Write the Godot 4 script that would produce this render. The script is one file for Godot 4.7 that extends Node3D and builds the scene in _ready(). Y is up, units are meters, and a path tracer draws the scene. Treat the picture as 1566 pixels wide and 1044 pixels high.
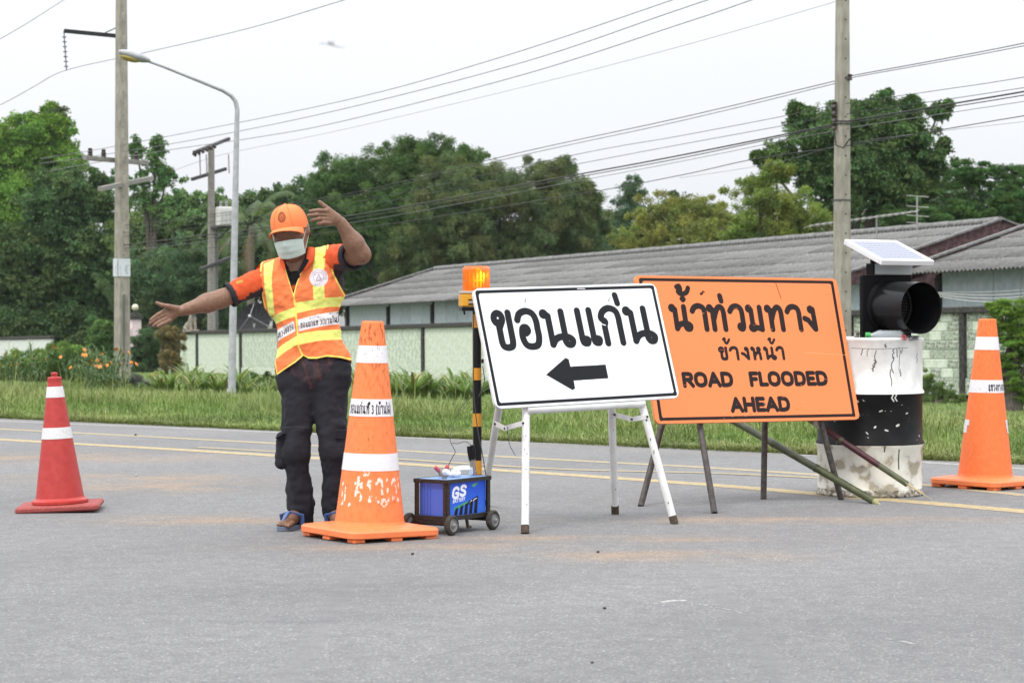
extends Node3D
# A traffic marker waving beside flood warning signs on an asphalt road, under an overcast sky.
# Surveyed places are given as at(bearing, elevation, distance): the sighting of each thing from the survey point and how far off it stands.

const F := 3550.0
const EYE := Vector3(0, 1.018, 0)
var cam_basis := Basis(Vector3(1, 0, 0), -atan(47.0 / F))
var rng := RandomNumberGenerator.new()
var names := {}
var mats := {}


func _ready():
	rng.seed = 77
	setup_camera_and_sky()
	build_ground()
	build_road_marks()
	build_walls()
	build_houses()
	build_trees()
	build_verge()
	build_poles_and_cables()
	build_orange_sign()
	build_white_sign()
	build_barrel()
	build_cones()
	build_cart()
	build_person()
	build_small_things()


func setup_camera_and_sky():
	var cam := Camera3D.new()
	cam.name = "camera"
	cam.position = EYE
	cam.basis = cam_basis
	cam.near = 0.1
	cam.far = 900.0
	cam.fov = rad_to_deg(2.0 * atan(522.0 / F))
	add_child(cam)
	var ca := CameraAttributesPhysical.new()
	ca.frustum_focal_length = 81.6
	ca.frustum_focus_distance = 11.2
	ca.frustum_near = 0.1
	ca.frustum_far = 900.0
	ca.exposure_aperture = 9.0
	cam.attributes = ca
	cam.fov = rad_to_deg(2.0 * atan(522.0 / F))
	var e := Environment.new()
	e.background_mode = Environment.BG_SKY
	e.tonemap_mode = Environment.TONE_MAPPER_LINEAR
	e.tonemap_exposure = 1.2
	e.fog_enabled = true
	e.fog_density = 0.00012
	e.fog_light_color = Color(0.90, 0.93, 0.96)
	e.sdfgi_enabled = true
	e.ssao_enabled = true
	e.ssil_enabled = true
	# overcast sky: three times as bright overhead as at the horizon, with faint cloud
	var cloud := FastNoiseLite.new()
	cloud.seed = 5
	cloud.frequency = 0.9
	cloud.fractal_octaves = 4
	var im := Image.create(256, 128, false, Image.FORMAT_RGBAF)
	for y in 128:
		var el := (0.5 - (y + 0.5) / 128.0) * PI
		for x in 256:
			var az := (x + 0.5) / 256.0 * TAU
			var c := Color(0.3, 0.3, 0.29)
			if el > 0.0:
				var l := 0.705 * (1.0 + 2.2 * sin(el))
				l *= 1.0 + 0.07 * cloud.get_noise_3d(cos(az) * cos(el) * 2.0, sin(el) * 5.0, sin(az) * cos(el) * 2.0)
				c = Color(l * 0.965, l * 0.99, l * 1.03)
			im.set_pixel(x, y, c)
	var pano := PanoramaSkyMaterial.new()
	pano.panorama = ImageTexture.create_from_image(im)
	e.sky = Sky.new()
	e.sky.sky_material = pano
	var we := WorldEnvironment.new()
	we.name = "overcast_sky"
	we.environment = e
	add_child(we)
	var sun := DirectionalLight3D.new()
	sun.name = "veiled_sun"
	sun.light_energy = 0.45
	sun.light_angular_distance = 14.0
	sun.light_color = Color(1.0, 0.97, 0.92)
	sun.shadow_enabled = true
	sun.basis = Basis.looking_at(Vector3(0.35, -1.0, -0.55))
	add_child(sun)


# ---------------------------------------------------------------- helpers
func at(u: float, v: float, d: float) -> Vector3:
	return EYE + cam_basis * Vector3((u - 783.0) / F * d, -(v - 522.0) / F * d, -d)


func gr(u: float, v: float) -> Vector3:
	var r := cam_basis * Vector3((u - 783.0) / F, -(v - 522.0) / F, -1.0)
	return EYE + r * (-EYE.y / r.y)


func edge_z(x: float) -> float:
	return -(18.3 - 0.8 * x)


func ground_y(x: float, z: float) -> float:
	var beyond := edge_z(x) - z
	return -0.0223 * clampf(beyond, 0.0, 125.0)


func bear(u: float, d: float) -> Vector3:
	var p := at(u, 475.0, d)
	return Vector3(p.x, ground_y(p.x, p.z), p.z)


func lin(r: float, g: float, b: float) -> Color:
	return Color(r, g, b).linear_to_srgb()


func numbered(n: String) -> String:
	if not names.has(n):
		names[n] = 0
		return n
	names[n] += 1
	return "%s_%03d" % [n, names[n]]


func tag(o: Node3D, label: String, category: String, group := "", kind := ""):
	if label:
		o.set_meta("label", label)
	if category:
		o.set_meta("category", category)
	if group:
		o.set_meta("group", group)
	if kind:
		o.set_meta("kind", kind)
	return o


func thing(called: String, label: String, category: String, where := Vector3.ZERO, turn := 0.0, group := "") -> Node3D:
	var o := Node3D.new()
	o.name = numbered(called)
	add_child(o)
	o.position = where
	o.rotation.y = turn
	tag(o, label, category, group)
	return o


func part(called: String, mesh, mat: Material, parent: Node) -> MeshInstance3D:
	var o := MeshInstance3D.new()
	o.name = numbered(called) if parent == self else called
	o.mesh = mesh.done() if mesh is Shape else mesh
	o.material_override = mat
	parent.add_child(o, true)
	return o


func struct(called: String, mesh, mat: Material) -> MeshInstance3D:
	var o := part(called, mesh, mat, self)
	o.set_meta("kind", "structure")
	return o


func copy(o: Node3D, label := "", stemname := "") -> Node3D:
	var c: Node3D = o.duplicate()
	c.name = numbered(stemname if stemname else String(o.name).rstrip("0123456789").trim_suffix("_"))
	add_child(c)
	if label:
		c.set_meta("label", label)
	return c


func rnd(a: float, b: float) -> float:
	return rng.randf_range(a, b)


func unit() -> Vector3:
	while true:
		var v := Vector3(rnd(-1, 1), rnd(-1, 1), rnd(-1, 1))
		if v.length() < 1.0 and v.length() > 0.05:
			return v.normalized()
	return Vector3.UP


class Shape:
	var st := SurfaceTool.new()
	var col := Color.WHITE

	func _init():
		st.begin(Mesh.PRIMITIVE_TRIANGLES)

	func done() -> ArrayMesh:
		st.generate_normals()
		return st.commit()

	func smooth(g: int):
		st.set_smooth_group(g)

	func v(p: Vector3, uv: Vector2):
		st.set_color(col)
		st.set_uv(uv)
		st.add_vertex(p)

	# corners counter-clockwise as seen from outside
	func tri(a: Vector3, b: Vector3, c: Vector3, ua := Vector2(), ub := Vector2(), uc := Vector2()):
		v(a, ua)
		v(c, uc)
		v(b, ub)

	func quad(a: Vector3, b: Vector3, c: Vector3, d: Vector3, ua := Vector2(0, 1), ub := Vector2(1, 1), uc := Vector2(1, 0), ud := Vector2(0, 0)):
		tri(a, b, c, ua, ub, uc)
		tri(a, c, d, ua, uc, ud)

	func box(t: Transform3D, size: Vector3, bevel := 0.0):
		smooth(-1)
		var h := size / 2.0
		var bv := minf(bevel, minf(h.x, minf(h.y, h.z)) * 0.9)
		var i := h - Vector3.ONE * bv
		for ax in 3:
			for s in [-1.0, 1.0]:
				var n := Vector3.ZERO
				n[ax] = s
				var a1 := (ax + 1) % 3
				var a2 := (ax + 2) % 3
				var q := []
				for k in [[-1, -1], [1, -1], [1, 1], [-1, 1]]:
					var p := Vector3.ZERO
					p[ax] = s * h[ax]
					p[a1] = k[0] * i[a1]
					p[a2] = k[1] * i[a2]
					q.append(t * p)
				if s > 0.0:
					quad(q[0], q[1], q[2], q[3])
				else:
					quad(q[1], q[0], q[3], q[2])
		if bv <= 0.0:
			return
		for ax in 3:
			var a1 := (ax + 1) % 3
			var a2 := (ax + 2) % 3
			for s1 in [-1.0, 1.0]:
				for s2 in [-1.0, 1.0]:
					var p := []
					for k in [[-1, 0], [1, 0], [1, 1], [-1, 1]]:
						var w := Vector3.ZERO
						w[ax] = k[0] * i[ax]
						w[a1] = s1 * (h[a1] if k[1] == 0 else i[a1])
						w[a2] = s2 * (i[a2] if k[1] == 0 else h[a2])
						p.append(t * w)
					if s1 * s2 < 0.0:
						quad(p[0], p[1], p[2], p[3])
					else:
						quad(p[3], p[2], p[1], p[0])
		for sx in [-1.0, 1.0]:
			for sy in [-1.0, 1.0]:
				for sz in [-1.0, 1.0]:
					var a := t * Vector3(sx * h.x, sy * i.y, sz * i.z)
					var b := t * Vector3(sx * i.x, sy * h.y, sz * i.z)
					var c := t * Vector3(sx * i.x, sy * i.y, sz * h.z)
					if sx * sy * sz > 0.0:
						tri(a, b, c)
					else:
						tri(c, b, a)

	func bar(a: Vector3, b: Vector3, w: float, h: float, bevel := 0.0, up := Vector3.UP):
		var x := (b - a).normalized()
		if absf(x.dot(up)) > 0.95:
			up = Vector3(0, 0, 1)
		var z := x.cross(up).normalized()
		var y := z.cross(x)
		box(Transform3D(Basis(x, y, z), (a + b) / 2.0), Vector3(a.distance_to(b), h, w), bevel)

	func tube(pts: Array, radii, sides := 8, cap := true, squash := 1.0):
		var n := pts.size()
		var rings := []
		var t0: Vector3 = (pts[1] - pts[0]).normalized()
		var side := t0.cross(Vector3.UP if absf(t0.y) < 0.9 else Vector3(0, 0, 1)).normalized()
		for i in n:
			var tg: Vector3 = (pts[mini(i + 1, n - 1)] - pts[maxi(i - 1, 0)]).normalized()
			side = (side - tg * side.dot(tg)).normalized()
			var up := tg.cross(side)
			var r: float = radii if radii is float else radii[i]
			var ring := []
			for k in sides:
				var an := TAU * k / sides
				ring.append(pts[i] + side * cos(an) * r + up * sin(an) * r * squash)
			rings.append(ring)
		smooth(7)
		for i in n - 1:
			for k in sides:
				var k2 := (k + 1) % sides
				var u0 := float(k) / sides
				var u1 := float(k + 1) / sides
				var w0 := 1.0 - float(i) / (n - 1)
				var w1 := 1.0 - float(i + 1) / (n - 1)
				quad(rings[i][k], rings[i][k2], rings[i + 1][k2], rings[i + 1][k], Vector2(u0, w0), Vector2(u1, w0), Vector2(u1, w1), Vector2(u0, w1))
		if cap:
			smooth(-1)
			for k in range(1, sides - 1):
				tri(rings[0][0], rings[0][k + 1], rings[0][k])
				tri(rings[n - 1][0], rings[n - 1][k], rings[n - 1][k + 1])

	# profile of (radius, height) pairs, upwards on the outside; uv.x 0.5 faces +z
	func lathe(profile: Array, sides := 32, t := Transform3D(), soft := false, a0 := -PI, a1 := PI):
		var lo: float = profile[0].y
		var hi: float = profile[0].y
		for p in profile:
			lo = minf(lo, p.y)
			hi = maxf(hi, p.y)
		for i in profile.size() - 1:
			smooth(20 if soft else 20 + i)
			var p: Vector2 = profile[i]
			var q: Vector2 = profile[i + 1]
			var vp := 1.0 - (p.y - lo) / maxf(hi - lo, 1e-6)
			var vq := 1.0 - (q.y - lo) / maxf(hi - lo, 1e-6)
			for k in sides:
				var f0 := float(k) / sides
				var f1 := float(k + 1) / sides
				var t0 := lerpf(a0, a1, f0)
				var t1 := lerpf(a0, a1, f1)
				var d0 := Vector3(sin(t0), 0, cos(t0))
				var d1 := Vector3(sin(t1), 0, cos(t1))
				var A := t * (d0 * p.x + Vector3.UP * p.y)
				var B := t * (d1 * p.x + Vector3.UP * p.y)
				var C := t * (d1 * q.x + Vector3.UP * q.y)
				var D := t * (d0 * q.x + Vector3.UP * q.y)
				if p.x > 1e-6:
					tri(A, B, C, Vector2(f0, vp), Vector2(f1, vp), Vector2(f1, vq))
				if q.x > 1e-6:
					tri(A, C, D, Vector2(f0, vp), Vector2(f1, vq), Vector2(f0, vq))

	# outline in the xy plane, counter-clockwise, pulled along z from z0 to z1; uv fits the outline's bounds
	func slab(outline: PackedVector2Array, z0: float, z1: float, t := Transform3D(), sides := true):
		smooth(-1)
		var lo := outline[0]
		var hi := outline[0]
		for p in outline:
			lo = lo.min(p)
			hi = hi.max(p)
		var sz := (hi - lo).max(Vector2(1e-6, 1e-6))
		var ix := Geometry2D.triangulate_polygon(outline)
		for k in range(0, ix.size(), 3):
			var a := outline[ix[k]]
			var b := outline[ix[k + 1]]
			var c := outline[ix[k + 2]]
			if (b - a).cross(c - a) < 0.0:
				var w := b
				b = c
				c = w
			var ua := Vector2((a.x - lo.x) / sz.x, 1.0 - (a.y - lo.y) / sz.y)
			var ub := Vector2((b.x - lo.x) / sz.x, 1.0 - (b.y - lo.y) / sz.y)
			var uc := Vector2((c.x - lo.x) / sz.x, 1.0 - (c.y - lo.y) / sz.y)
			tri(t * Vector3(a.x, a.y, z1), t * Vector3(b.x, b.y, z1), t * Vector3(c.x, c.y, z1), ua, ub, uc)
			tri(t * Vector3(a.x, a.y, z0), t * Vector3(c.x, c.y, z0), t * Vector3(b.x, b.y, z0), ua, uc, ub)
		if not sides:
			return
		var n := outline.size()
		for k in n:
			var a := outline[k]
			var b := outline[(k + 1) % n]
			quad(t * Vector3(a.x, a.y, z0), t * Vector3(b.x, b.y, z0), t * Vector3(b.x, b.y, z1), t * Vector3(a.x, a.y, z1))

	func ball(c: Vector3, r: Vector3, rows := 8, sides := 12, b := Basis()):
		var pr := []
		for i in rows + 1:
			var an := -PI / 2 + PI * i / rows
			pr.append(Vector2(maxf(cos(an), 0.0) if i > 0 and i < rows else 0.0, sin(an)))
		lathe(pr, sides, Transform3D(b * Basis.from_scale(r), c), true)


func rounded(w: float, h: float, r: float, n := 5) -> PackedVector2Array:
	var o := PackedVector2Array()
	for c in [[1, 1, 0.0], [-1, 1, PI / 2], [-1, -1, PI], [1, -1, PI * 1.5]]:
		for k in n + 1:
			var an: float = c[2] + PI / 2 * k / n
			o.append(Vector2(c[0] * (w / 2 - r) + cos(an) * r, c[1] * (h / 2 - r) + sin(an) * r))
	return o


# two colours mixed by fine noise
func grained(key: String, a: Color, b: Color, size := 0.4, rough := 0.8, relief := 0.0, octaves := 4, stretch := Vector3.ONE) -> StandardMaterial3D:
	if mats.has(key):
		return mats[key]
	var m := StandardMaterial3D.new()
	m.resource_name = key
	var n := FastNoiseLite.new()
	n.seed = mats.size() + 3
	n.noise_type = FastNoiseLite.TYPE_SIMPLEX_SMOOTH
	n.frequency = 0.012
	n.fractal_octaves = octaves
	n.fractal_gain = 0.6
	var t := NoiseTexture2D.new()
	t.width = 512
	t.height = 512
	t.seamless = true
	t.noise = n
	var g := Gradient.new()
	g.set_color(0, a)
	g.set_color(1, b)
	g.set_offset(0, 0.25)
	g.set_offset(1, 0.75)
	t.color_ramp = g
	m.albedo_texture = t
	m.roughness = rough
	m.uv1_triplanar = true
	m.uv1_scale = stretch / size
	if relief > 0.0:
		var h := NoiseTexture2D.new()
		h.width = 512
		h.height = 512
		h.seamless = true
		h.noise = n
		m.heightmap_enabled = true
		m.heightmap_texture = h
		m.heightmap_scale = relief
	mats[key] = m
	return m


func plain(key: String, c: Color, rough := 0.6, metal := 0.0) -> StandardMaterial3D:
	if mats.has(key):
		return mats[key]
	var m := StandardMaterial3D.new()
	m.resource_name = key
	m.albedo_color = c
	m.roughness = rough
	m.metallic = metal
	if metal == 0.0 and c.v < 0.2:
		m.metallic_specular = 0.3
	mats[key] = m
	return m


func printed(key: String, im: Image, rough := 0.6, cut := false) -> StandardMaterial3D:
	var m := StandardMaterial3D.new()
	m.resource_name = key
	m.albedo_texture = ImageTexture.create_from_image(im)
	m.roughness = rough
	m.texture_repeat = false
	m.metallic_specular = 0.35
	if cut:
		m.transparency = BaseMaterial3D.TRANSPARENCY_ALPHA_SCISSOR
		m.alpha_scissor_threshold = 0.5
	mats[key] = m
	return m


# ---------------------------------------------------------------- print: strokes and letters
func dab(im: Image, a: Vector2, b: Vector2, r: float, c: Color):
	var w := im.get_width()
	var h := im.get_height()
	var x0 := maxi(0, int(minf(a.x, b.x) - r - 1))
	var x1 := mini(w - 1, int(maxf(a.x, b.x) + r + 1))
	var y0 := maxi(0, int(minf(a.y, b.y) - r - 1))
	var y1 := mini(h - 1, int(maxf(a.y, b.y) + r + 1))
	var ab := b - a
	var l2 := maxf(ab.length_squared(), 1e-6)
	for y in range(y0, y1 + 1):
		for x in range(x0, x1 + 1):
			var p := Vector2(x + 0.5, y + 0.5)
			var q := a + ab * clampf((p - a).dot(ab) / l2, 0.0, 1.0)
			var k := r - p.distance_to(q) + 0.5
			if k >= 1.0:
				im.set_pixel(x, y, c)
			elif k > 0.0:
				var o := im.get_pixel(x, y)
				im.set_pixel(x, y, Color(lerpf(o.r, c.r, k), lerpf(o.g, c.g, k), lerpf(o.b, c.b, k), maxf(o.a, c.a * k)))


func stroke(im: Image, pts: Array, r: float, c: Color, curved := false):
	var path := pts
	if curved and pts.size() > 2:
		path = []
		var n := pts.size()
		for i in n - 1:
			for k in 5:
				path.append(pts[i].cubic_interpolate(pts[i + 1], pts[maxi(i - 1, 0)], pts[mini(i + 2, n - 1)], k / 5.0))
		path.append(pts[n - 1])
	for i in path.size() - 1:
		dab(im, path[i], path[i + 1], r, c)


func fill_shape(im: Image, pts: Array, c: Color):
	var y0 := 1e9
	var y1 := -1e9
	for p in pts:
		y0 = minf(y0, p.y)
		y1 = maxf(y1, p.y)
	for y in range(maxi(0, int(y0)), mini(im.get_height() - 1, int(y1)) + 1):
		var xs := []
		for i in pts.size():
			var a: Vector2 = pts[i]
			var b: Vector2 = pts[(i + 1) % pts.size()]
			if (a.y <= y + 0.5) != (b.y <= y + 0.5):
				xs.append(a.x + (b.x - a.x) * (y + 0.5 - a.y) / (b.y - a.y))
		xs.sort()
		for k in range(0, xs.size() - 1, 2):
			im.fill_rect(Rect2i(int(xs[k]), y, maxi(1, int(xs[k + 1]) - int(xs[k])), 1), c)


# letters as strokes in a box whose top is 0 and foot is 1: width | l line, s curve, b blob
var letters := {
	"kho": "0.72|s .2,.29 .12,.3 .06,.2 .1,.08 .22,.03 .33,.09 .35,.22 .27,.35 .2,.45|l .2,.42 .2,.84|s .2,.8 .24,.95 .4,1 .56,.95 .6,.8|l .6,.82 .6,.03",
	"o": "0.76|s .04,.24 .14,.07 .36,0 .56,.08 .64,.28 .64,.5 .64,.74 .56,.95 .38,1 .2,.95 .12,.78 .12,.6 .17,.47 .28,.46 .32,.55 .24,.62",
	"no": "0.96|b .12,.1|l .14,.08 .24,.16 .24,.97|s .24,.97 .36,.82 .54,.76 .76,.78 .87,.87 .82,.98 .7,.98 .64,.86 .66,.7|l .66,.05 .66,.8",
	"ae": "0.62|l .1,.04 .1,.86|s .1,.8 .12,.95 .22,.97 .25,.87 .14,.84|l .42,.04 .42,.86|s .42,.8 .44,.95 .54,.97 .57,.87 .46,.84",
	"ko": "0.7|s .12,1 .12,.7 .12,.5 .16,.38 .05,.27 .14,.09 .34,0 .54,.08 .6,.26 .6,.5|l .6,.4 .6,1",
	"tick": "0|l -.2,-.38 -.2,-.16",
	"tho": "0|s -.42,-.36 -.34,-.42 -.28,-.34 -.36,-.28 -.34,-.18 -.2,-.22 -.06,-.4",
	"ring": "0|s -.4,-.1 -.33,-.17 -.26,-.1 -.33,-.03 -.4,-.1",
	"ii": "0|s -.5,-.1 -.36,-.28 -.18,-.3 -.06,-.1|l -.5,-.1 -.06,-.1|l -.06,-.1 -.06,-.36",
	"aa": "0.56|s .04,.22 .13,.06 .28,0 .42,.08 .46,.26 .46,.5|l .46,.4 .46,1",
	"tha": "0.8|b .1,.1|l .1,.08 .2,.16 .2,1|s .2,.62 .36,.2 .5,.04 .62,.1 .66,.3 .66,.5|l .66,.4 .66,1",
	"wo": "0.62|s .04,.22 .16,.05 .34,0 .48,.1 .52,.3 .52,.6 .52,.86 .46,.98 .36,.94 .38,.84 .5,.84",
	"mo": "0.84|b .12,.1|l .12,.08 .22,.16 .22,.86|s .22,.82 .12,.92 .18,1 .3,.97 .3,.86 .22,.82|l .28,.88 .66,1 .66,.05",
	"ngo": "0.6|b .38,.12|l .38,.08 .48,.12 .5,.98|l .06,.52 .2,.58 .48,.98",
	"ho": "0.78|b .1,.1|l .1,.08 .2,.16 .2,1|s .2,.8 .34,.52 .52,.36 .62,.2 .58,.06 .48,.1 .52,.24|l .46,.42 .62,.52 .64,1",
	"bo": "0.8|b .1,.1|l .1,.08 .2,.16 .2,.98 .64,.98 .64,.05",
	"ai": "0.3|l .14,1 .14,-.1|s .14,-.05 .14,-.25 .04,-.36 -.04,-.28 .04,-.2",
	"pho": "0.78|b .22,.14|l .12,.06 .12,.98 .38,.55 .64,.98 .64,.05",
	"lo": "0.7|s .06,.22 .2,.04 .42,0 .58,.12 .6,.34 .6,.6|l .6,.5 .6,1|s .6,.58 .42,.42 .22,.5 .12,.74 .18,.94 .3,.86",
	"ro": "0.56|s .08,.16 .2,.05 .36,.06 .46,.02|s .1,.2 .3,.28 .44,.42 .44,.7 .42,.92 .3,.97 .3,.86",
	"po": "0.8|b .1,.1|l .1,.08 .2,.16 .2,.98 .64,.98 .64,-.3",
	"yo": "1.0|s .1,.2 .26,.02 .44,.1 .46,.5 .46,1|l .46,.98 .84,.98 .84,.05|s .2,1 .1,.9 .2,.8",
	"three": "0.5|s .06,.12 .2,.02 .36,.1 .34,.34 .2,.46 .36,.54 .4,.8 .24,.98 .06,.9",
	"open": "0.3|s .26,-.1 .12,.15 .08,.5 .12,.85 .26,1.1",
	"close": "0.3|s .04,-.1 .18,.15 .22,.5 .18,.85 .04,1.1",
	"dot": "0.25|b .1,.95",
	" ": "0.3|",
	"R": "0.72|l .1,1 .1,.02|s .1,.03 .4,.03 .56,.12 .56,.4 .4,.5 .1,.5|l .34,.5 .62,1",
	"O": "0.86|s .1,.5 .14,.2 .3,.04 .5,.04 .68,.2 .72,.5 .68,.8 .5,.96 .3,.96 .14,.8 .1,.5",
	"A": "0.8|l .06,1 .38,.02 .7,1|l .18,.68 .58,.68",
	"D": "0.8|l .1,.98 .1,.02|s .1,.03 .36,.03 .58,.15 .66,.5 .58,.85 .36,.97 .1,.97",
	"F": "0.6|l .1,1 .1,.03 .5,.03|l .1,.5 .44,.5",
	"L": "0.58|l .1,.02 .1,.97 .5,.97",
	"E": "0.64|l .52,.03 .1,.03 .1,.97 .54,.97|l .1,.5 .46,.5",
	"H": "0.8|l .1,0 .1,1|l .66,0 .66,1|l .1,.5 .66,.5",
	"B": "0.7|l .1,.02 .1,.98|s .1,.03 .4,.03 .52,.14 .5,.38 .36,.48 .1,.48|s .1,.48 .42,.5 .58,.62 .56,.86 .4,.97 .1,.97",
	"T": "0.7|l .04,.03 .62,.03|l .33,.03 .33,1",
	"Y": "0.7|l .04,0 .34,.5 .64,0|l .34,.5 .34,1",
	"G": "0.84|s .7,.2 .56,.05 .34,.04 .14,.2 .1,.5 .14,.8 .34,.96 .56,.96 .72,.84|l .72,.84 .72,.55 .46,.55",
	"S": "0.72|s .6,.16 .46,.04 .24,.04 .1,.16 .14,.38 .34,.48 .56,.6 .6,.82 .46,.96 .22,.97 .08,.86",
}


func letter(im: Image, which: String, x: float, y: float, w: float, h: float, r: float, c: Color, lean := 0.0) -> float:
	var bits: PackedStringArray = letters[which].split("|")
	var gw := bits[0].to_float()
	var kx := w / gw if gw > 0.0 and w > 0.0 else h * 0.8
	for i in range(1, bits.size()):
		if bits[i].length() < 3:
			continue
		var pts := []
		for pair in bits[i].substr(2).split(" ", false):
			var xy := pair.split(",")
			var gy := xy[1].to_float()
			pts.append(Vector2(x + xy[0].to_float() * kx + lean * (1.0 - gy) * h, y + gy * h))
		if bits[i][0] == "b":
			dab(im, pts[0], pts[0] + Vector2(0.1, 0), r * 1.45, c)
		else:
			stroke(im, pts, r, c, bits[i][0] == "s")
	return gw * kx


func words(im: Image, line: Array, x: float, y: float, h: float, r: float, c: Color, squeeze := 0.8, gap := 0.08) -> float:
	for w in line:
		var gw: float = letters[w].split("|")[0].to_float()
		var wide := letter(im, w, x, y, gw * h * squeeze, h, r, c)
		if gw > 0.0:
			x += wide + gap * h
	return x


# ---------------------------------------------------------------- ground and road
func build_ground():
	var soil := grained("soil", lin(0.055, 0.06, 0.025), lin(0.11, 0.12, 0.045), 1.7, 0.95)
	var g := Shape.new()
	g.smooth(1)
	var xs := []
	for i in 61:
		var k := (i - 30) / 30.0
		xs.append(signf(k) * pow(absf(k), 1.7) * 420.0)
	var offs := [-0.3, 0.0, 0.5, 1.5, 3.0, 5.0, 8.0, 12.0, 18.0, 26.0, 36.0, 50.0, 66.0, 84.0, 105.0, 126.0, 160.0, 300.0, 520.0]
	for i in 60:
		for j in offs.size() - 1:
			var q := []
			for k in [[i, j], [i + 1, j], [i + 1, j + 1], [i, j + 1]]:
				var x: float = xs[k[0]]
				var z: float = edge_z(x) - offs[k[1]]
				q.append(Vector3(x, ground_y(x, z) - 0.02, z))
			g.quad(q[0], q[1], q[2], q[3])
	struct("ground", g, soil)
	# asphalt, with tan silt and old tyre marks as stains of their own on the surface
	var m := StandardMaterial3D.new()
	m.resource_name = "asphalt"
	m.vertex_color_use_as_albedo = true
	m.roughness = 0.9
	var fine := FastNoiseLite.new()
	fine.seed = 11
	fine.noise_type = FastNoiseLite.TYPE_CELLULAR
	fine.cellular_return_type = FastNoiseLite.RETURN_CELL_VALUE
	fine.frequency = 0.22
	fine.fractal_type = FastNoiseLite.FRACTAL_NONE
	var t := NoiseTexture2D.new()
	t.width = 1024
	t.height = 1024
	t.seamless = true
	t.noise = fine
	var gd := Gradient.new()
	gd.set_color(0, Color(0.44, 0.44, 0.445))
	gd.set_color(1, Color(0.76, 0.755, 0.74))
	gd.add_point(0.10, Color(0.522, 0.522, 0.524))
	gd.add_point(0.90, Color(0.568, 0.566, 0.563))
	t.color_ramp = gd
	m.albedo_texture = t
	m.uv1_scale = Vector3(1.0 / 1.37, 1.0 / 1.37, 1)
	var hn := NoiseTexture2D.new()
	hn.width = 1024
	hn.height = 1024
	hn.seamless = true
	hn.noise = fine
	m.heightmap_enabled = true
	m.heightmap_texture = hn
	m.heightmap_scale = 0.10
	var soft := NoiseTexture2D.new()
	var sn := FastNoiseLite.new()
	sn.seed = 21
	sn.frequency = 0.02
	sn.fractal_octaves = 6
	sn.fractal_gain = 0.7
	soft.width = 1024
	soft.height = 1024
	soft.seamless = true
	soft.noise = sn
	var g2 := Gradient.new()
	g2.set_color(0, Color(0.945, 0.945, 0.947))
	g2.set_color(1, Color(1.0, 1.0, 1.0))
	g2.set_offset(0, 0.3)
	g2.set_offset(1, 0.62)
	soft.color_ramp = g2
	m.detail_enabled = true
	m.detail_albedo = soft
	m.detail_blend_mode = BaseMaterial3D.BLEND_MODE_MUL
	m.detail_uv_layer = BaseMaterial3D.DETAIL_UV_2
	m.uv2_scale = Vector3(1.0 / 3.1, 1.0 / 3.1, 1)
	var big := FastNoiseLite.new()
	big.seed = 3
	big.frequency = 0.35
	big.fractal_octaves = 5
	var streak := FastNoiseLite.new()
	streak.seed = 8
	streak.frequency = 1.6
	streak.fractal_octaves = 3
	var silt := [[gr(880, 822), 0.75, 0.10], [gr(1000, 826), 0.4, 0.07], [gr(790, 832), 0.35, 0.07], [gr(230, 745), 0.5, 0.4], [gr(180, 730), 0.7, 0.35], [gr(640, 838), 0.5, 0.12], [gr(340, 795), 0.5, 0.25], [gr(1200, 795), 0.9, 0.16], [gr(40, 700), 1.2, 0.5], [gr(1010, 850), 0.5, 0.2]]
	var dark := [[gr(470, 950), 0.34, 0.07], [gr(520, 945), 0.5, 0.12], [gr(940, 1002), 0.28, 0.06], [gr(20, 985), 0.12, 0.1], [gr(1250, 960), 1.1, 0.25], [gr(560, 900), 1.0, 0.25]]
	var st := SurfaceTool.new()
	st.begin(Mesh.PRIMITIVE_TRIANGLES)
	var gx := []
	var x := -70.0
	while x <= 70.0:
		gx.append(x)
		x += 0.09 if absf(x) < 3.4 else (0.35 if absf(x) < 8.0 else 4.0)
	var rows := []
	var zz := 25.0
	while zz > -80.0:
		rows.append(zz)
		zz -= 0.09 if zz < -5.6 and zz > -13.5 else (0.2 if zz <= -13.5 and zz > -23.0 else 2.5)
	for j in rows.size():
		for i in gx.size():
			var far := edge_z(gx[i])
			var z := maxf(rows[j], far)
			var p := Vector3(gx[i], 0.0, z)
			var n := big.get_noise_2d(gx[i], z)
			var across: float = (z + 0.9 * gx[i]) * 0.74 + 0.5 * n
			var l := 1.0 + 0.10 * n + 0.05 * sin(across * 1.9 + 0.6) + 0.035 * sin(across * 4.3 + 2.0)
			var c := Color(l * 0.655, l * 0.655, l * 0.662)
			var near_x: float = gx[i]
			if absf(near_x) < 8.0:
				for s in silt:
					var w: float = exp(-pow((near_x - s[0].x) / s[1], 2.0) - pow((z - s[0].z) / s[2], 2.0)) * clampf(0.75 + 1.6 * streak.get_noise_2d(near_x, z * 2.2), 0.0, 1.2) * 1.0
					c = c.lerp(Color(0.98, 0.76, 0.58), clampf(w, 0, 1))
				for s in dark:
					var w: float = exp(-pow((near_x - s[0].x) / s[1], 2.0) - pow((z - s[0].z + 0.25 * (near_x - s[0].x)) / s[2], 2.0)) * clampf(0.7 + 1.2 * streak.get_noise_2d(near_x * 0.5, z * 4.0), 0.0, 1.0) * 0.4
					c = c.lerp(Color(0.45, 0.455, 0.48), clampf(w, 0, 1))
			var wear := exp(-pow((z - far - 0.3) / 0.5, 2.0)) * 0.35
			c = c.lerp(Color(0.80, 0.74, 0.64), wear)
			st.set_color(c)
			st.set_normal(Vector3.UP)
			st.set_uv(Vector2(gx[i], z))
			st.set_uv2(Vector2(gx[i], z))
			st.add_vertex(p)
	var w := gx.size()
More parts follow.
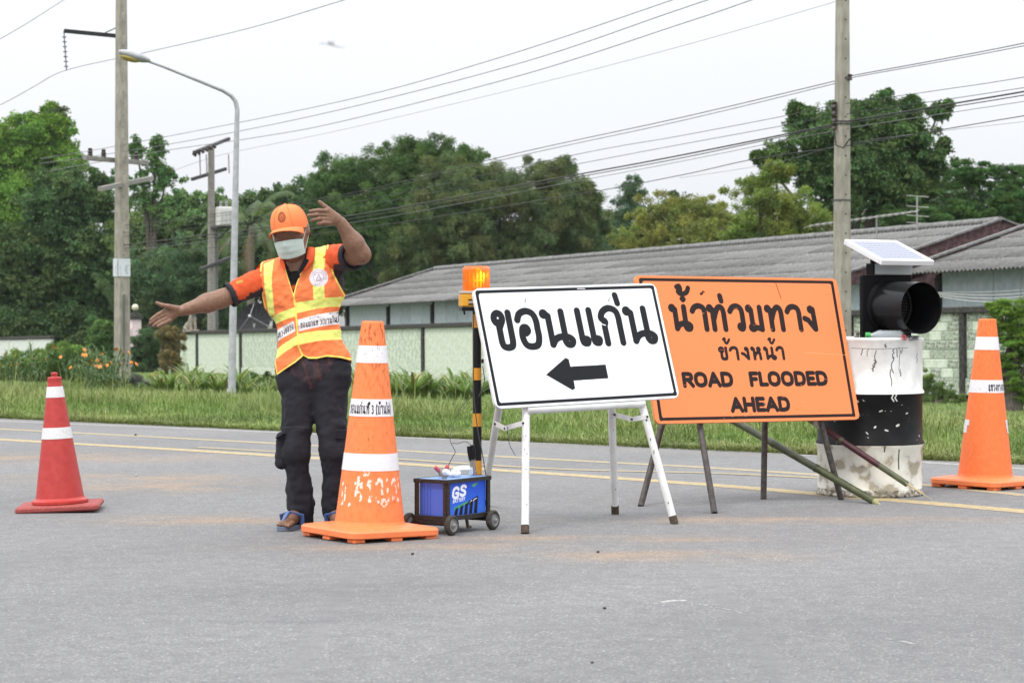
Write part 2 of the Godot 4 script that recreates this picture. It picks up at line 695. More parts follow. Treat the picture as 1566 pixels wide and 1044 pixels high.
	for j in rows.size() - 1:
		for i in w - 1:
			var a := j * w + i
			var fa := edge_z(gx[i])
			var fb := edge_z(gx[i + 1])
			if rows[j] <= fa and rows[j] <= fb:
				continue
			for k in [a, a + w, a + w + 1, a, a + w + 1, a + 1]:
				st.add_index(k)
	struct("road", st.commit(), m)


func ribbon(called: String, pts: Array, width: float, mat: Material, lift := 0.0015, ragged := 0.0):
	var s := Shape.new()
	s.smooth(1)
	var path := []
	for i in pts.size() - 1:
		for k in 24:
			path.append(pts[i].cubic_interpolate(pts[i + 1], pts[maxi(i - 1, 0)], pts[mini(i + 2, pts.size() - 1)], k / 24.0))
	path.append(pts[-1])
	var prev := []
	for i in path.size():
		var tg: Vector3 = (path[mini(i + 1, path.size() - 1)] - path[maxi(i - 1, 0)]).normalized()
		var side := Vector3(-tg.z, 0, tg.x)
		var w0 := width / 2 * (1.0 + rnd(-ragged, ragged))
		var w1 := width / 2 * (1.0 + rnd(-ragged, ragged))
		var cur := [path[i] - side * w0 + Vector3.UP * lift, path[i] + side * w1 + Vector3.UP * lift]
		if i > 0:
			var q := [prev[1], cur[1], cur[0], prev[0]]
			if (q[1] - q[0]).cross(q[2] - q[0]).y < 0.0:
				q.reverse()
			s.quad(q[0], q[1], q[2], q[3])
		prev = cur
	return struct(called, s, mat)


func build_road_marks():
	var yellow := grained("worn_yellow_paint", lin(0.29, 0.25, 0.18), lin(0.44, 0.33, 0.15), 0.35, 0.85)
	var pale := grained("faded_yellow_paint", lin(0.27, 0.245, 0.19), lin(0.40, 0.31, 0.16), 0.3, 0.85)
	var white := grained("faded_white_paint", lin(0.24, 0.24, 0.235), lin(0.38, 0.38, 0.37), 0.3, 0.85)
	ribbon("yellow_line", [gr(-700, 636), gr(-250, 656.5), gr(0, 672), gr(313, 690), gr(750, 718), gr(1080, 741), gr(1249, 755), gr(1566, 782), gr(1900, 815)], 0.17, yellow, 0.0015, 0.06)
	ribbon("yellow_line_upper", [gr(-700, 624), gr(-250, 642.5), gr(0, 656), gr(421, 678), gr(738, 696.5), gr(931, 707), gr(1080, 715), gr(1249, 726), gr(1400, 740), gr(1566, 757), gr(1900, 790)], 0.12, pale, 0.0015, 0.08)
	ribbon("yellow_line_old", [gr(300, 684), gr(560, 699), gr(844, 717), gr(1080, 723.5), gr(1249, 731), gr(1400, 741.5)], 0.09, pale, 0.003, 0.15)
	ribbon("white_edge_line", [gr(-500, 625), gr(0, 644), gr(738, 674), gr(1080, 688), gr(1413, 707), gr(1800, 733)], 0.08, white, 0.0015, 0.15)
	# scuffs of white on the near asphalt
	ribbon("white_scuff_mark", [gr(1012, 921), gr(1024, 919), gr(1038, 918), gr(1050, 919)], 0.03, plain("scuff", lin(0.40, 0.40, 0.39), 0.9), 0.001, 0.95)
	for q in [[1052, 921, 1060, 922], [1066, 924, 1082, 926], [1084, 928, 1090, 929], [1094, 929, 1118, 933], [1122, 934, 1136, 938], [1000, 923, 1008, 922], [1355, 976, 1366, 978], [1376, 980, 1398, 985]]:
		ribbon("white_scuff_mark", [gr(q[0], q[1]), gr(lerpf(q[0], q[2], 0.5), lerpf(q[1], q[3], 0.4)), gr(q[2], q[3])], rnd(0.008, 0.018), white, 0.001, 0.9)


# ---------------------------------------------------------------- walls
var along := Vector3(22.13, 0.9, 47.0).normalized()


func wall_frame(t: float, off: float) -> Transform3D:
	# a frame whose x runs along the boundary wall towards the camera, z out of its road face; off is how far behind the wall
	var n := Vector3(0.905, 0, -0.426)
	var p := Vector3(-13.1, -1.52, -93) + Vector3(22.13, 0.96, 47.0) / 51.95 * t + n * off
	var z := -n
	var y := z.cross(along).normalized()
	return Transform3D(Basis(along, y, along.cross(y)), p)


func build_walls():
	var mint := grained("mint_limewash", lin(0.52, 0.60, 0.47), lin(0.66, 0.72, 0.61), 1.1, 0.9, 0.0, 5)
	var mint_stained := grained("mint_limewash_mildewed", lin(0.17, 0.20, 0.155), lin(0.58, 0.64, 0.52), 0.55, 0.9, 0.0, 6)
	var joint := plain("mortar", lin(0.42, 0.48, 0.38), 0.9)
	var black := grained("black_grime_concrete", lin(0.022, 0.022, 0.02), lin(0.07, 0.068, 0.06), 0.7, 0.9)
	var w := thing("boundary_wall", "pale mint block wall with black coping in front of the grey roofed sheds", "wall")
	w.transform = wall_frame(0, 0)
	var posts := [0.0, 1.73, 7.1, 11.4, 15.7, 20.1, 24.5, 28.4, 32.3, 36.2, 40.1, 44.0, 47.9, 51.9, 55.8, 60.0]
	for i in posts.size():
		var s := Shape.new()
		var wide := 0.16 if i > 0 else 0.3
		s.box(Transform3D(Basis(), Vector3(posts[i], 0.55, 0.02)), Vector3(wide, 2.1, 0.16 if i > 0 else 0.3), 0.012)
		part("post", s, black if i > 0 else mint, w)
		if i < posts.size() - 1:
			var a: float = posts[i] + wide / 2
			var b: float = posts[i + 1] - 0.08
			if i < 12 or i > 13:
				var p := Shape.new()
				p.box(Transform3D(Basis(), Vector3((a + b) / 2, 0.95, -0.02)), Vector3(b - a - 0.004, 1.3, 0.1), 0.01)
				part("panel", p, mint if i < 2 or i == 6 else (mint_stained if i > 8 else grained("mint_limewash_weathered", lin(0.40, 0.48, 0.37), lin(0.64, 0.71, 0.59), 1.3, 0.9, 0.0, 6)), w)
			else:
				var k := Shape.new()
				k.box(Transform3D(Basis(), Vector3((a + b) / 2, 0.95, -0.035)), Vector3(b - a - 0.004, 1.3, 0.1))
				part("mortar_bed", k, joint, w)
				var mesh := Shape.new()
				mesh.box(Transform3D(), Vector3(0.382, 0.178, 0.05), 0.012)
				var half := Shape.new()
				half.box(Transform3D(), Vector3(0.186, 0.178, 0.05), 0.012)
				var whole_mesh := mesh.done()
				var half_mesh := half.done()
				var tones := [mint, mint_stained, mint_stained, grained("mint_block_dark", lin(0.22, 0.265, 0.20), lin(0.52, 0.59, 0.47), 0.5, 0.9, 0.0, 6), mint]
				for row in 7:
					var x := a + 0.006
					var first := row % 2 == 1
					while x < b - 0.1:
						var long := 0.392
						if first or b - x < 0.39:
							long = 0.196
						first = false
						var bl := part("block", half_mesh if long < 0.3 else whole_mesh, tones[rng.randi() % tones.size()], w)
						bl.position = Vector3(x + long / 2, 0.395 + row * 0.187, 0.0 + rnd(-0.003, 0.005))
						x += long
			var f := Shape.new()
			f.box(Transform3D(Basis(), Vector3((a + b) / 2, 0.13, 0.0)), Vector3(b - a - 0.004, 0.33, 0.13), 0.01)
			part("plinth", f, mint if i < 9 else mint_stained, w)
			var c := Shape.new()
			c.box(Transform3D(Basis(), Vector3((posts[i] + posts[i + 1]) / 2, 1.655, 0.0)), Vector3(posts[i + 1] - posts[i] - 0.004, 0.13, 0.24), 0.015)
			part("coping", c, black, w)
	# the same kind of wall beyond the gate
	var w2 := thing("boundary_wall", "white garden wall with dark coping beyond the round hedge and pink gate pier", "wall")
	w2.transform = wall_frame(-44.0, 0)
	for i in 5:
		var p := Shape.new()
		p.box(Transform3D(Basis(), Vector3(2.25 + i * 4.5, 0.75, 0)), Vector3(4.3, 1.7, 0.12), 0.01)
		part("panel", p, grained("white_limewash", lin(0.62, 0.67, 0.62), lin(0.72, 0.76, 0.71), 1.5, 0.9), w2)
		var q := Shape.new()
		q.box(Transform3D(Basis(), Vector3(i * 4.5, 0.75, 0.02)), Vector3(0.2, 1.74, 0.16), 0.01)
		part("post", q, mint, w2)
		var c := Shape.new()
		c.box(Transform3D(Basis(), Vector3(2.25 + i * 4.5, 1.69, 0)), Vector3(4.496, 0.14, 0.26), 0.015)
		part("coping", c, black, w2)
	# gate pier
	var pink := grained("pink_paint", lin(0.62, 0.50, 0.53), lin(0.72, 0.60, 0.62), 0.8, 0.8)
	var g := thing("gate_pier", "pink stepped gate pier with globe lamp behind the tall concrete pole", "pier", bear(202, 97), 0.45)
	var s := Shape.new()
	s.box(Transform3D(Basis(), Vector3(0.12, 0.8, 0)), Vector3(0.4, 2.7, 0.42), 0.015)
	part("pillar", s, pink, g)
	s = Shape.new()
	s.box(Transform3D(Basis(), Vector3(-0.27, 0.65, 0.02)), Vector3(0.36, 2.2, 0.38), 0.015)
	part("side_pillar", s, pink, g)
	s = Shape.new()
	s.box(Transform3D(Basis(), Vector3(0.12, 2.22, 0)), Vector3(0.56, 0.16, 0.58), 0.02)
	s.box(Transform3D(Basis(), Vector3(0.12, 2.34, 0)), Vector3(0.34, 0.1, 0.36), 0.02)
	part("cap", s, black, g)
	s = Shape.new()
	s.lathe([Vector2(0, 2.39), Vector2(0.09, 2.39), Vector2(0.07, 2.46), Vector2(0.08, 2.5)], 16, Transform3D(Basis(), Vector3(0.12, 0, 0)))
	part("lamp_base", s, plain("dark_iron", lin(0.03, 0.03, 0.03), 0.5), g)
	s = Shape.new()
	s.ball(Vector3(0.12, 2.62, 0), Vector3.ONE * 0.15, 10, 16)
	part("globe", s, plain("opal_glass", lin(0.55, 0.55, 0.4), 0.25), g)
	build_statue()
	build_dish()


func build_statue():
	var p := wall_frame(0.75, 0.0)
	var t := thing("stone_statue", "weathered stone statue sitting upright on the end of the mint wall", "statue")
	t.transform = Transform3D(p.basis, p.origin + p.basis.y * 1.72)
	var bones := []
	bones.append(bone(Vector3(-0.32, 0.16, 0), Vector3(0.0, 0.22, 0), 0.2, 0.2, 1.2, 0.08))
	bones.append(bone(Vector3(0.0, 0.2, 0), Vector3(0.22, 0.6, 0), 0.17, 0.13, 1.1, 0.08))
	bones.append(bone(Vector3(0.26, 0.76, 0), Vector3(0.34, 0.74, 0), 0.13, 0.1, 1.0, 0.05))
	bones.append(bone(Vector3(0.36, 0.73, 0), Vector3(0.46, 0.70, 0), 0.07, 0.05, 1.0, 0.04))
	bones.append(bone(Vector3(0.26, 0.5, 0.08), Vector3(0.32, 0.03, 0.09), 0.07, 0.06, 1.0, 0.04))
	bones.append(bone(Vector3(0.26, 0.5, -0.08), Vector3(0.32, 0.03, -0.09), 0.07, 0.06, 1.0, 0.04))
	bones.append(bone(Vector3(0.22, 0.88, 0.07), Vector3(0.2, 0.93, 0.08), 0.03, 0.02, 1.0, 0.03))
	bones.append(bone(Vector3(-0.25, 0.12, 0.13), Vector3(-0.02, 0.06, 0.17), 0.11, 0.06, 1.0, 0.05))
	var d := net(bones, 0.03)
	part("figure", net_mesh(d), grained("weathered_stone", lin(0.12, 0.10, 0.075), lin(0.42, 0.38, 0.32), 0.5, 0.9, 0.5), t)
	var s := Shape.new()
	s.box(Transform3D(Basis(), Vector3(-0.02, -0.0, 0)), Vector3(1.0, 0.1, 0.4), 0.02)
	part("base", s, grained("weathered_stone", lin(0.1, 0.1, 0.1), lin(0.4, 0.4, 0.4)), t)


func build_dish():
	var c := at(388, 489, 94.0)
	var t := thing("satellite_dish", "black mesh satellite dish standing behind the mint wall", "satellite dish", Vector3(c.x, ground_y(c.x, c.z), c.z))
	var up := c.y - t.position.y
	var aim := Transform3D(Basis.looking_at(Vector3(0.25, -0.35, -1.0)) * Basis(Vector3(1, 0, 0), PI / 2), Vector3(0, up, 0))
	var black := plain("dish_mesh", lin(0.02, 0.02, 0.022), 0.6)
	var s := Shape.new()
	var pr := []
	for i in 9:
		var r := 0.72 * i / 8.0
		pr.append(Vector2(r, r * r * 0.42 - 0.2))
	s.lathe(pr, 28, aim, true)
	part("reflector", s, black, t)
	s = Shape.new()
	for k in 12:
		var an := TAU * k / 12
		var pts := []
		for i in 5:
			var r := 0.06 + 0.66 * i / 4.0
			pts.append(aim * Vector3(cos(an) * r, r * r * 0.42 - 0.205, sin(an) * r))
		s.tube(pts, 0.008, 5)
	part("ribs", s, plain("dish_rib", lin(0.06, 0.06, 0.06), 0.5), t)
	s = Shape.new()
	for an in [0.4, 2.5, 4.6]:
		s.tube([aim * Vector3(cos(an) * 0.7, 0.01, sin(an) * 0.7), aim * Vector3(0, 0.5, 0)], 0.012, 6)
	part("feed_arm", s, plain("galvanised", lin(0.38, 0.38, 0.38), 0.45, 0.4), t)
	s = Shape.new()
	s.tube([aim * Vector3(0, 0.44, 0), aim * Vector3(0, 0.56, 0)], 0.05, 10)
	part("feed_horn", s, plain("off_white_plastic", lin(0.6, 0.6, 0.57), 0.5), t)
	s = Shape.new()
	s.tube([Vector3(0, -0.1, -0.15), Vector3(0, up - 0.15, -0.12)], 0.05, 8)
	part("mast", s, plain("galvanised", lin(0.38, 0.38, 0.38)), t)


# ---------------------------------------------------------------- houses
func shed(called: String, label: String, t0: float, length: float, first_panel: float) -> Node3D:
	# eave 4 m behind the wall, ridge 4.45 m further; seen from its front slope and its near gable
	var fr := wall_frame(t0, 4.0)
	var b := thing(called, label, "building")
	b.transform = fr
	var eave := 2.66
	var ridge := 4.03
	var deep := 4.45
	var grey := [
		grained("cement_sheet", lin(0.11, 0.109, 0.107), lin(0.21, 0.208, 0.203), 1.6, 0.95, 0.0, 6),
		grained("cement_sheet_pale", lin(0.125, 0.124, 0.122), lin(0.235, 0.232, 0.228), 1.3, 0.95, 0.0, 6),
		grained("cement_sheet_dark", lin(0.08, 0.079, 0.077), lin(0.185, 0.183, 0.178), 1.1, 0.95, 0.0, 6),
	]
	var brown := grained("dark_timber", lin(0.018, 0.015, 0.014), lin(0.05, 0.042, 0.038), 0.6, 0.8)
	var maroon := grained("maroon_render", lin(0.055, 0.028, 0.03), lin(0.13, 0.075, 0.075), 1.2, 0.9, 0.0, 5)
	var blue := [grained("pale_blue_sheet", lin(0.50, 0.58, 0.62), lin(0.60, 0.67, 0.70), 1.5, 0.6), grained("pale_blue_sheet_dull", lin(0.43, 0.51, 0.56), lin(0.54, 0.61, 0.65), 1.5, 0.6)]
	# walls with thickness; front towards +z
	var s := Shape.new()
	s.box(Transform3D(Basis(), Vector3(length / 2, eave / 2 - 0.35, -0.62)), Vector3(length - 0.3, eave + 0.5, 0.12))
	part("front_wall", s, brown, b)
	s = Shape.new()
	s.box(Transform3D(Basis(), Vector3(length / 2, eave / 2 - 0.35, -deep * 2 + 0.62)), Vector3(length - 0.3, eave + 0.5, 0.12))
	part("rear_wall", s, blue[0], b)
	for e in [0.2, length - 0.2]:
		var o := PackedVector2Array([Vector2(0.66, -0.9), Vector2(deep * 2 - 0.66, -0.9), Vector2(deep * 2 - 0.66, eave + 0.12), Vector2(deep, ridge - 0.12), Vector2(0.66, eave + 0.12)])
		s = Shape.new()
		s.slab(o, -0.06, 0.06, Transform3D(Basis(Vector3(0, 0, -1), Vector3.UP, Vector3(1, 0, 0)), Vector3(e, 0, 0)))
		part("gable_wall", s, maroon, b)
	# pale cladding panels between dark posts
	var x := first_panel
	var k := 0
	var panel := Shape.new()
	panel.box(Transform3D(), Vector3(0.97, 2.45, 0.04), 0.008)
	var pm := panel.done()
	var post := Shape.new()
	post.box(Transform3D(), Vector3(0.16, 2.8, 0.14), 0.01)
	var pom := post.done()
	while x < length - 0.7:
		if k % 4 == 0:
			var q := part("post", pom, brown, b)
			q.position = Vector3(x + 0.05, 1.1, -0.5)
			x += 0.15
		var p := part("wall_panel", pm, blue[rng.randi() % 2], b)
		p.position = Vector3(x + 0.5, 1.41, -0.53 + rnd(-0.004, 0.004))
		x += 0.99
		k += 1
	# corrugated cement sheets, in courses that overlap
	var rise := ridge - eave
	var slope := sqrt(rise * rise + deep * deep)
	var courses := 5
	var run := (slope + 0.35) / courses
	var wave := 0.18
	var waves := 17
	var sheet_mesh := Shape.new()
	sheet_mesh.smooth(1)
	var wide := waves * wave
	for i in waves * 4:
		var x0 := wide * i / (waves * 4.0)
		var x1 := wide * (i + 1) / (waves * 4.0)
		var h0 := sin(TAU * x0 / wave) * 0.028
		var h1 := sin(TAU * x1 / wave) * 0.028
		var lap := 0.14
		sheet_mesh.quad(Vector3(x0, h0 + 0.03, 0), Vector3(x1, h1 + 0.03, 0), Vector3(x1, h1, -run - lap), Vector3(x0, h0, -run - lap))
		sheet_mesh.quad(Vector3(x0, h0 + 0.012, 0), Vector3(x1, h1 + 0.012, 0), Vector3(x1, h1 + 0.03, 0), Vector3(x0, h0 + 0.03, 0))
		sheet_mesh.quad(Vector3(x1, h1 + 0.012, 0), Vector3(x0, h0 + 0.012, 0), Vector3(x0, h0 - 0.018, -run - lap), Vector3(x1, h1 - 0.018, -run - lap))
	var sm := sheet_mesh.done()
	var ang := atan2(rise, deep)
	var cols := int(ceil(length / wide))
	for side in 2:
		for c in courses:
			for i in cols:
				var o := part("roof_sheet", sm, grey[rng.randi() % 3], b)
				var dwn := c * run - 0.35
				if side == 0:
					o.transform = Transform3D(Basis(Vector3(1, 0, 0), ang), Vector3(i * wide * length / (cols * wide), eave + sin(ang) * dwn + rnd(-0.006, 0.006), -cos(ang) * dwn))
				else:
					o.transform = Transform3D(Basis(Vector3.UP, PI) * Basis(Vector3(1, 0, 0), ang), Vector3((i + 1) * wide * length / (cols * wide), eave + sin(ang) * dwn, -deep * 2 + cos(ang) * dwn))
				o.scale.x = length / (cols * wide)
	s = Shape.new()
	var n := int(length / 1.05)
	for i in n:
		var px := length * (i + 0.5) / n
		s.tube([Vector3(px - length / n * 0.52, ridge + 0.02, -deep), Vector3(px + length / n * 0.52, ridge + 0.035, -deep)], 0.13, 10)
	part("ridge_cap", s, grey[1], b)
	# barge boards along the near and far gables, and a board under the eave
	for e in [-0.03, length + 0.03]:
		s = Shape.new()
		s.bar(Vector3(e, eave - 0.14, 0.33), Vector3(e, ridge - 0.07, -deep), 0.05, 0.34)
		s.bar(Vector3(e, eave - 0.14, -deep * 2 - 0.33), Vector3(e, ridge - 0.07, -deep - 0.01), 0.05, 0.34)
		part("barge_board", s, maroon, b)
		s = Shape.new()
		s.bar(Vector3(e, eave + 0.03, 0.36), Vector3(e, ridge + 0.1, -deep), 0.16, 0.05)
		s.bar(Vector3(e, eave + 0.03, -deep * 2 - 0.36), Vector3(e, ridge + 0.1, -deep - 0.01), 0.16, 0.05)
		part("verge_capping", s, grey[1], b)
	s = Shape.new()
	s.box(Transform3D(Basis(), Vector3(length / 2, eave + 0.02, -0.3)), Vector3(length - 0.2, 0.10, 0.05))
	part("eave_board", s, brown, b)
	return b


func build_houses():
	var a := shed("long_shed", "long low shed with grey corrugated roof behind the mint wall", 5.8, 36.1, 0.6)
	var far := shed("near_shed", "nearer grey roofed shed behind the solar traffic light and bushes", 44.4, 16.0, 0.3)
	# small slack service wires along the second shed's front
	var tr: Transform3D = far.transform
	for i in 4:
		var s := Shape.new()
		var pts := []
		for k in 13:
			var f := k / 12.0
			pts.append(tr * Vector3(0.2 + f * 7.5, 2.15 + 0.02 * i - (0.12 + 0.1 * i) * sin(f * PI) + 0.12 * f, 0.05 + 0.08 * i))
		s.tube(pts, 0.011, 5)
		var o := part("service_cable", s, plain("white_cable", lin(0.55, 0.55, 0.53), 0.5), self)
		tag(o, "thin white service cable slung under the eave of the nearer shed", "cable", "white cables on the nearer shed")
	# rooftop aerials
	var steel := plain("aerial_metal", lin(0.36, 0.35, 0.33), 0.45, 0.5)
	var base: Transform3D = a.transform
	var foot := base * Vector3(34.3, 3.35, -2.3)
	var d := -(foot - EYE).dot(-cam_basis.z) * -1.0
	var p := at(1341, 362, d)
	var an := thing("television_aerial", "long many-rod television aerial on a mast above the shed roof", "aerial", Vector3(p.x, p.y - 0.15, p.z))
	var s2 := Shape.new()
	s2.tube([Vector3(0, 0, 0), at(1341, 331, d) - an.position], 0.02, 6)
	part("mast", s2, steel, an)
	var b0 := at(1238, 345.5, d + 0.5) - an.position
	var b1 := at(1404, 323, d - 0.5) - an.position
	s2 = Shape.new()
	s2.tube([b0, b1], 0.018, 6)
	part("boom", s2, steel, an)
	for k in 16:
		var c := b0.lerp(b1, 0.02 + k * 0.061)
		s2 = Shape.new()
		s2.tube([c - Vector3(0.16, 0.05, 0.38), c + Vector3(0.16, 0.05, 0.38)], 0.008, 5)
		part("rod", s2, steel, an)
	var q := at(1403, 343, d)
	var an2 := thing("television_aerial", "upright television aerial with four crossbars above the shed ridge", "aerial", q)
	s2 = Shape.new()
	s2.tube([Vector3(0, -0.15, 0), at(1403, 299, d) - q], 0.022, 6)
	part("mast", s2, steel, an2)
	for v in [300, 316, 330, 341]:
		var c := at(1403, v, d) - q
		s2 = Shape.new()
		s2.tube([c - Vector3(0.27, -0.02, 0), c + Vector3(0.3, -0.02, 0)], 0.011, 5)
		part("rod", s2, steel, an2)


# ---------------------------------------------------------------- trees
var clumps := {}


func leaf_clump(key: String, n: int, long: float, wide: float, droop: float, flat := 1.0) -> ArrayMesh:
	if clumps.has(key):
		return clumps[key]
	var s := Shape.new()
	s.smooth(-1)
	for i in n:
		var base := unit() * pow(rng.randf(), 0.5) * 0.55
		base.y *= flat
		var dir := (base.normalized() * 0.7 + unit() * 0.7 + Vector3.DOWN * droop)
		dir.y *= flat
		dir = dir.normalized()
		var side := dir.cross(unit() + Vector3.UP * 0.8).normalized()
		var nrm := side.cross(dir)
		var l := long * rnd(0.7, 1.25)
		var w := wide * rnd(0.8, 1.2)
		var mid := base + dir * l * 0.45 + nrm * l * 0.06
		var tip := base + dir * l + Vector3.DOWN * l * 0.12
		s.tri(base, mid + side * w / 2, tip)
		s.tri(base, tip, mid - side * w / 2)
	clumps[key] = s.done()
	return clumps[key]


func leaf_mat(key: String) -> StandardMaterial3D:
	var m := plain("leaf_" + key, Color.WHITE, 0.55)
	m.vertex_color_use_as_albedo = true
	m.backlight_enabled = true
	m.backlight = Color(0.5, 0.62, 0.25)
	m.metallic_specular = 0.3
	return m


# crown from blobs, each given as [u, v, half width, half height] at distance d
func tree(called: String, label: String, u: float, d: float, blobs: Array, tone: Color, kind := "broad", dense := 1.0, group := "", category := "tree", size := 1.0) -> Node3D:
	var p := bear(u, d)
	var t := thing(called, label, category, p, 0.0, group)
	var s := F / d
	var mesh: ArrayMesh
	match kind:
		"willow":
			mesh = leaf_clump("willow", 22, 0.75, 0.13, 0.75)
		"feather":
			mesh = leaf_clump("feather", 30, 0.5, 0.16, 0.15, 0.4)
		"small":
			mesh = leaf_clump("small", 26, 0.36, 0.2, 0.1)
		_:
			mesh = leaf_clump("broad", 18, 0.6, 0.32, 0.3)
	var where: Array[Transform3D] = []
	var tint := PackedColorArray()
	var bark := Shape.new()
	var top := Vector3.ZERO
	var edge := FastNoiseLite.new()
	edge.frequency = 0.9
	edge.seed = int(d * 7.0 + u)
	edge.fractal_octaves = 2
	for b in blobs:
		top += at(b[0], b[1], d) - p
	top /= blobs.size()
	var wide := 0.16 + 0.012 * top.y
	var fork := Vector3(top.x * 0.3, top.y * 0.45, 0)
	bark.tube([Vector3(0, -0.3, 0), Vector3(top.x * 0.08, top.y * 0.2, 0.0), fork], [wide * 1.5, wide, wide * 0.8], 8)
	for b in blobs:
		var c: Vector3 = at(b[0], b[1], d) - p
		var rx: float = b[2] / s
		var ry: float = b[3] / s
		var rz := (rx + ry) * 0.45
		var off := rnd(-0.35, 0.35) * rx
		c.z += off
		bark.tube([fork * 0.95, fork.lerp(c, 0.55) + Vector3(rnd(-0.3, 0.3), -ry * 0.15, 0), c + Vector3(0, ry * 0.25, 0)], [wide * 0.55, wide * 0.32, wide * 0.1], 6)
		var cs := (4.7 / s + 0.085) * size
		var puffs := int(clampf(rx * ry / (cs * cs) * 0.8, 12, 130))
		for k in puffs + 1:
			# the last round fills the inside of the blob loosely
			var inner := k == puffs
			var dir := unit()
			if dir.y < -0.3 and rng.randf() < 0.5:
				dir.y = -dir.y
			var lump := 1.0 + 0.42 * edge.get_noise_3d(dir.x * 1.3 + b[0], dir.y * 1.3 + b[1], dir.z * 1.3)
			var pc := c + Vector3(dir.x * rx, dir.y * ry, dir.z * rz) * rnd(0.5, 1.0) * lump
			var pr := (rx + ry) * 0.5 * rnd(0.13, 0.30)
			var sprig := not inner and k % 5 == 0
			if sprig:
				pc = c + Vector3(dir.x * rx, absf(dir.y) * ry if rng.randf() < 0.7 else dir.y * ry, dir.z * rz) * rnd(1.0, 1.28) * lump
				pr *= 0.55
			if not inner and rng.randf() < 0.15:
				bark.tube([c, c.lerp(pc, 0.6) + Vector3(0, -0.1, 0), pc], [wide * 0.14, wide * 0.09, wide * 0.04], 5)
			var shade := rnd(0.78, 1.28)
			var warm := rnd(-0.12, 0.16)
			var many := int(rnd(14.0, 24.0) * dense * (0.5 if sprig else 1.0))
			if inner:
				many = int(puffs * 7 * dense * clampf(dense, 0.5, 1.0))
			for q in many:
				var pos: Vector3
				if inner:
					var e2 := unit() * pow(rng.randf(), 0.45)
					pos = c + Vector3(e2.x * rx, e2.y * ry, e2.z * rz) * (0.9 + 0.3 * edge.get_noise_3d(e2.x * 1.3 + b[0], e2.y * 1.3 + b[1], e2.z * 1.3))
					shade = 0.9
				else:
					var e := (unit() + Vector3.UP * 0.3).normalized()
					pos = pc + Vector3(e.x, e.y * (0.5 if kind == "feather" else 0.85), e.z) * pr * rnd(0.3, 1.12)
				var sc := cs * rnd(0.7, 1.35)
				var bs := Basis(Vector3.UP, rnd(0, TAU))
				if kind != "willow":
					bs = Basis(unit(), rnd(0, 0.7)) * bs
				where.append(Transform3D(bs.scaled(Vector3.ONE * sc), pos))
				var l := shade * rnd(0.8, 1.2)
				tint.append(Color(tone.r * l * (1.0 + warm), tone.g * l, tone.b * l * (1.0 - warm * 0.5)))
	var brown := grained("bark", lin(0.05, 0.042, 0.034), lin(0.13, 0.115, 0.095), 0.6, 0.95, 1.0, 4, Vector3(2, 0.5, 2))
	part("trunk", bark, brown, t)
	var mm := MultiMesh.new()
	mm.transform_format = MultiMesh.TRANSFORM_3D
	mm.use_colors = true
	mm.mesh = mesh
	mm.instance_count = where.size()
	for i in where.size():
		mm.set_instance_transform(i, where[i])
		mm.set_instance_color(i, tint[i])
	var mi := MultiMeshInstance3D.new()
	mi.name = "crown"
	mi.multimesh = mm
	mi.material_override = leaf_mat(kind)
	mi.set_meta("kind", "stuff")
	t.add_child(mi)
	return t


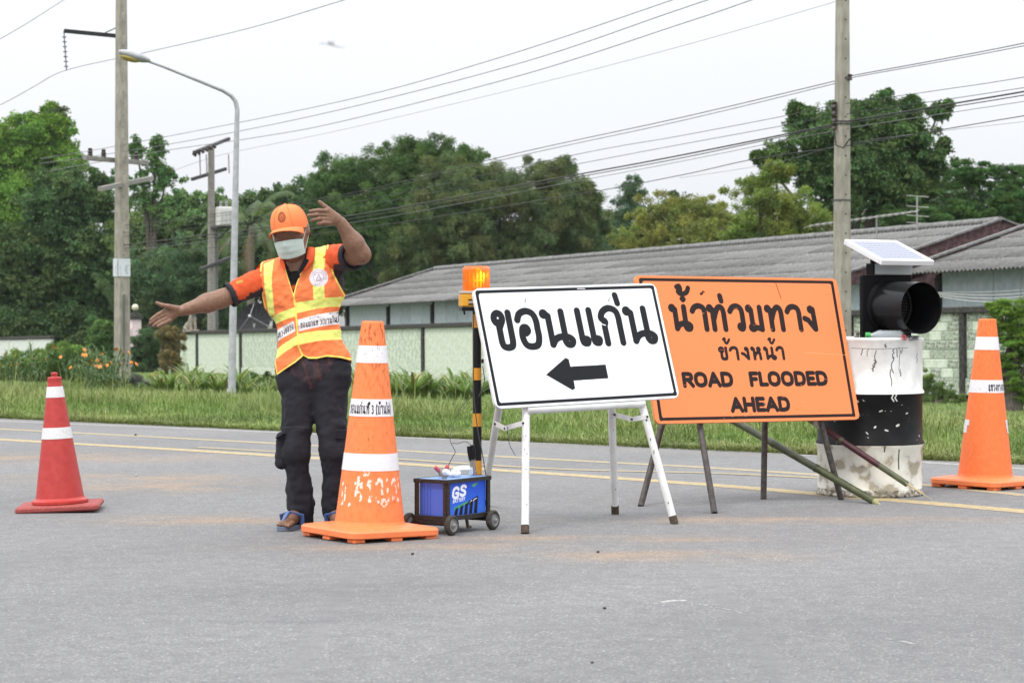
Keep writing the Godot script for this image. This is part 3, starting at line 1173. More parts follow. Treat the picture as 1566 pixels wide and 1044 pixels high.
func build_trees():
	var g := "trees beyond the wall and sheds"
	tree("broad_tree", "tall bright green dense tree at the far end of the tree line", 20, 140, [[30, 245, 75, 58], [92, 255, 42, 60], [20, 340, 90, 90], [100, 320, 48, 50], [-60, 330, 80, 120], [60, 420, 90, 80], [75, 192, 40, 30]], Color(0.160, 0.294, 0.051), "broad", 1.2, g)
	tree("crown_top_tree", "small dark tufted tree top showing above the bright green tree", 80, 155, [[80, 172, 22, 13], [72, 190, 18, 14], [92, 184, 16, 12], [84, 230, 18, 40]], Color(0.107, 0.149, 0.073), "broad", 0.8, g)
	tree("broad_tree", "big dark green tree crossing behind the tall concrete pole", 110, 126, [[100, 320, 72, 62], [40, 420, 92, 80], [140, 420, 72, 85], [152, 300, 28, 42], [60, 500, 80, 40], [-40, 450, 70, 90], [150, 500, 50, 40]], Color(0.098, 0.166, 0.061), "broad", 1.1, g)
	tree("slender_tree", "loose leafy tree with sky showing through beside the tall concrete pole", 228, 118, [[232, 250, 26, 26], [208, 228, 10, 14], [254, 275, 20, 24], [240, 222, 8, 12], [215, 290, 25, 35], [240, 330, 30, 30]], Color(0.116, 0.217, 0.073), "broad", 0.55, g)
	tree("pale_tree", "low yellowish green tree in front of the transformer pole", 245, 124, [[235, 355, 62, 42], [300, 345, 45, 40], [280, 310, 35, 20], [330, 320, 25, 24], [200, 380, 40, 40], [255, 318, 22, 16]], Color(0.142, 0.226, 0.082), "broad", 0.9, g)
	tree("low_tree", "round grey green tree behind the man's outstretched hand", 270, 110, [[270, 425, 72, 55], [325, 440, 50, 60], [215, 455, 55, 50], [250, 480, 70, 40], [340, 490, 40, 40]], Color(0.107, 0.175, 0.082), "small", 1.1, g)
	build_palm()
	tree("broad_tree", "dull green tree mass between the palm and the domed tree", 440, 132, [[400, 318, 40, 32], [450, 312, 50, 34], [425, 385, 70, 55], [485, 345, 48, 52], [460, 440, 70, 50], [380, 400, 40, 60], [350, 330, 22, 26]], Color(0.098, 0.166, 0.068), "broad", 0.9, g)
	tree("domed_tree", "broad dark domed rain tree, the highest crown in the middle", 600, 124, [[560, 278, 78, 48], [640, 248, 82, 38], [705, 262, 48, 38], [515, 330, 58, 60], [600, 335, 92, 70], [540, 395, 72, 55], [680, 330, 70, 60], [490, 290, 28, 30]], Color(0.084, 0.154, 0.043), "small", 1.25, g)
	tree("willowy_tree", "drooping olive green tree with fine narrow leaves behind the shed roof", 740, 104, [[700, 325, 82, 62], [765, 300, 75, 52], [845, 268, 42, 28], [850, 325, 72, 55], [640, 385, 58, 50], [755, 390, 115, 52], [890, 365, 48, 48], [690, 272, 50, 32], [615, 420, 40, 30], [900, 310, 22, 25]], Color(0.142, 0.188, 0.082), "willow", 1.15, g)
	tree("narrow_tree", "narrow blue green tree top between the olive tree and the yellowing tree", 965, 128, [[965, 296, 27, 22], [958, 335, 28, 32], [975, 370, 40, 40], [930, 385, 40, 35]], Color(0.089, 0.158, 0.082), "small", 1.0, g)
	tree("yellowing_tree", "yellowing green tree above the middle of the shed roof", 1040, 110, [[1012, 335, 48, 34], [1065, 318, 44, 26], [1040, 370, 85, 38], [975, 372, 40, 30], [1100, 350, 35, 35]], Color(0.232, 0.260, 0.068), "small", 1.0, g)
	tree("open_tree", "tall open crowned tree spreading behind the square concrete pole", 1310, 88, [[1295, 215, 72, 50], [1375, 205, 55, 46], [1345, 160, 32, 20], [1228, 190, 20, 25], [1330, 280, 100, 62], [1418, 250, 36, 50], [1205, 245, 34, 26], [1440, 168, 16, 18], [1395, 160, 18, 14], [1260, 270, 50, 50], [1335, 220, 92, 66], [1275, 245, 66, 56], [1380, 290, 60, 50], [1218, 168, 10, 10], [1165, 240, 16, 10]], Color(0.098, 0.171, 0.057), "broad", 1.0, g)
	tree("leafy_tree", "light yellow green tree under the open crowned tree", 1190, 82, [[1180, 322, 58, 42], [1155, 282, 24, 18], [1222, 345, 62, 42], [1140, 362, 48, 28], [1185, 262, 28, 14], [1250, 375, 60, 22]], Color(0.205, 0.269, 0.061), "small", 1.0, g)
	tree("feathery_tree", "dark feathery tree with flat layered fronds above the nearer shed", 1510, 86, [[1500, 268, 52, 22], [1560, 280, 60, 32], [1462, 330, 46, 36], [1505, 335, 75, 34], [1590, 330, 60, 50], [1480, 275, 30, 16], [1400, 340, 60, 30]], Color(0.080, 0.166, 0.047), "feather", 1.0, g)
	var back := [
		["dim green backdrop tree low behind the far left trees", -20, 150, [[-60, 400, 110, 70], [30, 440, 90, 60], [0, 350, 70, 60]]],
		["dim green backdrop tree showing between the tall pole and the transformer pole", 240, 150, [[200, 390, 90, 60], [290, 400, 90, 60], [180, 470, 100, 50], [300, 475, 90, 45], [310, 335, 40, 25]]],
		["dim green backdrop tree behind the palm", 420, 150, [[370, 360, 60, 50], [440, 370, 80, 60], [400, 440, 90, 50], [500, 430, 80, 50], [420, 322, 40, 26]]],
		["dim green backdrop tree under the domed tree", 660, 150, [[580, 410, 100, 50], [700, 410, 110, 50], [640, 360, 90, 50]]],
		["dim green backdrop tree behind the olive tree's right side", 900, 150, [[830, 390, 90, 45], [920, 385, 80, 40], [960, 360, 50, 36], [870, 340, 50, 36]]],
		["dim green backdrop tree behind the yellowing tree", 1080, 150, [[1040, 380, 100, 40], [1130, 365, 90, 40], [1075, 335, 60, 30], [1040, 312, 30, 18]]],
		["dim green backdrop tree between the open tree and the feathery tree", 1400, 150, [[1260, 355, 100, 40], [1380, 340, 100, 44], [1480, 330, 100, 44], [1570, 330, 90, 50], [1440, 300, 40, 30]]],
	]
	for q in back:
		tree("backdrop_tree", q[0], q[1], q[2], q[3], Color(0.089, 0.144, 0.061), "broad", 0.7, g, "tree", 1.15)


func build_palm():
	var d := 106.0
	var p := bear(380, d)
	var t := thing("coconut_palm", "coconut palm with drooping fronds behind the man's cap", "palm", p, 0.0, "trees beyond the wall and sheds")
	var head := at(384, 345, d) - p
	var s := Shape.new()
	s.tube([Vector3(0, -0.3, 0), Vector3(0.1, head.y * 0.5, 0), head], [0.22, 0.17, 0.13], 10)
	part("trunk", s, grained("palm_bark", lin(0.10, 0.09, 0.075), lin(0.2, 0.18, 0.15), 0.8, 0.95), t)
	var fm := plain("palm_leaf", lin(0.06, 0.095, 0.03), 0.5)
	fm.backlight_enabled = true
	fm.backlight = Color(0.4, 0.5, 0.2)
	var dry := plain("dry_palm_leaf", lin(0.16, 0.12, 0.06), 0.7)
	for k in 20:
		var an := TAU * k * 0.382
		var lift := 1.15 - k * 0.095
		var l := rnd(2.0, 2.7)
		s = Shape.new()
		s.smooth(-1)
		var path := []
		for i in 9:
			var f := i / 8.0
			var el := lift - f * f * 1.5
			path.append((path[-1] if i else head) + Vector3(cos(an) * cos(el), sin(el), sin(an) * cos(el)) * (l / 8.0))
		s.tube(path, [0.03, 0.028, 0.025, 0.022, 0.02, 0.017, 0.014, 0.01, 0.005], 5)
		for i in 44:
			var f := 0.15 + 0.84 * (i / 2) / 22.0
			var q: float = f * 8.0
			var c: Vector3 = path[int(q)].lerp(path[mini(int(q) + 1, 8)], q - int(q))
			var tg: Vector3 = (path[mini(int(q) + 1, 8)] - path[int(q)]).normalized() if int(q) < 8 else Vector3.DOWN
			var sd := tg.cross(Vector3.UP).normalized() * (1.0 if i % 2 else -1.0)
			var leaf := (sd * 0.7 + tg * 0.6 + Vector3.DOWN * 0.55).normalized() * 0.62 * (1.0 - 0.5 * absf(f - 0.4))
			var w := tg * 0.03
			s.tri(c - w, c + w, c + leaf)
		part("frond", s, dry if k > 16 else fm, t)


# ---------------------------------------------------------------- verge: grass, flowers, shrubs
func scatter(called: String, mesh: ArrayMesh, mat: Material, where: Array, tint: PackedColorArray, parent: Node) -> MultiMeshInstance3D:
	var mm := MultiMesh.new()
	mm.transform_format = MultiMesh.TRANSFORM_3D
	mm.use_colors = true
	mm.mesh = mesh
	mm.instance_count = where.size()
	for i in where.size():
		mm.set_instance_transform(i, where[i])
		mm.set_instance_color(i, tint[i])
	var mi := MultiMeshInstance3D.new()
	mi.name = numbered(called) if parent == self else called
	mi.multimesh = mm
	mi.material_override = mat
	parent.add_child(mi, true)
	return mi


func blade_tuft(n: int, high: float, wide: float, spread: float, lean: float) -> ArrayMesh:
	var s := Shape.new()
	s.smooth(-1)
	for i in n:
		var an := rnd(0, TAU)
		var b := Vector3(cos(an), 0, sin(an)) * spread * sqrt(rng.randf())
		var an2 := rnd(0, TAU)
		var out := Vector3(cos(an2), 0, sin(an2))
		var side := Vector3(-out.z, 0, out.x) * wide * rnd(0.6, 1.2) / 2
		var h := high * rnd(0.5, 1.15)
		var k := lean * rnd(0.2, 1.2)
		var m := b + out * h * k * 0.3 + Vector3.UP * h * 0.6
		var t := b + out * h * k + Vector3.UP * h * (1.0 - 0.25 * k)
		s.tri(b - side, b + side, m + side * 0.7)
		s.tri(b - side, m + side * 0.7, m - side * 0.7)
		s.tri(m - side * 0.7, m + side * 0.7, t)
	return s.done()


func build_verge():
	var gm := plain("grass_blade", Color.WHITE, 0.6)
	gm.vertex_color_use_as_albedo = true
	gm.backlight_enabled = true
	gm.backlight = Color(0.5, 0.55, 0.3)
	gm.metallic_specular = 0.3
	var patch := FastNoiseLite.new()
	patch.seed = 31
	patch.frequency = 0.22
	patch.fractal_octaves = 4
	var low := blade_tuft(16, 0.17, 0.008, 0.11, 0.8)
	var tall := blade_tuft(14, 0.25, 0.008, 0.14, 0.75)
	var a: Array = []
	var ac := PackedColorArray()
	var b: Array = []
	var bc := PackedColorArray()
	var tries := 0
	while tries < 125000:
		tries += 1
		# closer to the road edge more often: that is where it is seen best
		var beyond := pow(rng.randf(), 2.0) * 66.0
		var dd := 15.0 + beyond
		var x := rnd(-0.25, 0.245) * (dd + 10.0)
		var z := edge_z(x) - beyond + 0.12
		if absf(x) > 0.25 * -z + 0.6 or z > -14.0:
			continue
		var f := patch.get_noise_2d(x, z)
		var y := ground_y(x, z)
		var h := clampf(0.4 + beyond * 0.2, 0.4, 1.0) * (1.0 + 0.5 * f) * clampf(1.05 - beyond * 0.045, 0.28, 1.0)
		# a narrow trodden fringe of drier grass at the tarmac
		var dry := clampf(1.0 - beyond / 0.9, 0.0, 1.0) * 0.6 + clampf(0.15 + 1.3 * f, 0.0, 0.75)
		var l := rnd(0.7, 1.3) * (1.0 + 0.5 * patch.get_noise_2d(x * 3.0 + 50.0, z * 3.0))
		var c := Color(0.145, 0.225, 0.055).lerp(Color(0.33, 0.32, 0.15), dry * rnd(0.3, 1.0)) * l
		var far_scale := 1.0 + beyond * 0.012
		var bs := Basis(Vector3.UP, rnd(0, TAU)).scaled(Vector3(far_scale, h * rnd(0.55, 1.35) * (2.1 if rng.randf() < 0.025 else 1.0), far_scale))
		if beyond > 1.5 and beyond < 12.0 and f > 0.0 and rng.randf() < 0.4:
			b.append(Transform3D(bs, Vector3(x, y - 0.03, z)))
			bc.append(c.lerp(Color(0.34, 0.36, 0.16), 0.25))
		else:
			a.append(Transform3D(bs, Vector3(x, y - 0.03, z)))
			ac.append(c)
	tag(scatter("grass", low, gm, a, ac, self), "short green and straw coloured grass on the verge along the far road edge", "grass", "", "stuff")
	tag(scatter("tall_grass", tall, gm, b, bc, self), "taller uncut grass growing thickly in front of the mint wall", "grass", "", "stuff")
	# strap-leaved lilies along the wall foot
	var lily := lily_plant()
	var spots := []
	for k in 60:
		# two staggered rows, with a gap where the lamp post stands
		var u := 232.0 + k * 8.5 + rnd(-4, 4)
		if u > 425.0 and u < 540.0:
			u += 200.0
		spots.append([u, 0, rnd(35.5, 38.0) if k % 2 else rnd(38.5, 43.0)])
	for i in spots.size():
		var o := lily if i == 0 else copy(lily)
		o.position = bear(spots[i][0], spots[i][2])
		o.rotation.y = i * 2.1
		o.scale = Vector3.ONE * rnd(0.36, 0.82)
	# orange flowers at the far left
	var cosmos := flower_plant()
	spots = []
	for q in [135, 168, 152, 172, 128, 60, 12, 108, 186, 160, 35, 142]:
		spots.append([q, 0, rnd(37.0, 44.0)])
	for i in spots.size():
		var o := cosmos if i == 0 else copy(cosmos)
		o.position = bear(spots[i][0], spots[i][2])
		o.rotation.y = i * 1.7
		o.scale = Vector3.ONE * rnd(0.62, 0.85)
	# shrubs
	var g := ""
	tree("shrub", "wide bright green bush in front of the white garden wall", 75, 74, [[80, 558, 62, 24], [105, 545, 36, 26], [45, 570, 45, 22], [130, 575, 30, 20], [75, 585, 70, 20], [25, 560, 30, 18]], Color(0.160, 0.252, 0.065), "small", 1.0, g, "shrub", 0.9)
	tree("shrub", "pale olive rounded bush beside the orange flowers, past the red cone", 8, 62, [[8, 585, 30, 26], [-20, 590, 30, 26]], Color(0.348, 0.346, 0.205), "small", 1.0, g, "shrub", 0.8)
	tree("shrub", "upright green shrub just in front of the tall concrete pole's foot", 158, 82, [[155, 515, 24, 26], [165, 540, 25, 24], [150, 560, 24, 26], [172, 505, 14, 16], [158, 580, 40, 20]], Color(0.107, 0.192, 0.065), "small", 1.0, g, "shrub", 0.9)
	tree("topiary", "small clipped ball of dark leaves on a stem before the white wall", 128, 92, [[128, 517, 14, 12], [124, 520, 8, 8]], Color(0.098, 0.149, 0.065), "small", 1.3, g, "topiary", 0.7)
	tree("shrub", "dark green shrub between the pink pier and the clipped brown hedge", 225, 86, [[222, 525, 18, 24], [228, 550, 22, 22], [212, 545, 14, 24], [205, 570, 30, 18], [235, 530, 14, 20]], Color(0.084, 0.144, 0.065), "small", 1.1, g, "shrub", 0.8)
	tree("topiary", "clipped column shrub with brownish sides and a flat green top", 258, 80, [[256, 512, 20, 15], [262, 528, 20, 18], [258, 546, 21, 20], [264, 560, 20, 14]], Color(0.214, 0.175, 0.082), "small", 1.6, g, "topiary", 0.6)
	tree("shrub", "greyish purple low shrub with tiny bluish flowers by the pole", 212, 40, [[205, 590, 26, 16], [228, 598, 24, 14], [190, 600, 22, 14]], Color(0.187, 0.200, 0.187), "small", 0.9, g, "shrub", 0.6)
	tree("shrub", "yellow green leafy low plants in front of the hedge and wall end", 290, 45, [[260, 584, 28, 14], [300, 586, 32, 13], [240, 590, 24, 14], [335, 592, 26, 11], [280, 596, 40, 12]], Color(0.259, 0.311, 0.082), "broad", 0.8, g, "shrub", 0.6)
	tree("shrub", "bushy leafy plants at the wall foot right beside the street lamp", 385, 44, [[330, 588, 34, 12], [385, 585, 34, 14], [415, 588, 30, 13], [350, 598, 40, 10], [405, 598, 40, 10]], Color(0.075, 0.125, 0.035), "broad", 0.8, g, "shrub", 0.55)
	tree("shrub", "bushy leafy plants along the wall foot seen between the tall cone and the striped post", 660, 44, [[570, 594, 30, 11], [610, 591, 34, 14], [655, 595, 34, 12], [700, 592, 36, 14], [740, 594, 30, 12]], Color(0.07, 0.12, 0.03), "broad", 0.8, g, "shrub", 0.55)
	tree("shrub", "dark rounded bush behind the orange flowers below the white garden wall", 95, 52, [[60, 572, 50, 24], [110, 562, 46, 28], [20, 580, 40, 20], [150, 574, 34, 26], [90, 586, 70, 20]], Color(0.065, 0.12, 0.03), "small", 1.0, g, "shrub", 0.7)
	tree("shrub", "low leafy weeds filling the verge under the orange flowers", 110, 38, [[60, 604, 40, 15], [110, 602, 40, 17], [160, 602, 36, 17], [20, 606, 40, 15], [140, 590, 34, 16], [205, 602, 30, 15]], Color(0.162, 0.224, 0.074), "small", 0.8, g, "weed", 0.5)
	tree("shrub", "big bright feathery bush hiding the wall behind the last orange cone", 1546, 36, [[1548, 520, 34, 48], [1530, 490, 24, 28], [1565, 480, 34, 30], [1550, 570, 40, 38], [1590, 540, 40, 70], [1530, 470, 20, 10], [1556, 605, 30, 25]], Color(0.169, 0.294, 0.056), "feather", 0.9, g, "shrub", 0.55)
	tree("climber", "leafy weeds climbing the stained blocks beside the striped barrel", 1432, 43, [[1416, 590, 8, 20], [1432, 596, 9, 15], [1448, 605, 14, 12], [1425, 615, 22, 14], [1462, 615, 16, 12]], Color(0.142, 0.217, 0.073), "small", 0.8, g, "weed", 0.45)


func lily_plant() -> Node3D:
	var t := thing("lily_plant", "strap leaved green lily clump growing along the foot of the mint wall", "plant", Vector3.ZERO, 0.0, "lily clumps along the mint wall")
	var mat := plain("lily_leaf", lin(0.075, 0.125, 0.03), 0.5)
	mat.backlight_enabled = true
	mat.backlight = Color(0.4, 0.5, 0.2)
	var yellow := plain("lily_leaf_yellowed", lin(0.26, 0.22, 0.07), 0.5)
	for k in 18:
		var an := k * 2.4
		var out := Vector3(cos(an), 0, sin(an))
		var side := Vector3(-out.z, 0, out.x)
		var h := rnd(0.45, 0.85)
		var s := Shape.new()
		s.smooth(1)
		var prev := []
		for i in 6:
			var f := i / 5.0
			var c := out * (0.04 + 0.42 * f * f) + Vector3.UP * h * (f * 1.35 - 0.55 * f * f)
			var w := 0.045 * (1.0 - pow(f, 2.5)) + 0.004
			var cur := [c - side * w, c - out * 0.012, c + side * w]
			if i:
				s.quad(prev[0], prev[1], cur[1], cur[0])
				s.quad(prev[1], prev[2], cur[2], cur[1])
			prev = cur
		part("leaf", s, yellow if k % 9 == 4 else mat, t)
	return t


func flower_plant() -> Node3D:
	var t := thing("cosmos_plant", "orange flowering cosmos growing beside the tall concrete pole and bushes", "flower", Vector3.ZERO, 0.0, "orange cosmos by the roadside hedge")
	var green := plain("cosmos_stem", lin(0.085, 0.15, 0.045), 0.6)
	var orange := plain("cosmos_petal", lin(0.85, 0.26, 0.03), 0.5)
	var heart := plain("cosmos_heart", lin(0.5, 0.25, 0.02), 0.7)
	var stems := Shape.new()
	for k in 9:
		var an := k * 2.4
		var tip := Vector3(cos(an) * rnd(0.1, 0.4), rnd(0.55, 1.0), sin(an) * 0.3)
		stems.tube([Vector3(cos(an) * 0.05, -0.05, sin(an) * 0.05), tip * 0.55 + Vector3(0, 0.06, 0), tip], [0.008, 0.006, 0.004], 5)
		for q in 14:
			var c := tip * rnd(0.25, 0.95)
			var d := unit()
			stems.smooth(-1)
			var sd := d.cross(Vector3.UP).normalized() * 0.018
			stems.tri(c - sd, c + sd, c + (d + Vector3.UP * 0.5).normalized() * 0.16)
		if k % 3 == 0:
			var nrm := Vector3(rnd(-0.5, 0.5), 0.6, 0.8).normalized()
			var b := Basis.looking_at(-nrm)
			var s := Shape.new()
			s.smooth(-1)
			for p in 8:
				var a2 := TAU * p / 8
				var dir := b * Vector3(cos(a2), sin(a2), -0.1)
				var sd := b * Vector3(-sin(a2), cos(a2), 0)
				s.quad(tip, tip + dir * 0.034 + sd * 0.02, tip + dir * 0.052, tip + dir * 0.034 - sd * 0.02)
			var f := part("blossom", s, orange, t)
			s = Shape.new()
			s.ball(tip + nrm * 0.008, Vector3.ONE * 0.018, 5, 8)
			part("heart", s, heart, f)
	part("stems", stems, green, t)
	return t


# ---------------------------------------------------------------- poles and cables
func pole_plane(u: float, v: float) -> Vector3:
	# where a sighting meets the vertical plane through the two roadside concrete poles
	var a := at(186, 475, 60.0)
	var b := at(1288, 475, 36.0)
	var n := (b - a).cross(Vector3.UP).normalized()
	var r := cam_basis * Vector3((u - 783.0) / F, -(v - 522.0) / F, -1.0)
	return EYE + r * ((a - EYE).dot(n) / r.dot(n))


func cable(label: String, pts: Array, r: float, dark := true, group := "overhead cables"):
	var path := []
	var w := []
	for p in pts:
		w.append(pole_plane(p[0], p[1]))
	for i in w.size() - 1:
		for k in 8:
			path.append(w[i].cubic_interpolate(w[i + 1], w[maxi(i - 1, 0)], w[mini(i + 2, w.size() - 1)], k / 8.0))
	path.append(w[-1])
	var s := Shape.new()
	s.tube(path, r, 6)
	var o := part("overhead_cable", s, plain("cable_black", lin(0.045, 0.045, 0.045), 0.6) if dark else plain("bare_conductor", lin(0.20, 0.20, 0.21), 0.5, 0.4), self)
	tag(o, label, "cable")


func square_pole(t: Node3D, foot: float, top: float, w0: float, w1: float, mat: Material, yaw: float, holes := true):
	var s := Shape.new()
	s.smooth(-1)
	var b := Basis(Vector3.UP, yaw)
	var ring := []
	for y in [foot, top]:
		var w := w0 if y == foot else w1
		var h := w / 2
		var c := h * 0.72
		var q := []
		for p in [[h, -c], [h, c], [c, h], [-c, h], [-h, c], [-h, -c], [-c, -h], [c, -h]]:
			q.append(b * Vector3(p[0], 0, -p[1]) + Vector3(0, y, 0))
		ring.append(q)
	for k in 8:
		var k2 := (k + 1) % 8
		s.quad(ring[0][k], ring[0][k2], ring[1][k2], ring[1][k])
	for k in range(1, 7):
		s.tri(ring[1][0], ring[1][k], ring[1][k + 1])
	part("shaft", s, mat, t)
	if not holes:
		return
	s = Shape.new()
	var y := foot + 0.6
	while y < top - 0.3:
		var w := lerpf(w0, w1, (y - foot) / (top - foot)) / 2 + 0.001
		s.tube([b * Vector3(0, 0, w - 0.01) + Vector3(0, y, 0), b * Vector3(0, 0, w + 0.002) + Vector3(0, y, 0)], 0.014, 8)
		s.tube([b * Vector3(w - 0.01, 0, 0) + Vector3(0, y, 0), b * Vector3(w + 0.002, 0, 0) + Vector3(0, y, 0)], 0.014, 8)
		y += 0.3
	part("bolt_holes", s, plain("hole", lin(0.03, 0.03, 0.028), 0.9), t)


func build_poles_and_cables():
	var conc := grained("pole_concrete", lin(0.23, 0.215, 0.18), lin(0.37, 0.35, 0.295), 0.9, 0.9, 0.0, 6, Vector3(1, 0.25, 1))
	var conc2 := grained("crossarm_concrete", lin(0.18, 0.172, 0.155), lin(0.29, 0.28, 0.25), 0.8, 0.9)
	var steel := grained("galvanised_grained", lin(0.33, 0.34, 0.36), lin(0.45, 0.46, 0.48), 1.0, 0.5)
	var dark := plain("dark_iron", lin(0.03, 0.03, 0.03), 0.5)
	var brown := plain("porcelain", lin(0.035, 0.022, 0.02), 0.25)
	# tall pole
	var p := bear(186, 60)
	var t := thing("utility_pole", "tall square concrete pole with two crossarms and a bracket with hanging insulators", "utility pole", p)
	square_pole(t, -0.4, 10.6, 0.37, 0.235, conc, 0.5)
	var c0 := at(184, 47, 60) - p
	var arm_end := at(97, 47, 59.6) - p
	var s := Shape.new()
	s.bar(at(190, 56, 60.1) - p, arm_end, 0.09, 0.1, 0.008)
	part("bracket_arm", s, dark, t)
	s = Shape.new()
	s.tube([at(178, 42, 60.0) - p, at(160, 50, 60.0) - p], 0.015, 5)
	part("arm_brace", s, dark, t)
	var bot := at(101, 107, 59.6) - p
	for k in 7:
		var c := arm_end.lerp(bot, 0.14 + k * 0.125)
		s = Shape.new()
		s.lathe([Vector2(0.0, -0.035), Vector2(0.055, -0.03), Vector2(0.06, -0.015), Vector2(0.02, 0.02), Vector2(0.0, 0.03)], 12, Transform3D(Basis(), c))
		part("insulator_disc", s, plain("grey_porcelain", lin(0.2, 0.2, 0.21), 0.25), t)
	s = Shape.new()
	s.tube([arm_end, bot], 0.014, 6)
	part("insulator_rod", s, dark, t)
	var arms := [[[128, 241, 59.0], [224, 249, 61.4], [137, 157, 207]], [[152, 289, 58.2], [232, 272, 62.4], []]]
	for a in arms:
		var e0 := at(a[0][0], a[0][1], a[0][2]) - p
		var e1 := at(a[1][0], a[1][1], a[1][2]) - p
		s = Shape.new()
		s.bar(e0, e1, 0.11, 0.12, 0.01)
		part("crossarm", s, conc2, t)
		for u in a[2]:
			var c := e0.lerp(e1, (u - 128.0) / 96.0)
			s = Shape.new()
			s.lathe([Vector2(0.05, 0.05), Vector2(0.075, 0.09), Vector2(0.05, 0.12), Vector2(0.075, 0.16), Vector2(0.05, 0.19), Vector2(0.06, 0.25), Vector2(0.0, 0.27)], 12, Transform3D(Basis(), c))
			part("insulator", s, brown, t)
	# number plate and small conduit
	var b := Basis(Vector3.UP, 0.5)
	var yl := at(185, 409, 60).y - p.y
	var im := Image.create(64, 96, false, Image.FORMAT_RGBA8)
	im.fill(Color(0.80, 0.83, 0.85))
	for k in 26:
		im.fill_rect(Rect2i(34 + int(rnd(0, 20)), 34 + k * 2, int(rnd(2, 9)), 2), Color(0.35, 0.38, 0.42))
		im.fill_rect(Rect2i(8 + int(rnd(0, 10)), 40 + k * 2, int(rnd(1, 5)), 1), Color(0.5, 0.52, 0.56))
	s = Shape.new()
	s.slab(rounded(0.33, 0.46, 0.01), 0.0, 0.006, Transform3D(b, Vector3(0, yl, 0) + b * Vector3(0, 0, 0.176)))
	s.slab(rounded(0.33, 0.46, 0.01), 0.0, 0.006, Transform3D(b * Basis(Vector3.UP, -PI / 2), Vector3(0, yl, 0) + b * Vector3(-0.176, 0, 0)))
	part("notice", s, printed("pole_notice", im), t)
	s = Shape.new()
	s.bar(at(189, 450, 59.8) - p, at(189, 560, 59.8) - p, 0.05, 0.03)
	part("ground_conduit", s, plain("conduit", lin(0.1, 0.1, 0.095), 0.7), t)
	# nearer pole on the right
	p = bear(1288, 36)
	t = thing("utility_pole", "square concrete pole rising behind the solar traffic light", "utility pole", p)
	square_pole(t, -0.3, 8.6, 0.255, 0.145, conc, 0.42)
	for v in [118, 160, 170, 181, 193]:
		var c := at(1276 if v > 130 else 1300, v, 35.9) - p
		s = Shape.new()
		s.lathe([Vector2(0.02, -0.05), Vector2(0.045, -0.04), Vector2(0.03, 0.0), Vector2(0.045, 0.04), Vector2(0.02, 0.05)], 10, Transform3D(Basis(), c))
		part("insulator", s, brown, t)
	s = Shape.new()
	s.tube([at(1276, 196, 35.9) - p, at(1279, 222, 35.8) - p, at(1290, 226, 35.75) - p, at(1300, 212, 35.8) - p], 0.012, 5)
	part("cable_loop", s, dark, t)
	for v in [306, 186, 190]:
		s = Shape.new()
		var c := at(1288, v, 36) - p
		var w := lerpf(0.255, 0.145, c.y / 8.9) / 2 + 0.006
		s.box(Transform3D(Basis(Vector3.UP, 0.42), Vector3(0, c.y, 0)), Vector3(w * 2, 0.02, w * 2))
		part("strap", s, plain("strap_grey", lin(0.1, 0.1, 0.1), 0.5, 0.6), t)
	# transformer pole far behind the wall
	p = bear(323, 98)
	t = thing("transformer_pole", "far double crossarm pole carrying a white transformer box", "utility pole", p)
	square_pole(t, -0.4, (at(324, 222, 98) - p).y, 0.34, 0.24, conc2, 0.3, false)
	s = Shape.new()
	s.bar(at(331, 330, 98.2) - p, at(331, 505, 98.2) - p, 0.1, 0.1)
	part("riser_pipe", s, plain("conduit_pale", lin(0.2, 0.2, 0.2), 0.6), t)
	for a in [[296, 233, 96.6, 350, 212, 99.6], [293, 274, 96.8, 345, 258, 99.4], [306, 412, 97.0, 352, 394, 99.0]]:
		s = Shape.new()
		s.bar(at(a[0], a[1], a[2]) - p, at(a[3], a[4], a[5]) - p, 0.12, 0.14, 0.01)
		part("crossarm", s, plain("crossarm_dark", lin(0.05, 0.05, 0.05), 0.7), t)
	for k in 6:
		var c := at(297 + k * 6, 236 - k * 2.5, 96.9) - p
		s = Shape.new()
		s.lathe([Vector2(0.04, -0.1), Vector2(0.09, -0.05), Vector2(0.05, 0.0), Vector2(0.09, 0.05), Vector2(0.04, 0.1)], 10, Transform3D(Basis(Vector3(0, 0, 1), 0.9), c))
		part("insulator", s, brown, t)
	for u in [306, 316, 350]:
		s = Shape.new()
		s.tube([at(u, 270 - (u - 300) * 0.1, 97) - p, at(u - 1, 236, 97) - p], 0.025, 5)
		part("fuse_holder", s, plain("fuse_grey", lin(0.16, 0.16, 0.16), 0.5), t)
	var tc := at(346, 331, 97.6) - p
	s = Shape.new()
	s.box(Transform3D(Basis(Vector3.UP, 0.35), tc), Vector3(0.82, 0.8, 0.6), 0.04)
	for k in 5:
		s.box(Transform3D(Basis(Vector3.UP, 0.35), tc + Basis(Vector3.UP, 0.35) * Vector3(-0.32 + 0.16 * k, -0.02, 0.33)), Vector3(0.04, 0.62, 0.1), 0.008)
	var tf := part("transformer", s, plain("transformer_white", lin(0.58, 0.58, 0.56), 0.5), t)
	for k in 3:
		s = Shape.new()
		s.lathe([Vector2(0.05, 0.4), Vector2(0.08, 0.46), Vector2(0.05, 0.5), Vector2(0.07, 0.56), Vector2(0.03, 0.66)], 10, Transform3D(Basis(), tc + Vector3(-0.25 + 0.25 * k, 0, 0)))
		part("bushing", s, plain("grey_porcelain", lin(0.2, 0.2, 0.21)), tf)
	s = Shape.new()
	s.bar(at(327, 349, 98) - p, at(357, 346, 97.5) - p, 0.5, 0.08)
	s.bar(at(330, 368, 98) - p, at(350, 350, 97.6) - p, 0.06, 0.06)
	part("platform", s, plain("crossarm_dark", lin(0.05, 0.05, 0.05)), t)
	# street lamp
	p = bear(353, 33)
	t = thing("street_lamp", "slim galvanised street lamp with long bent arm behind the man", "street lamp", p)
	var bend := []
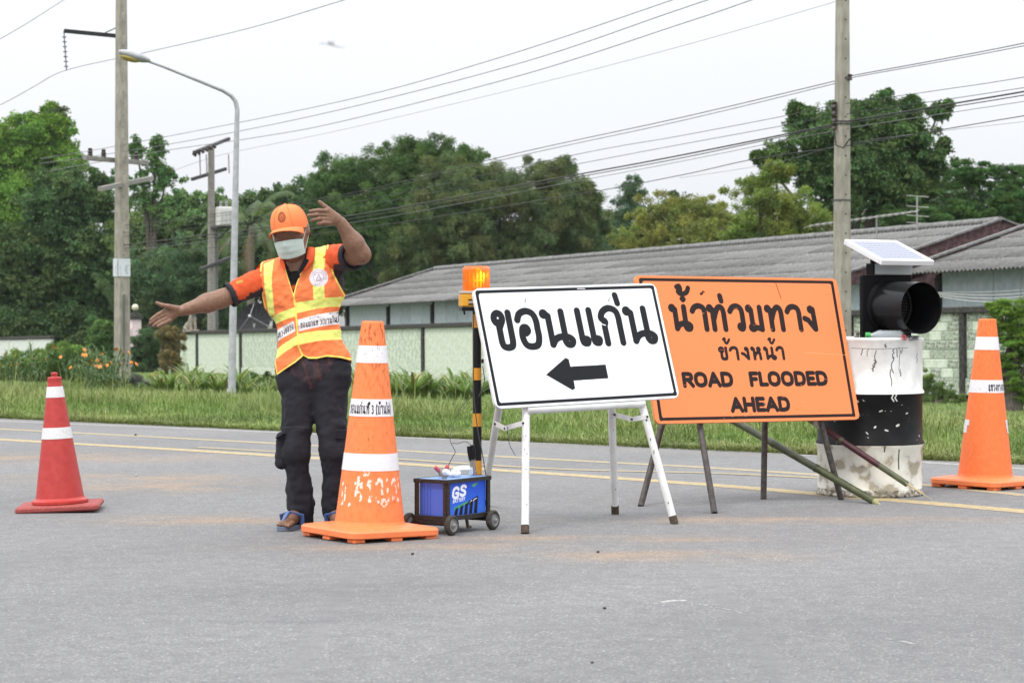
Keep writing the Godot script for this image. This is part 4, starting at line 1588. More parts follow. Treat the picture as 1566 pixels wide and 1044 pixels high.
	for q in [[353.5, 625], [356, 480], [359, 330], [361.5, 200], [362.5, 168], [360, 155], [353, 146], [340, 138], [300, 122], [250, 102], [222, 92]]:
		bend.append(at(q[0], q[1], 33.0 - (362.0 - minf(q[0], 362.0)) * 0.004) - p)
	s = Shape.new()
	s.tube(bend, [0.056, 0.052, 0.046, 0.037, 0.033, 0.032, 0.030, 0.028, 0.024, 0.02, 0.019], 12)
	part("mast", s, steel, t)
	s = Shape.new()
	s.tube([at(353.6, 607, 33) - p, at(353.8, 594, 33) - p], 0.063, 14)
	part("white_base_band", s, plain("white_paint", lin(0.7, 0.7, 0.68), 0.6), t)
	s = Shape.new()
	s.tube([at(353.8, 594, 33) - p, at(354, 587, 33) - p], 0.066, 14)
	part("black_base_band", s, dark, t)
	var h0 := at(228, 94, 32.45) - p
	var h1 := at(181, 80, 32.26) - p
	var hx := (h1 - h0).normalized()
	var hz := hx.cross(Vector3.UP).normalized()
	var hb := Basis(hx, hz.cross(hx), hz)
	s = Shape.new()
	s.ball((h0 + h1) / 2 + hb.y * 0.013, Vector3(h0.distance_to(h1) * 0.53, 0.066, 0.10), 10, 20, hb)
	var head := part("lamp_head", s, grained("galvanised_grained", Color(), Color()), t)
	s = Shape.new()
	s.ball(h0.lerp(h1, 0.62) - hb.y * 0.036, Vector3(0.145, 0.046, 0.08), 8, 16, hb)
	part("lamp_lens", s, plain("yellowed_lens", lin(0.42, 0.33, 0.09), 0.25), head)
	# cables strung along the line of poles
	cable("topmost of three bare conductors crossing the sky from the tall pole", [[60, 243], [205, 218], [520, 155], [757, 90], [1022, 2], [1300, -96]], 0.0079, false)
	cable("middle one of three bare conductors crossing the sky from the tall pole", [[60, 250], [160, 236], [310, 211], [520, 167.5], [800, 95], [1040, 14], [1320, -80]], 0.0079, false)
	cable("lowest of three bare conductors crossing the sky from the tall pole", [[70, 262], [250, 230.5], [385, 211], [520, 186], [800, 114], [1040, 37], [1149, 0], [1400, -90]], 0.0079, false)
	cable("very thin fourth wire below the three bare conductors", [[262, 262], [341, 236], [520, 199], [800, 133], [1040, 71], [1279, 2], [1400, -36]], 0.0040, false)
	cable("single wire cutting the top corner of the sky beside the bracket arm", [[-120, 118], [0, 59], [95, 1], [180, -52]], 0.0092, false)
	cable("wire hung from the insulator string beneath the bracket arm", [[-120, 216], [0, 160], [50, 133], [101, 107], [222, 80], [380, 43], [525, 0], [700, -54]], 0.0092, false)
	cable("upper of a pair of black cables clipped high on the right pole", [[186, 345], [500, 302], [800, 232], [1040, 180], [1276, 124], [1302, 116], [1566, 66], [1900, -10]], 0.0073)
	cable("lower of a pair of black cables clipped high on the right pole", [[186, 349], [500, 306], [800, 237], [1040, 185], [1276, 128], [1302, 119], [1566, 70], [1900, -5]], 0.0059)
	cable("thin cable running to the topmost small insulator of the right pole", [[186, 356], [520, 313], [874, 237.5], [1040, 207.7], [1201, 177], [1276, 161], [1442, 137], [1566, 118], [1900, 60]], 0.0053)
	cable("thin cable running to the second small insulator of the right pole", [[186, 362], [520, 320], [876, 252], [1040, 221], [1209, 190], [1276, 177], [1461, 150], [1566, 134], [1900, 82]], 0.0053)
	cable("thickest black cable strapped across the right pole", [[186, 375], [520, 332], [865, 270], [1040, 237.5], [1276, 190], [1304, 184], [1566, 140], [1900, 80]], 0.0132)
	cable("black cable running just under the thickest one on the right pole", [[186, 380], [520, 337], [865, 274], [1040, 242], [1276, 193], [1566, 145.5], [1900, 86]], 0.0079)
	cable("grey cable sagging a little under the thick black ones", [[186, 384], [520, 343], [870, 279], [1040, 247], [1276, 200], [1461, 171], [1566, 155], [1900, 102]], 0.0053, false)
	cable("lowest long cable passing behind the right pole over the open tree", [[186, 395], [520, 353], [865, 300], [1040, 268], [1155, 243], [1300, 222], [1442, 198], [1566, 177], [1900, 122]], 0.0073)
	cable("faint thin wire near the lowest cable at the right side of the sky", [[1040, 272], [1180, 250], [1300, 219], [1442, 200], [1566, 186], [1900, 148]], 0.0033, false)


# ---------------------------------------------------------------- signs
func plate_frame(tl: Vector3, tr: Vector3, br: Vector3, bl: Vector3) -> Dictionary:
	var c := (tl + tr + br + bl) / 4.0
	var x := ((tr + br) - (tl + bl)).normalized()
	var y := ((tl + tr) - (bl + br))
	y = (y - x * y.dot(x)).normalized()
	return {"t": Transform3D(Basis(x, y, x.cross(y)), c), "w": ((tr + br) - (tl + bl)).length() / 2.0, "h": ((tl + tr) - (bl + br)).length() / 2.0}


func build_white_sign():
	var fr := plate_frame(at(728, 441, 10.90), at(1008, 433, 11.42), at(1034, 608, 11.25), at(752, 625, 10.73))
	var ft: Transform3D = fr.t
	var w: float = fr.w
	var h: float = fr.h
	var foot := gr(803, 818)
	var t := thing("direction_sign", "white trestle sign with large black Thai lettering above an arrow pointing to the cones", "sign", Vector3(ft.origin.x, 0, ft.origin.z))
	var local := Transform3D(Basis(), -t.position) * ft
	# print
	var iw := 1200
	var ih := int(1200 * h / w)
	var im := Image.create(iw, ih, false, Image.FORMAT_RGBA8)
	im.fill(Color(0.90, 0.905, 0.915))
	var ink := Color(0.075, 0.08, 0.105)
	var W := float(iw)
	var H := float(ih)
	# border
	for band in [[0.0115 * W, ink, 0.018 * H], [0.0265 * W, Color(0.90, 0.905, 0.915), 0.044 * H]]:
		var k: float = band[0]
		var r := 14.0
		var ky: float = band[2]
		im.fill_rect(Rect2i(int(k), int(ky + r), int(W - 2 * k), int(H - 2 * ky - 2 * r)), band[1])
		im.fill_rect(Rect2i(int(k + r), int(ky), int(W - 2 * k - 2 * r), int(H - 2 * ky)), band[1])
		for c in [Vector2(k + r, ky + r), Vector2(W - k - r, ky + r), Vector2(W - k - r, H - ky - r), Vector2(k + r, H - ky - r)]:
			dab(im, c, c + Vector2(0.1, 0), r, band[1])
	var ts := H * 0.205
	var th := H * 0.30
	var r := 0.0165 * W
	for g in [["kho", 0.072, 0.104], ["o", 0.196, 0.124], ["no", 0.326, 0.168], ["ae", 0.512, 0.122], ["ko", 0.646, 0.122], ["no", 0.782, 0.168]]:
		letter(im, g[0], g[1] * W, ts, g[2] * W, th, r, ink)
	stroke(im, [Vector2(0.757 * W, H * 0.095), Vector2(0.762 * W, H * 0.165)], r * 0.95, ink)
	# arrow
	fill_shape(im, [Vector2(0.297, 0.745) * Vector2(W, H), Vector2(0.418, 0.612) * Vector2(W, H), Vector2(0.434, 0.624) * Vector2(W, H), Vector2(0.436, 0.687) * Vector2(W, H), Vector2(0.628, 0.685) * Vector2(W, H), Vector2(0.628, 0.802) * Vector2(W, H), Vector2(0.438, 0.806) * Vector2(W, H), Vector2(0.437, 0.872) * Vector2(W, H), Vector2(0.421, 0.884) * Vector2(W, H)], ink)
	# scuffs
	for q in [[0.27, 0.10], [0.725, 0.115]]:
		stroke(im, [Vector2(q[0] * W, q[1] * H), Vector2(q[0] * W - 6, q[1] * H + 14), Vector2(q[0] * W - 9, q[1] * H + 24)], 3.0, Color(0.55, 0.55, 0.57))
		stroke(im, [Vector2(q[0] * W - 14, q[1] * H + 12), Vector2(q[0] * W - 6, q[1] * H + 18)], 2.5, Color(0.6, 0.6, 0.62))
	stroke(im, [Vector2(0.56 * W, 0.028 * H), Vector2(0.60 * W, 0.03 * H)], 3.0, Color(0.8, 0.8, 0.82))
	stroke(im, [Vector2(0.775 * W, 0.11 * H), Vector2(0.79 * W, 0.12 * H)], 2.0, Color(0.75, 0.75, 0.77))
	stroke(im, [Vector2(0.637 * W, 0.33 * H), Vector2(0.672 * W, 0.35 * H)], 3.0, Color(0.9, 0.9, 0.91))
	var s := Shape.new()
	s.slab(rounded(w, h, 0.035), -0.016, -0.002, local)
	part("board", s, plain("sign_back_white", lin(0.72, 0.72, 0.72), 0.45), t)
	s = Shape.new()
	s.slab(rounded(w, h, 0.035), -0.0015, 0.0005, local)
	part("printed_face", s, printed("white_sign_print", im, 0.55), t)
	# trestle of white tube with worn feet
	var white := grained("white_enamel", lin(0.62, 0.62, 0.61), lin(0.78, 0.78, 0.77), 0.8, 0.4)
	var rust := grained("rusty_foot", lin(0.03, 0.025, 0.02), lin(0.12, 0.075, 0.045), 0.08, 0.9)
	var pb := t.position
	var bar_l := local * Vector3(-0.33 * w, -0.5 * h - 0.012, -0.02)
	var bar_r := local * Vector3(0.305 * w, -0.5 * h - 0.012, -0.02)
	var feet := [[gr(803, 816), local * Vector3(-0.325 * w, 0.40 * h, -0.035)], [gr(1032, 801), local * Vector3(0.30 * w, -0.5 * h, -0.035)], [gr(941, 786), at(934, 620, 11.25)], [gr(738, 772), at(764, 626, 11.05)]]
	var tops := [local * Vector3(-0.325 * w, -0.5 * h - 0.012, -0.036), local * Vector3(0.305 * w, -0.5 * h - 0.012, -0.036), at(933, 560, 11.2) - pb, at(772, 570, 11.1) - pb]
	for k in 4:
		var f: Vector3 = feet[k][0] - pb
		var top: Vector3 = tops[k]
		s = Shape.new()
		s.tube([f.lerp(top, 0.06), top], 0.0185, 14)
		var leg := part("leg", s, white, t)
		s = Shape.new()
		s.tube([f, f.lerp(top, 0.065)], 0.0195, 14)
		part("worn_foot", s, rust, leg)
		s = Shape.new()
		var dots := 5
		for q in dots:
			var c := f.lerp(top, rnd(0.12, 0.95)) + Vector3(rnd(-0.008, 0.008), 0, 0.0165)
			s.ball(c, Vector3(0.003, rnd(0.006, 0.014), 0.003), 4, 6)
		part("paint_chips", s, rust, leg)
	s = Shape.new()
	s.tube([bar_l, bar_r], 0.0185, 14)
	part("crossbar", s, white, t)
	# uprights behind the board, and the folding stays
	s = Shape.new()
	s.tube([tops[0], local * Vector3(-0.325 * w, 0.44 * h, -0.036)], 0.0185, 10)
	part("upright", s, white, t)
	s = Shape.new()
	s.tube([tops[1], local * Vector3(0.305 * w, 0.44 * h, -0.036)], 0.0185, 10)
	part("upright", s, white, t)
	for k in 2:
		s = Shape.new()
		s.tube([tops[2 + k], local * Vector3((0.305 if k == 0 else -0.325) * w, 0.4 * h, -0.05)], 0.0185, 10)
		part("rear_upright", s, white, t)
	var stays := [[[757, 648, 11.0], [772, 655, 10.9], [800, 647, 10.7]], [[940, 634, 11.3], [966, 641, 11.2], [990, 637, 11.15]]]
	for q in stays:
		var a := at(q[0][0], q[0][1], q[0][2]) - pb
		var m := at(q[1][0], q[1][1], q[1][2]) - pb
		var b := at(q[2][0], q[2][1], q[2][2]) - pb
		s = Shape.new()
		s.bar(a, m, 0.004, 0.024, 0.001)
		part("folding_stay", s, white, t)
		s = Shape.new()
		s.bar(m + Vector3(0, 0, 0.006), b, 0.004, 0.024, 0.001)
		part("folding_stay", s, white, t)
		s = Shape.new()
		for c in [a, m, b]:
			s.tube([c - Vector3(0, 0, 0.012), c + Vector3(0, 0, 0.014)], 0.006, 8)
		part("bolts", s, rust, t)
	s = Shape.new()
	s.tube([at(776, 652, 10.85) - pb, at(777, 672, 10.85) - pb, at(781, 684, 10.86) - pb, at(788, 696, 10.88) - pb], 0.0016, 5)
	part("hanging_wire", s, plain("cable_black", Color()), t)


func build_orange_sign():
	var fr := plate_frame(at(973, 421, 12.06), at(1283, 426, 12.72), at(1312, 641, 12.53), at(1000, 648, 11.87))
	var ft: Transform3D = fr.t
	var w: float = fr.w
	var h: float = fr.h
	var t := thing("flood_warning_sign", "orange warning board with black Thai and English lettering about a flooded road", "sign", Vector3(ft.origin.x, 0, ft.origin.z))
	var pb := t.position
	var local := Transform3D(Basis(), -pb) * ft
	var iw := 1200
	var ih := int(1200 * h / w)
	var W := float(iw)
	var H := float(ih)
	var orange := Color(0.94, 0.53, 0.325)
	var ink := Color(0.13, 0.085, 0.085)
	var im := Image.create(iw, ih, false, Image.FORMAT_RGBA8)
	im.fill(orange)
	for band in [[0.0195 * W, ink, 0.0175 * H], [0.0335 * W, orange, 0.0385 * H]]:
		var k: float = band[0]
		var r := 10.0
		var ky: float = band[2]
		im.fill_rect(Rect2i(int(k), int(ky + r), int(W - 2 * k), int(H - 2 * ky - 2 * r)), band[1])
		im.fill_rect(Rect2i(int(k + r), int(ky), int(W - 2 * k - 2 * r), int(H - 2 * ky)), band[1])
		for c in [Vector2(k + r, ky + r), Vector2(W - k - r, ky + r), Vector2(W - k - r, H - ky - r), Vector2(k + r, H - ky - r)]:
			dab(im, c, c + Vector2(0.1, 0), r, band[1])
	var r := 0.0122 * W
	var ty := 0.205 * H
	var th := 0.16 * H
	for g in [["no", 0.143, 0.100], ["aa", 0.245, 0.078], ["tha", 0.325, 0.092], ["wo", 0.428, 0.075], ["mo", 0.515, 0.084], ["tha", 0.610, 0.092], ["aa", 0.712, 0.078], ["ngo", 0.796, 0.066]]:
		letter(im, g[0], g[1] * W, ty, g[2] * W, th, r, ink)
	stroke(im, [Vector2(0.192, 0.076) * Vector2(W, H), Vector2(0.205, 0.07) * Vector2(W, H), Vector2(0.208, 0.095) * Vector2(W, H), Vector2(0.196, 0.108) * Vector2(W, H), Vector2(0.212, 0.124) * Vector2(W, H), Vector2(0.236, 0.112) * Vector2(W, H), Vector2(0.247, 0.082) * Vector2(W, H)], r * 0.85, ink, true)
	stroke(im, [Vector2(0.206, 0.158) * Vector2(W, H), Vector2(0.213, 0.147) * Vector2(W, H), Vector2(0.221, 0.158) * Vector2(W, H), Vector2(0.213, 0.17) * Vector2(W, H), Vector2(0.206, 0.158) * Vector2(W, H)], r * 0.6, ink, true)
	stroke(im, [Vector2(0.395, 0.135) * Vector2(W, H), Vector2(0.398, 0.168) * Vector2(W, H)], r, ink)
	# second line
	var r2 := 0.0068 * W
	for g in [["kho", 0.350, 0.042], ["aa", 0.402, 0.045], ["ngo", 0.458, 0.040], ["ho", 0.508, 0.052], ["no", 0.570, 0.060], ["aa", 0.632, 0.040]]:
		letter(im, g[0], g[1] * W, 0.492 * H, g[2] * W, 0.078 * H, r2, ink)
	for x in [0.395, 0.618]:
		stroke(im, [Vector2(x - 0.016, 0.436) * Vector2(W, H), Vector2(x - 0.008, 0.43) * Vector2(W, H), Vector2(x - 0.009, 0.452) * Vector2(W, H), Vector2(x, 0.462) * Vector2(W, H), Vector2(x + 0.013, 0.436) * Vector2(W, H)], r2 * 0.8, ink, true)
	var r3 := 0.0088 * W
	var x := 0.155 * W
	for c in ["R", "O", "A", "D"]:
		x += letter(im, c, x, 0.668 * H, letters[c].to_float() * 0.075 * W, 0.082 * H, r3, ink) + 0.002 * W
	x = 0.478 * W
	for c in ["F", "L", "O", "O", "D", "E", "D"]:
		x += letter(im, c, x, 0.668 * H, letters[c].to_float() * 0.074 * W, 0.082 * H, r3, ink) + 0.002 * W
	x = 0.368 * W
	for c in ["A", "H", "E", "A", "D"]:
		x += letter(im, c, x, 0.842 * H, letters[c].to_float() * 0.074 * W, 0.082 * H, r3, ink) + 0.002 * W
	# dents, scratches and mud
	dab(im, Vector2(0.305 * W, 0.122 * H), Vector2(0.312 * W, 0.118 * H), 6.0, Color(0.12, 0.06, 0.05))
	dab(im, Vector2(0.315 * W, 0.105 * H), Vector2(0.322 * W, 0.108 * H), 4.0, Color(0.2, 0.09, 0.07))
	for k in 5:
		dab(im, Vector2((0.685 + 0.003 * k) * W, (0.04 + 0.022 * k) * H), Vector2((0.686 + 0.003 * k) * W, (0.062 + 0.022 * k) * H), 2.0, Color(0.55, 0.25, 0.16))
	for k in 70:
		var p := Vector2(rnd(0.05, 0.95) * W, rnd(0.04, 0.97) * H)
		var d := Vector2(rnd(-30, 50), rnd(-8, 8)) * rng.randf()
		dab(im, p, p + d, rnd(0.7, 1.3), orange.lerp(Color(0.75, 0.33, 0.2) if k % 3 else Color(1, 0.75, 0.6), rnd(0.25, 0.6)))
	dab(im, Vector2(0.77 * W, 0.528 * H), Vector2(W, 0.548 * H), 0.9, Color(1, 0.68, 0.5))
	for k in 14:
		var p := Vector2(rnd(0.3, 0.5) * W, rnd(0.93, 0.985) * H)
		dab(im, p, p + Vector2(rnd(-6, 10), rnd(-4, 4)), rnd(1.0, 2.5), Color(0.8, 0.55, 0.45) if k % 2 else Color(0.5, 0.25, 0.18))
	dab(im, Vector2(0.53 * W, 0.873 * H), Vector2(0.535 * W, 0.885 * H), 4.0, Color(0.45, 0.32, 0.33))
	var s := Shape.new()
	s.slab(rounded(w, h, 0.03), -0.014, -0.002, local)
	part("board", s, plain("sign_back_orange", lin(0.75, 0.22, 0.08), 0.5), t)
	s = Shape.new()
	s.slab(rounded(w, h, 0.03), -0.0015, 0.0005, local)
	part("printed_face", s, printed("orange_sign_print", im, 0.55), t)
	var iron := grained("brown_iron", lin(0.025, 0.02, 0.018), lin(0.085, 0.07, 0.062), 0.25, 0.6, 0.0, 5)
	var legs := [[gr(1093, 785), local * Vector3(-0.24 * w, 0.44 * h, -0.035), local * Vector3(-0.24 * w, -0.5 * h, -0.035), 0.0165], [gr(1287, 764), local * Vector3(0.30 * w, 0.44 * h, -0.035), local * Vector3(0.30 * w, -0.5 * h, -0.035), 0.0165]]
	var knees := [at(1085, 650, 11.98), at(1251, 645, 12.47)]
	for k in 2:
		var f: Vector3 = legs[k][0] - pb
		var kn: Vector3 = knees[k] - pb
		var n := ft.basis.z
		kn = kn - n * ((kn - local.origin).dot(n) + 0.036)
		s = Shape.new()
		s.tube([f, kn, local * Vector3((-0.25 if k == 0 else 0.28) * w, 0.3 * h, -0.036)], 0.0165, 12)
		part("leg", s, iron, t)
	s = Shape.new()
	s.tube([gr(980, 774) - pb, at(1012, 652, 12.35) - pb, at(1030, 590, 12.45) - pb], 0.0165, 12)
	part("leg", s, iron, t)
	s = Shape.new()
	s.tube([gr(1168, 763) - pb, at(1170, 650, 12.65) - pb, at(1172, 560, 12.7) - pb], 0.0165, 12)
	part("leg", s, iron, t)
	s = Shape.new()
	s.bar(local * Vector3(-0.42 * w, 0.2 * h, -0.03), local * Vector3(0.42 * w, 0.2 * h, -0.03), 0.025, 0.03)
	s.bar(local * Vector3(-0.42 * w, -0.25 * h, -0.03), local * Vector3(0.42 * w, -0.25 * h, -0.03), 0.025, 0.03)
	part("back_rails", s, iron, t)
	# bamboo props
	bamboo("green bamboo pole propping the orange board, its pale tip on the asphalt", gr(1345, 771), at(1143, 655, 12.9), 0.0205, lin(0.022, 0.03, 0.009), lin(0.07, 0.078, 0.022), 0.0)
	bamboo("bamboo pole with a maroon painted length and a split tip before the barrel", gr(1427, 766), at(1255, 652, 12.62), 0.0165, lin(0.05, 0.06, 0.03), lin(0.12, 0.125, 0.06), 0.28)


func bamboo(label: String, tip: Vector3, other: Vector3, r: float, c0: Color, c1: Color, painted: float):
	var t := thing("bamboo_pole", label, "pole", tip)
	var dir := (other - tip).normalized()
	var top := (other - tip) * 1.32
	var long := top.length()
	var b := Basis.looking_at(-dir)
	var green := grained("bamboo_%d" % int(r * 10000), c0, c1, 0.4, 0.45, 0.0, 5)
	var straw := grained("cut_bamboo", lin(0.35, 0.27, 0.14), lin(0.55, 0.45, 0.26), 0.1, 0.7)
	var s := Shape.new()
	var start := 0.16 if painted > 0.0 else 0.035
	var pts := []
	var rad := []
	var y := start
	while y < long:
		pts.append(dir * y)
		rad.append(r)
		for k in [[-0.012, 1.0], [-0.004, 1.13], [0.004, 1.13], [0.012, 1.0]]:
			if y > start + 0.1:
				pts.append(dir * (y + 0.1 + k[0]))
				rad.append(r * k[1])
		y += 0.33
	pts.append(dir * long)
	rad.append(r)
	var order := range(pts.size())
	order.sort_custom(func(m, n): return pts[m].dot(dir) < pts[n].dot(dir))
	var p2 := []
	var r2 := []
	for k in order:
		p2.append(pts[k])
		r2.append(rad[k])
	s.tube(p2, r2, 14)
	part("cane", s, green, t)
	if painted > 0.0:
		s = Shape.new()
		s.tube([dir * (long * 0.36), dir * (long * 0.74)], r * 1.05, 14)
		part("maroon_paint", s, grained("maroon_paint", lin(0.04, 0.008, 0.012), lin(0.09, 0.018, 0.022), 0.3, 0.4), t)
		s = Shape.new()
		s.tube([dir * (long * 0.74), dir * (long * 0.80)], r * 1.07, 14)
		part("white_paint_ring", s, grained("chipped_white", lin(0.12, 0.1, 0.07), lin(0.6, 0.58, 0.52), 0.05, 0.7), t)
		# split end: two tapering slivers of cut cane
		for k in 2:
			s = Shape.new()
			var sd := b.x * (r * 0.55 * (1 if k else -1)) + Vector3(0, r * 0.2, 0)
			s.tube([dir * (start + 0.01) + sd, dir * 0.09 + sd * 0.9, dir * (0.0 if k else 0.05) + Vector3(0, 0.006, 0)], [r * 0.5, r * 0.32, 0.002], 8, true, 0.5)
			part("split_end", s, straw, t)
	else:
		s = Shape.new()
		s.tube([dir * (start + 0.002), dir * 0.012 + Vector3(0, -0.002, 0), dir * -0.012 + Vector3(0, -0.004, 0)], [r * 0.98, r * 0.62, r * 0.12], 14)
		part("cut_end", s, grained("bamboo_cut_green", lin(0.2, 0.2, 0.08), lin(0.4, 0.38, 0.2), 0.1, 0.7), t)


# ---------------------------------------------------------------- barrel and solar signal
func build_barrel():
	var c := at(1331, 475, 12.88)
	var t := thing("striped_barrel", "old steel drum painted in white and black bands with flaking paint", "barrel", Vector3(c.x, 0, c.z))
	var W := 1024
	var H := 512
	var im := Image.create(W, H, false, Image.FORMAT_RGBA8)
	var n := FastNoiseLite.new()
	n.seed = 40
	n.frequency = 0.012
	n.fractal_octaves = 5
	var f := FastNoiseLite.new()
	f.seed = 41
	f.frequency = 0.06
	f.fractal_octaves = 3
	for y in H:
		var k := y / float(H)
		for x in W:
			var a := n.get_noise_2d(x, y)
			var b := f.get_noise_2d(x * 0.7, y)
			var col: Color
			if k < 0.352:
				col = Color(0.84, 0.84, 0.83).lerp(Color(0.93, 0.93, 0.92), clampf(0.5 + a, 0, 1))
				if k > 0.325:
					col = Color(0.96, 0.96, 0.96)
			elif k < 0.672:
				col = Color(0.02, 0.02, 0.025).lerp(Color(0.075, 0.075, 0.08), clampf(0.5 + a * 1.4, 0, 1))
				if b + a * 0.9 > 0.86 and k > 0.36:
					col = Color(0.78, 0.78, 0.76)
				var ed := absf(x / float(W) - 0.5)
				if ed > 0.2 and ed < 0.27 and a > 0.02:
					col = col.lerp(Color(0.30, 0.19, 0.14), 0.7)
			else:
				col = Color(0.78, 0.765, 0.72).lerp(Color(0.88, 0.87, 0.83), clampf(0.5 + a * 1.3, 0, 1))
				if a < -0.12:
					col = col.lerp(Color(0.60, 0.56, 0.48), clampf((-a - 0.12) * 4.0, 0, 0.75))
				if b + a * 0.6 < -0.8 and k > 0.72:
					col = Color(0.36, 0.34, 0.29)
				if k > 0.955:
					col = col.lerp(Color(0.35, 0.32, 0.27), clampf(0.5 + b, 0, 1))
			im.set_pixel(x, y, col)
	# runs and cracks in the white paint
	for q in [[0.452, 0.07, 0.11], [0.470, 0.07, 0.115], [0.492, 0.08, 0.17], [0.483, 0.17, 0.21], [0.524, 0.04, 0.06], [0.548, 0.07, 0.13], [0.545, 0.12, 0.22], [0.541, 0.2, 0.30], [0.561, 0.07, 0.12], [0.570, 0.06, 0.2], [0.577, 0.07, 0.1], [0.49, 0.14, 0.19], [0.571, 0.2, 0.24], [0.36, 0.05, 0.14], [0.65, 0.1, 0.16]]:
		var x: float = q[0] * W
		var pts := []
		for k in 6:
			pts.append(Vector2(x + rnd(-4, 4), lerpf(q[1], q[2], k / 5.0) * H))
		stroke(im, pts, rnd(0.7, 1.6), Color(0.24, 0.23, 0.23))
	stroke(im, [Vector2(0.42 * W, 0.066 * H), Vector2(0.5 * W, 0.072 * H), Vector2(0.55 * W, 0.068 * H), Vector2(0.6 * W, 0.064 * H)], 1.0, Color(0.55, 0.54, 0.53))
	for x in [0.545, 0.556, 0.545]:
		stroke(im, [Vector2(x * W, 0.35 * H), Vector2(x * W - 3, 0.375 * H), Vector2(x * W + 4, 0.395 * H)], 2.4, Color(0.9, 0.9, 0.88))
	for q in [[0.505, 0.46], [0.47, 0.6], [0.53, 0.58], [0.56, 0.55], [0.49, 0.56], [0.44, 0.4]]:
		stroke(im, [Vector2(q[0] * W, q[1] * H), Vector2(q[0] * W + rnd(-8, 12), q[1] * H - rnd(0, 7))], rnd(1.5, 4), Color(0.8, 0.79, 0.77))
	stroke(im, [Vector2(0.568 * W, 0.70 * H), Vector2(0.566 * W, 0.76 * H), Vector2(0.567 * W, 0.82 * H)], 2.0, Color(0.25, 0.24, 0.22))
	stroke(im, [Vector2(0.520 * W, 0.68 * H), Vector2(0.520 * W, 0.71 * H)], 2.0, Color(0.25, 0.24, 0.22))
	var R := 0.292
	var s := Shape.new()
	var pr := [Vector2(R - 0.006, 0.0), Vector2(R + 0.003, 0.004), Vector2(R + 0.003, 0.014), Vector2(R - 0.004, 0.022)]
	for hoop in [0.285, 0.565]:
		pr += [Vector2(R - 0.003, hoop - 0.022), Vector2(R + 0.006, hoop - 0.008), Vector2(R + 0.006, hoop + 0.008), Vector2(R - 0.003, hoop + 0.022)]
	pr += [Vector2(R - 0.004, 0.848), Vector2(R + 0.003, 0.856), Vector2(R + 0.003, 0.868), Vector2(R - 0.006, 0.872), Vector2(R - 0.012, 0.868), Vector2(R - 0.014, 0.852)]
	s.lathe(pr, 64, Transform3D(), true)
	part("shell", s, printed("barrel_paint", im, 0.5), t)
	s = Shape.new()
	s.lathe([Vector2(R - 0.013, 0.853), Vector2(0.0, 0.853)], 48)
	part("lid", s, grained("dirty_lid", lin(0.035, 0.03, 0.028), lin(0.14, 0.12, 0.11), 0.2, 0.8), t)
	s = Shape.new()
	s.lathe([Vector2(0.0, 0.003), Vector2(R - 0.01, 0.003)], 32)
	part("underside", s, plain("dark_iron", Color()), t)
	s = Shape.new()
	s.lathe([Vector2(0.03, 0.853), Vector2(0.03, 0.866), Vector2(0.0, 0.866)], 12, Transform3D(Basis(), Vector3(-0.1, 0, 0.17)))
	part("bung", s, grained("rusty_foot", Color(), Color()), t)
	build_signal(Vector3(c.x, 0.853, c.z))
	# bottle and rubbish lying on the lid
	var clear := StandardMaterial3D.new()
	clear.resource_name = "clear_plastic"
	clear.albedo_color = Color(0.9, 0.95, 0.97, 0.3)
	clear.transparency = BaseMaterial3D.TRANSPARENCY_ALPHA
	clear.roughness = 0.12
	var p := at(1325, 513, 12.66)
	var q := at(1383, 513, 12.63)
	var b := thing("plastic_bottle", "empty clear plastic bottle with green cap lying on the barrel lid", "bottle", Vector3(p.x, 0.853 + 0.03, p.z))
	var ax := (Vector3(q.x, 0, q.z) - Vector3(p.x, 0, p.z))
	var L := ax.length()
	var bt := Transform3D(Basis(ax.normalized().cross(Vector3(0, 0, 1)).normalized(), ax.normalized(), Vector3(0, 0, 1)).orthonormalized(), Vector3.ZERO)
	bt.basis = Basis(Vector3(0, 0, 1), -PI / 2)
	s = Shape.new()
	var prof := [Vector2(0.012, 0.02), Vector2(0.014, 0.035), Vector2(0.026, 0.06), Vector2(0.030, 0.075)]
	for k in 9:
		prof.append(Vector2(0.030 - 0.003 * (k % 2), 0.085 + k * 0.012))
	prof += [Vector2(0.028, L - 0.012), Vector2(0.02, L), Vector2(0.0, L - 0.006)]
	s.lathe(prof, 20, bt, true)
	part("bottle_body", s, clear, b)
	s = Shape.new()
	s.lathe([Vector2(0.0, -0.004), Vector2(0.017, -0.003), Vector2(0.018, 0.0), Vector2(0.018, 0.022), Vector2(0.012, 0.024)], 18, bt)
	part("bottle_cap", s, plain("green_cap", lin(0.05, 0.35, 0.08), 0.35), b)
	p = at(1383, 512, 12.62)
	var r := thing("crumpled_wrapper", "crumpled red and white wrapper beside the clear bottle on the barrel", "wrapper", Vector3(p.x, 0.853, p.z))
	s = Shape.new()
	s.smooth(-1)
	var pts := []
	for k in 26:
		pts.append(Vector3(rnd(-0.02, 0.022), rnd(0.0, 0.042), rnd(-0.016, 0.016)))
	for k in range(0, 24):
		s.tri(pts[k], pts[k + 1], pts[k + 2])
	part("foil", s, grained("red_wrapper", lin(0.5, 0.04, 0.06), lin(0.7, 0.55, 0.55), 0.05, 0.4), r)
	p = at(1398, 514, 12.66)
	r = thing("plastic_bag_scrap", "grey scrap of crumpled plastic at the barrel's rim beside the red wrapper", "bag", Vector3(p.x, 0.853, p.z))
	s = Shape.new()
	s.smooth(-1)
	pts = []
	for k in 30:
		pts.append(Vector3(rnd(-0.06, 0.035), rnd(0.002, 0.032), rnd(-0.03, 0.03)))
	for k in range(0, 28):
		s.tri(pts[k], pts[k + 1], pts[k + 2])
	part("film", s, grained("grey_film", lin(0.10, 0.10, 0.10), lin(0.45, 0.46, 0.47), 0.06, 0.3), r)
	p = at(1311, 511, 12.72)
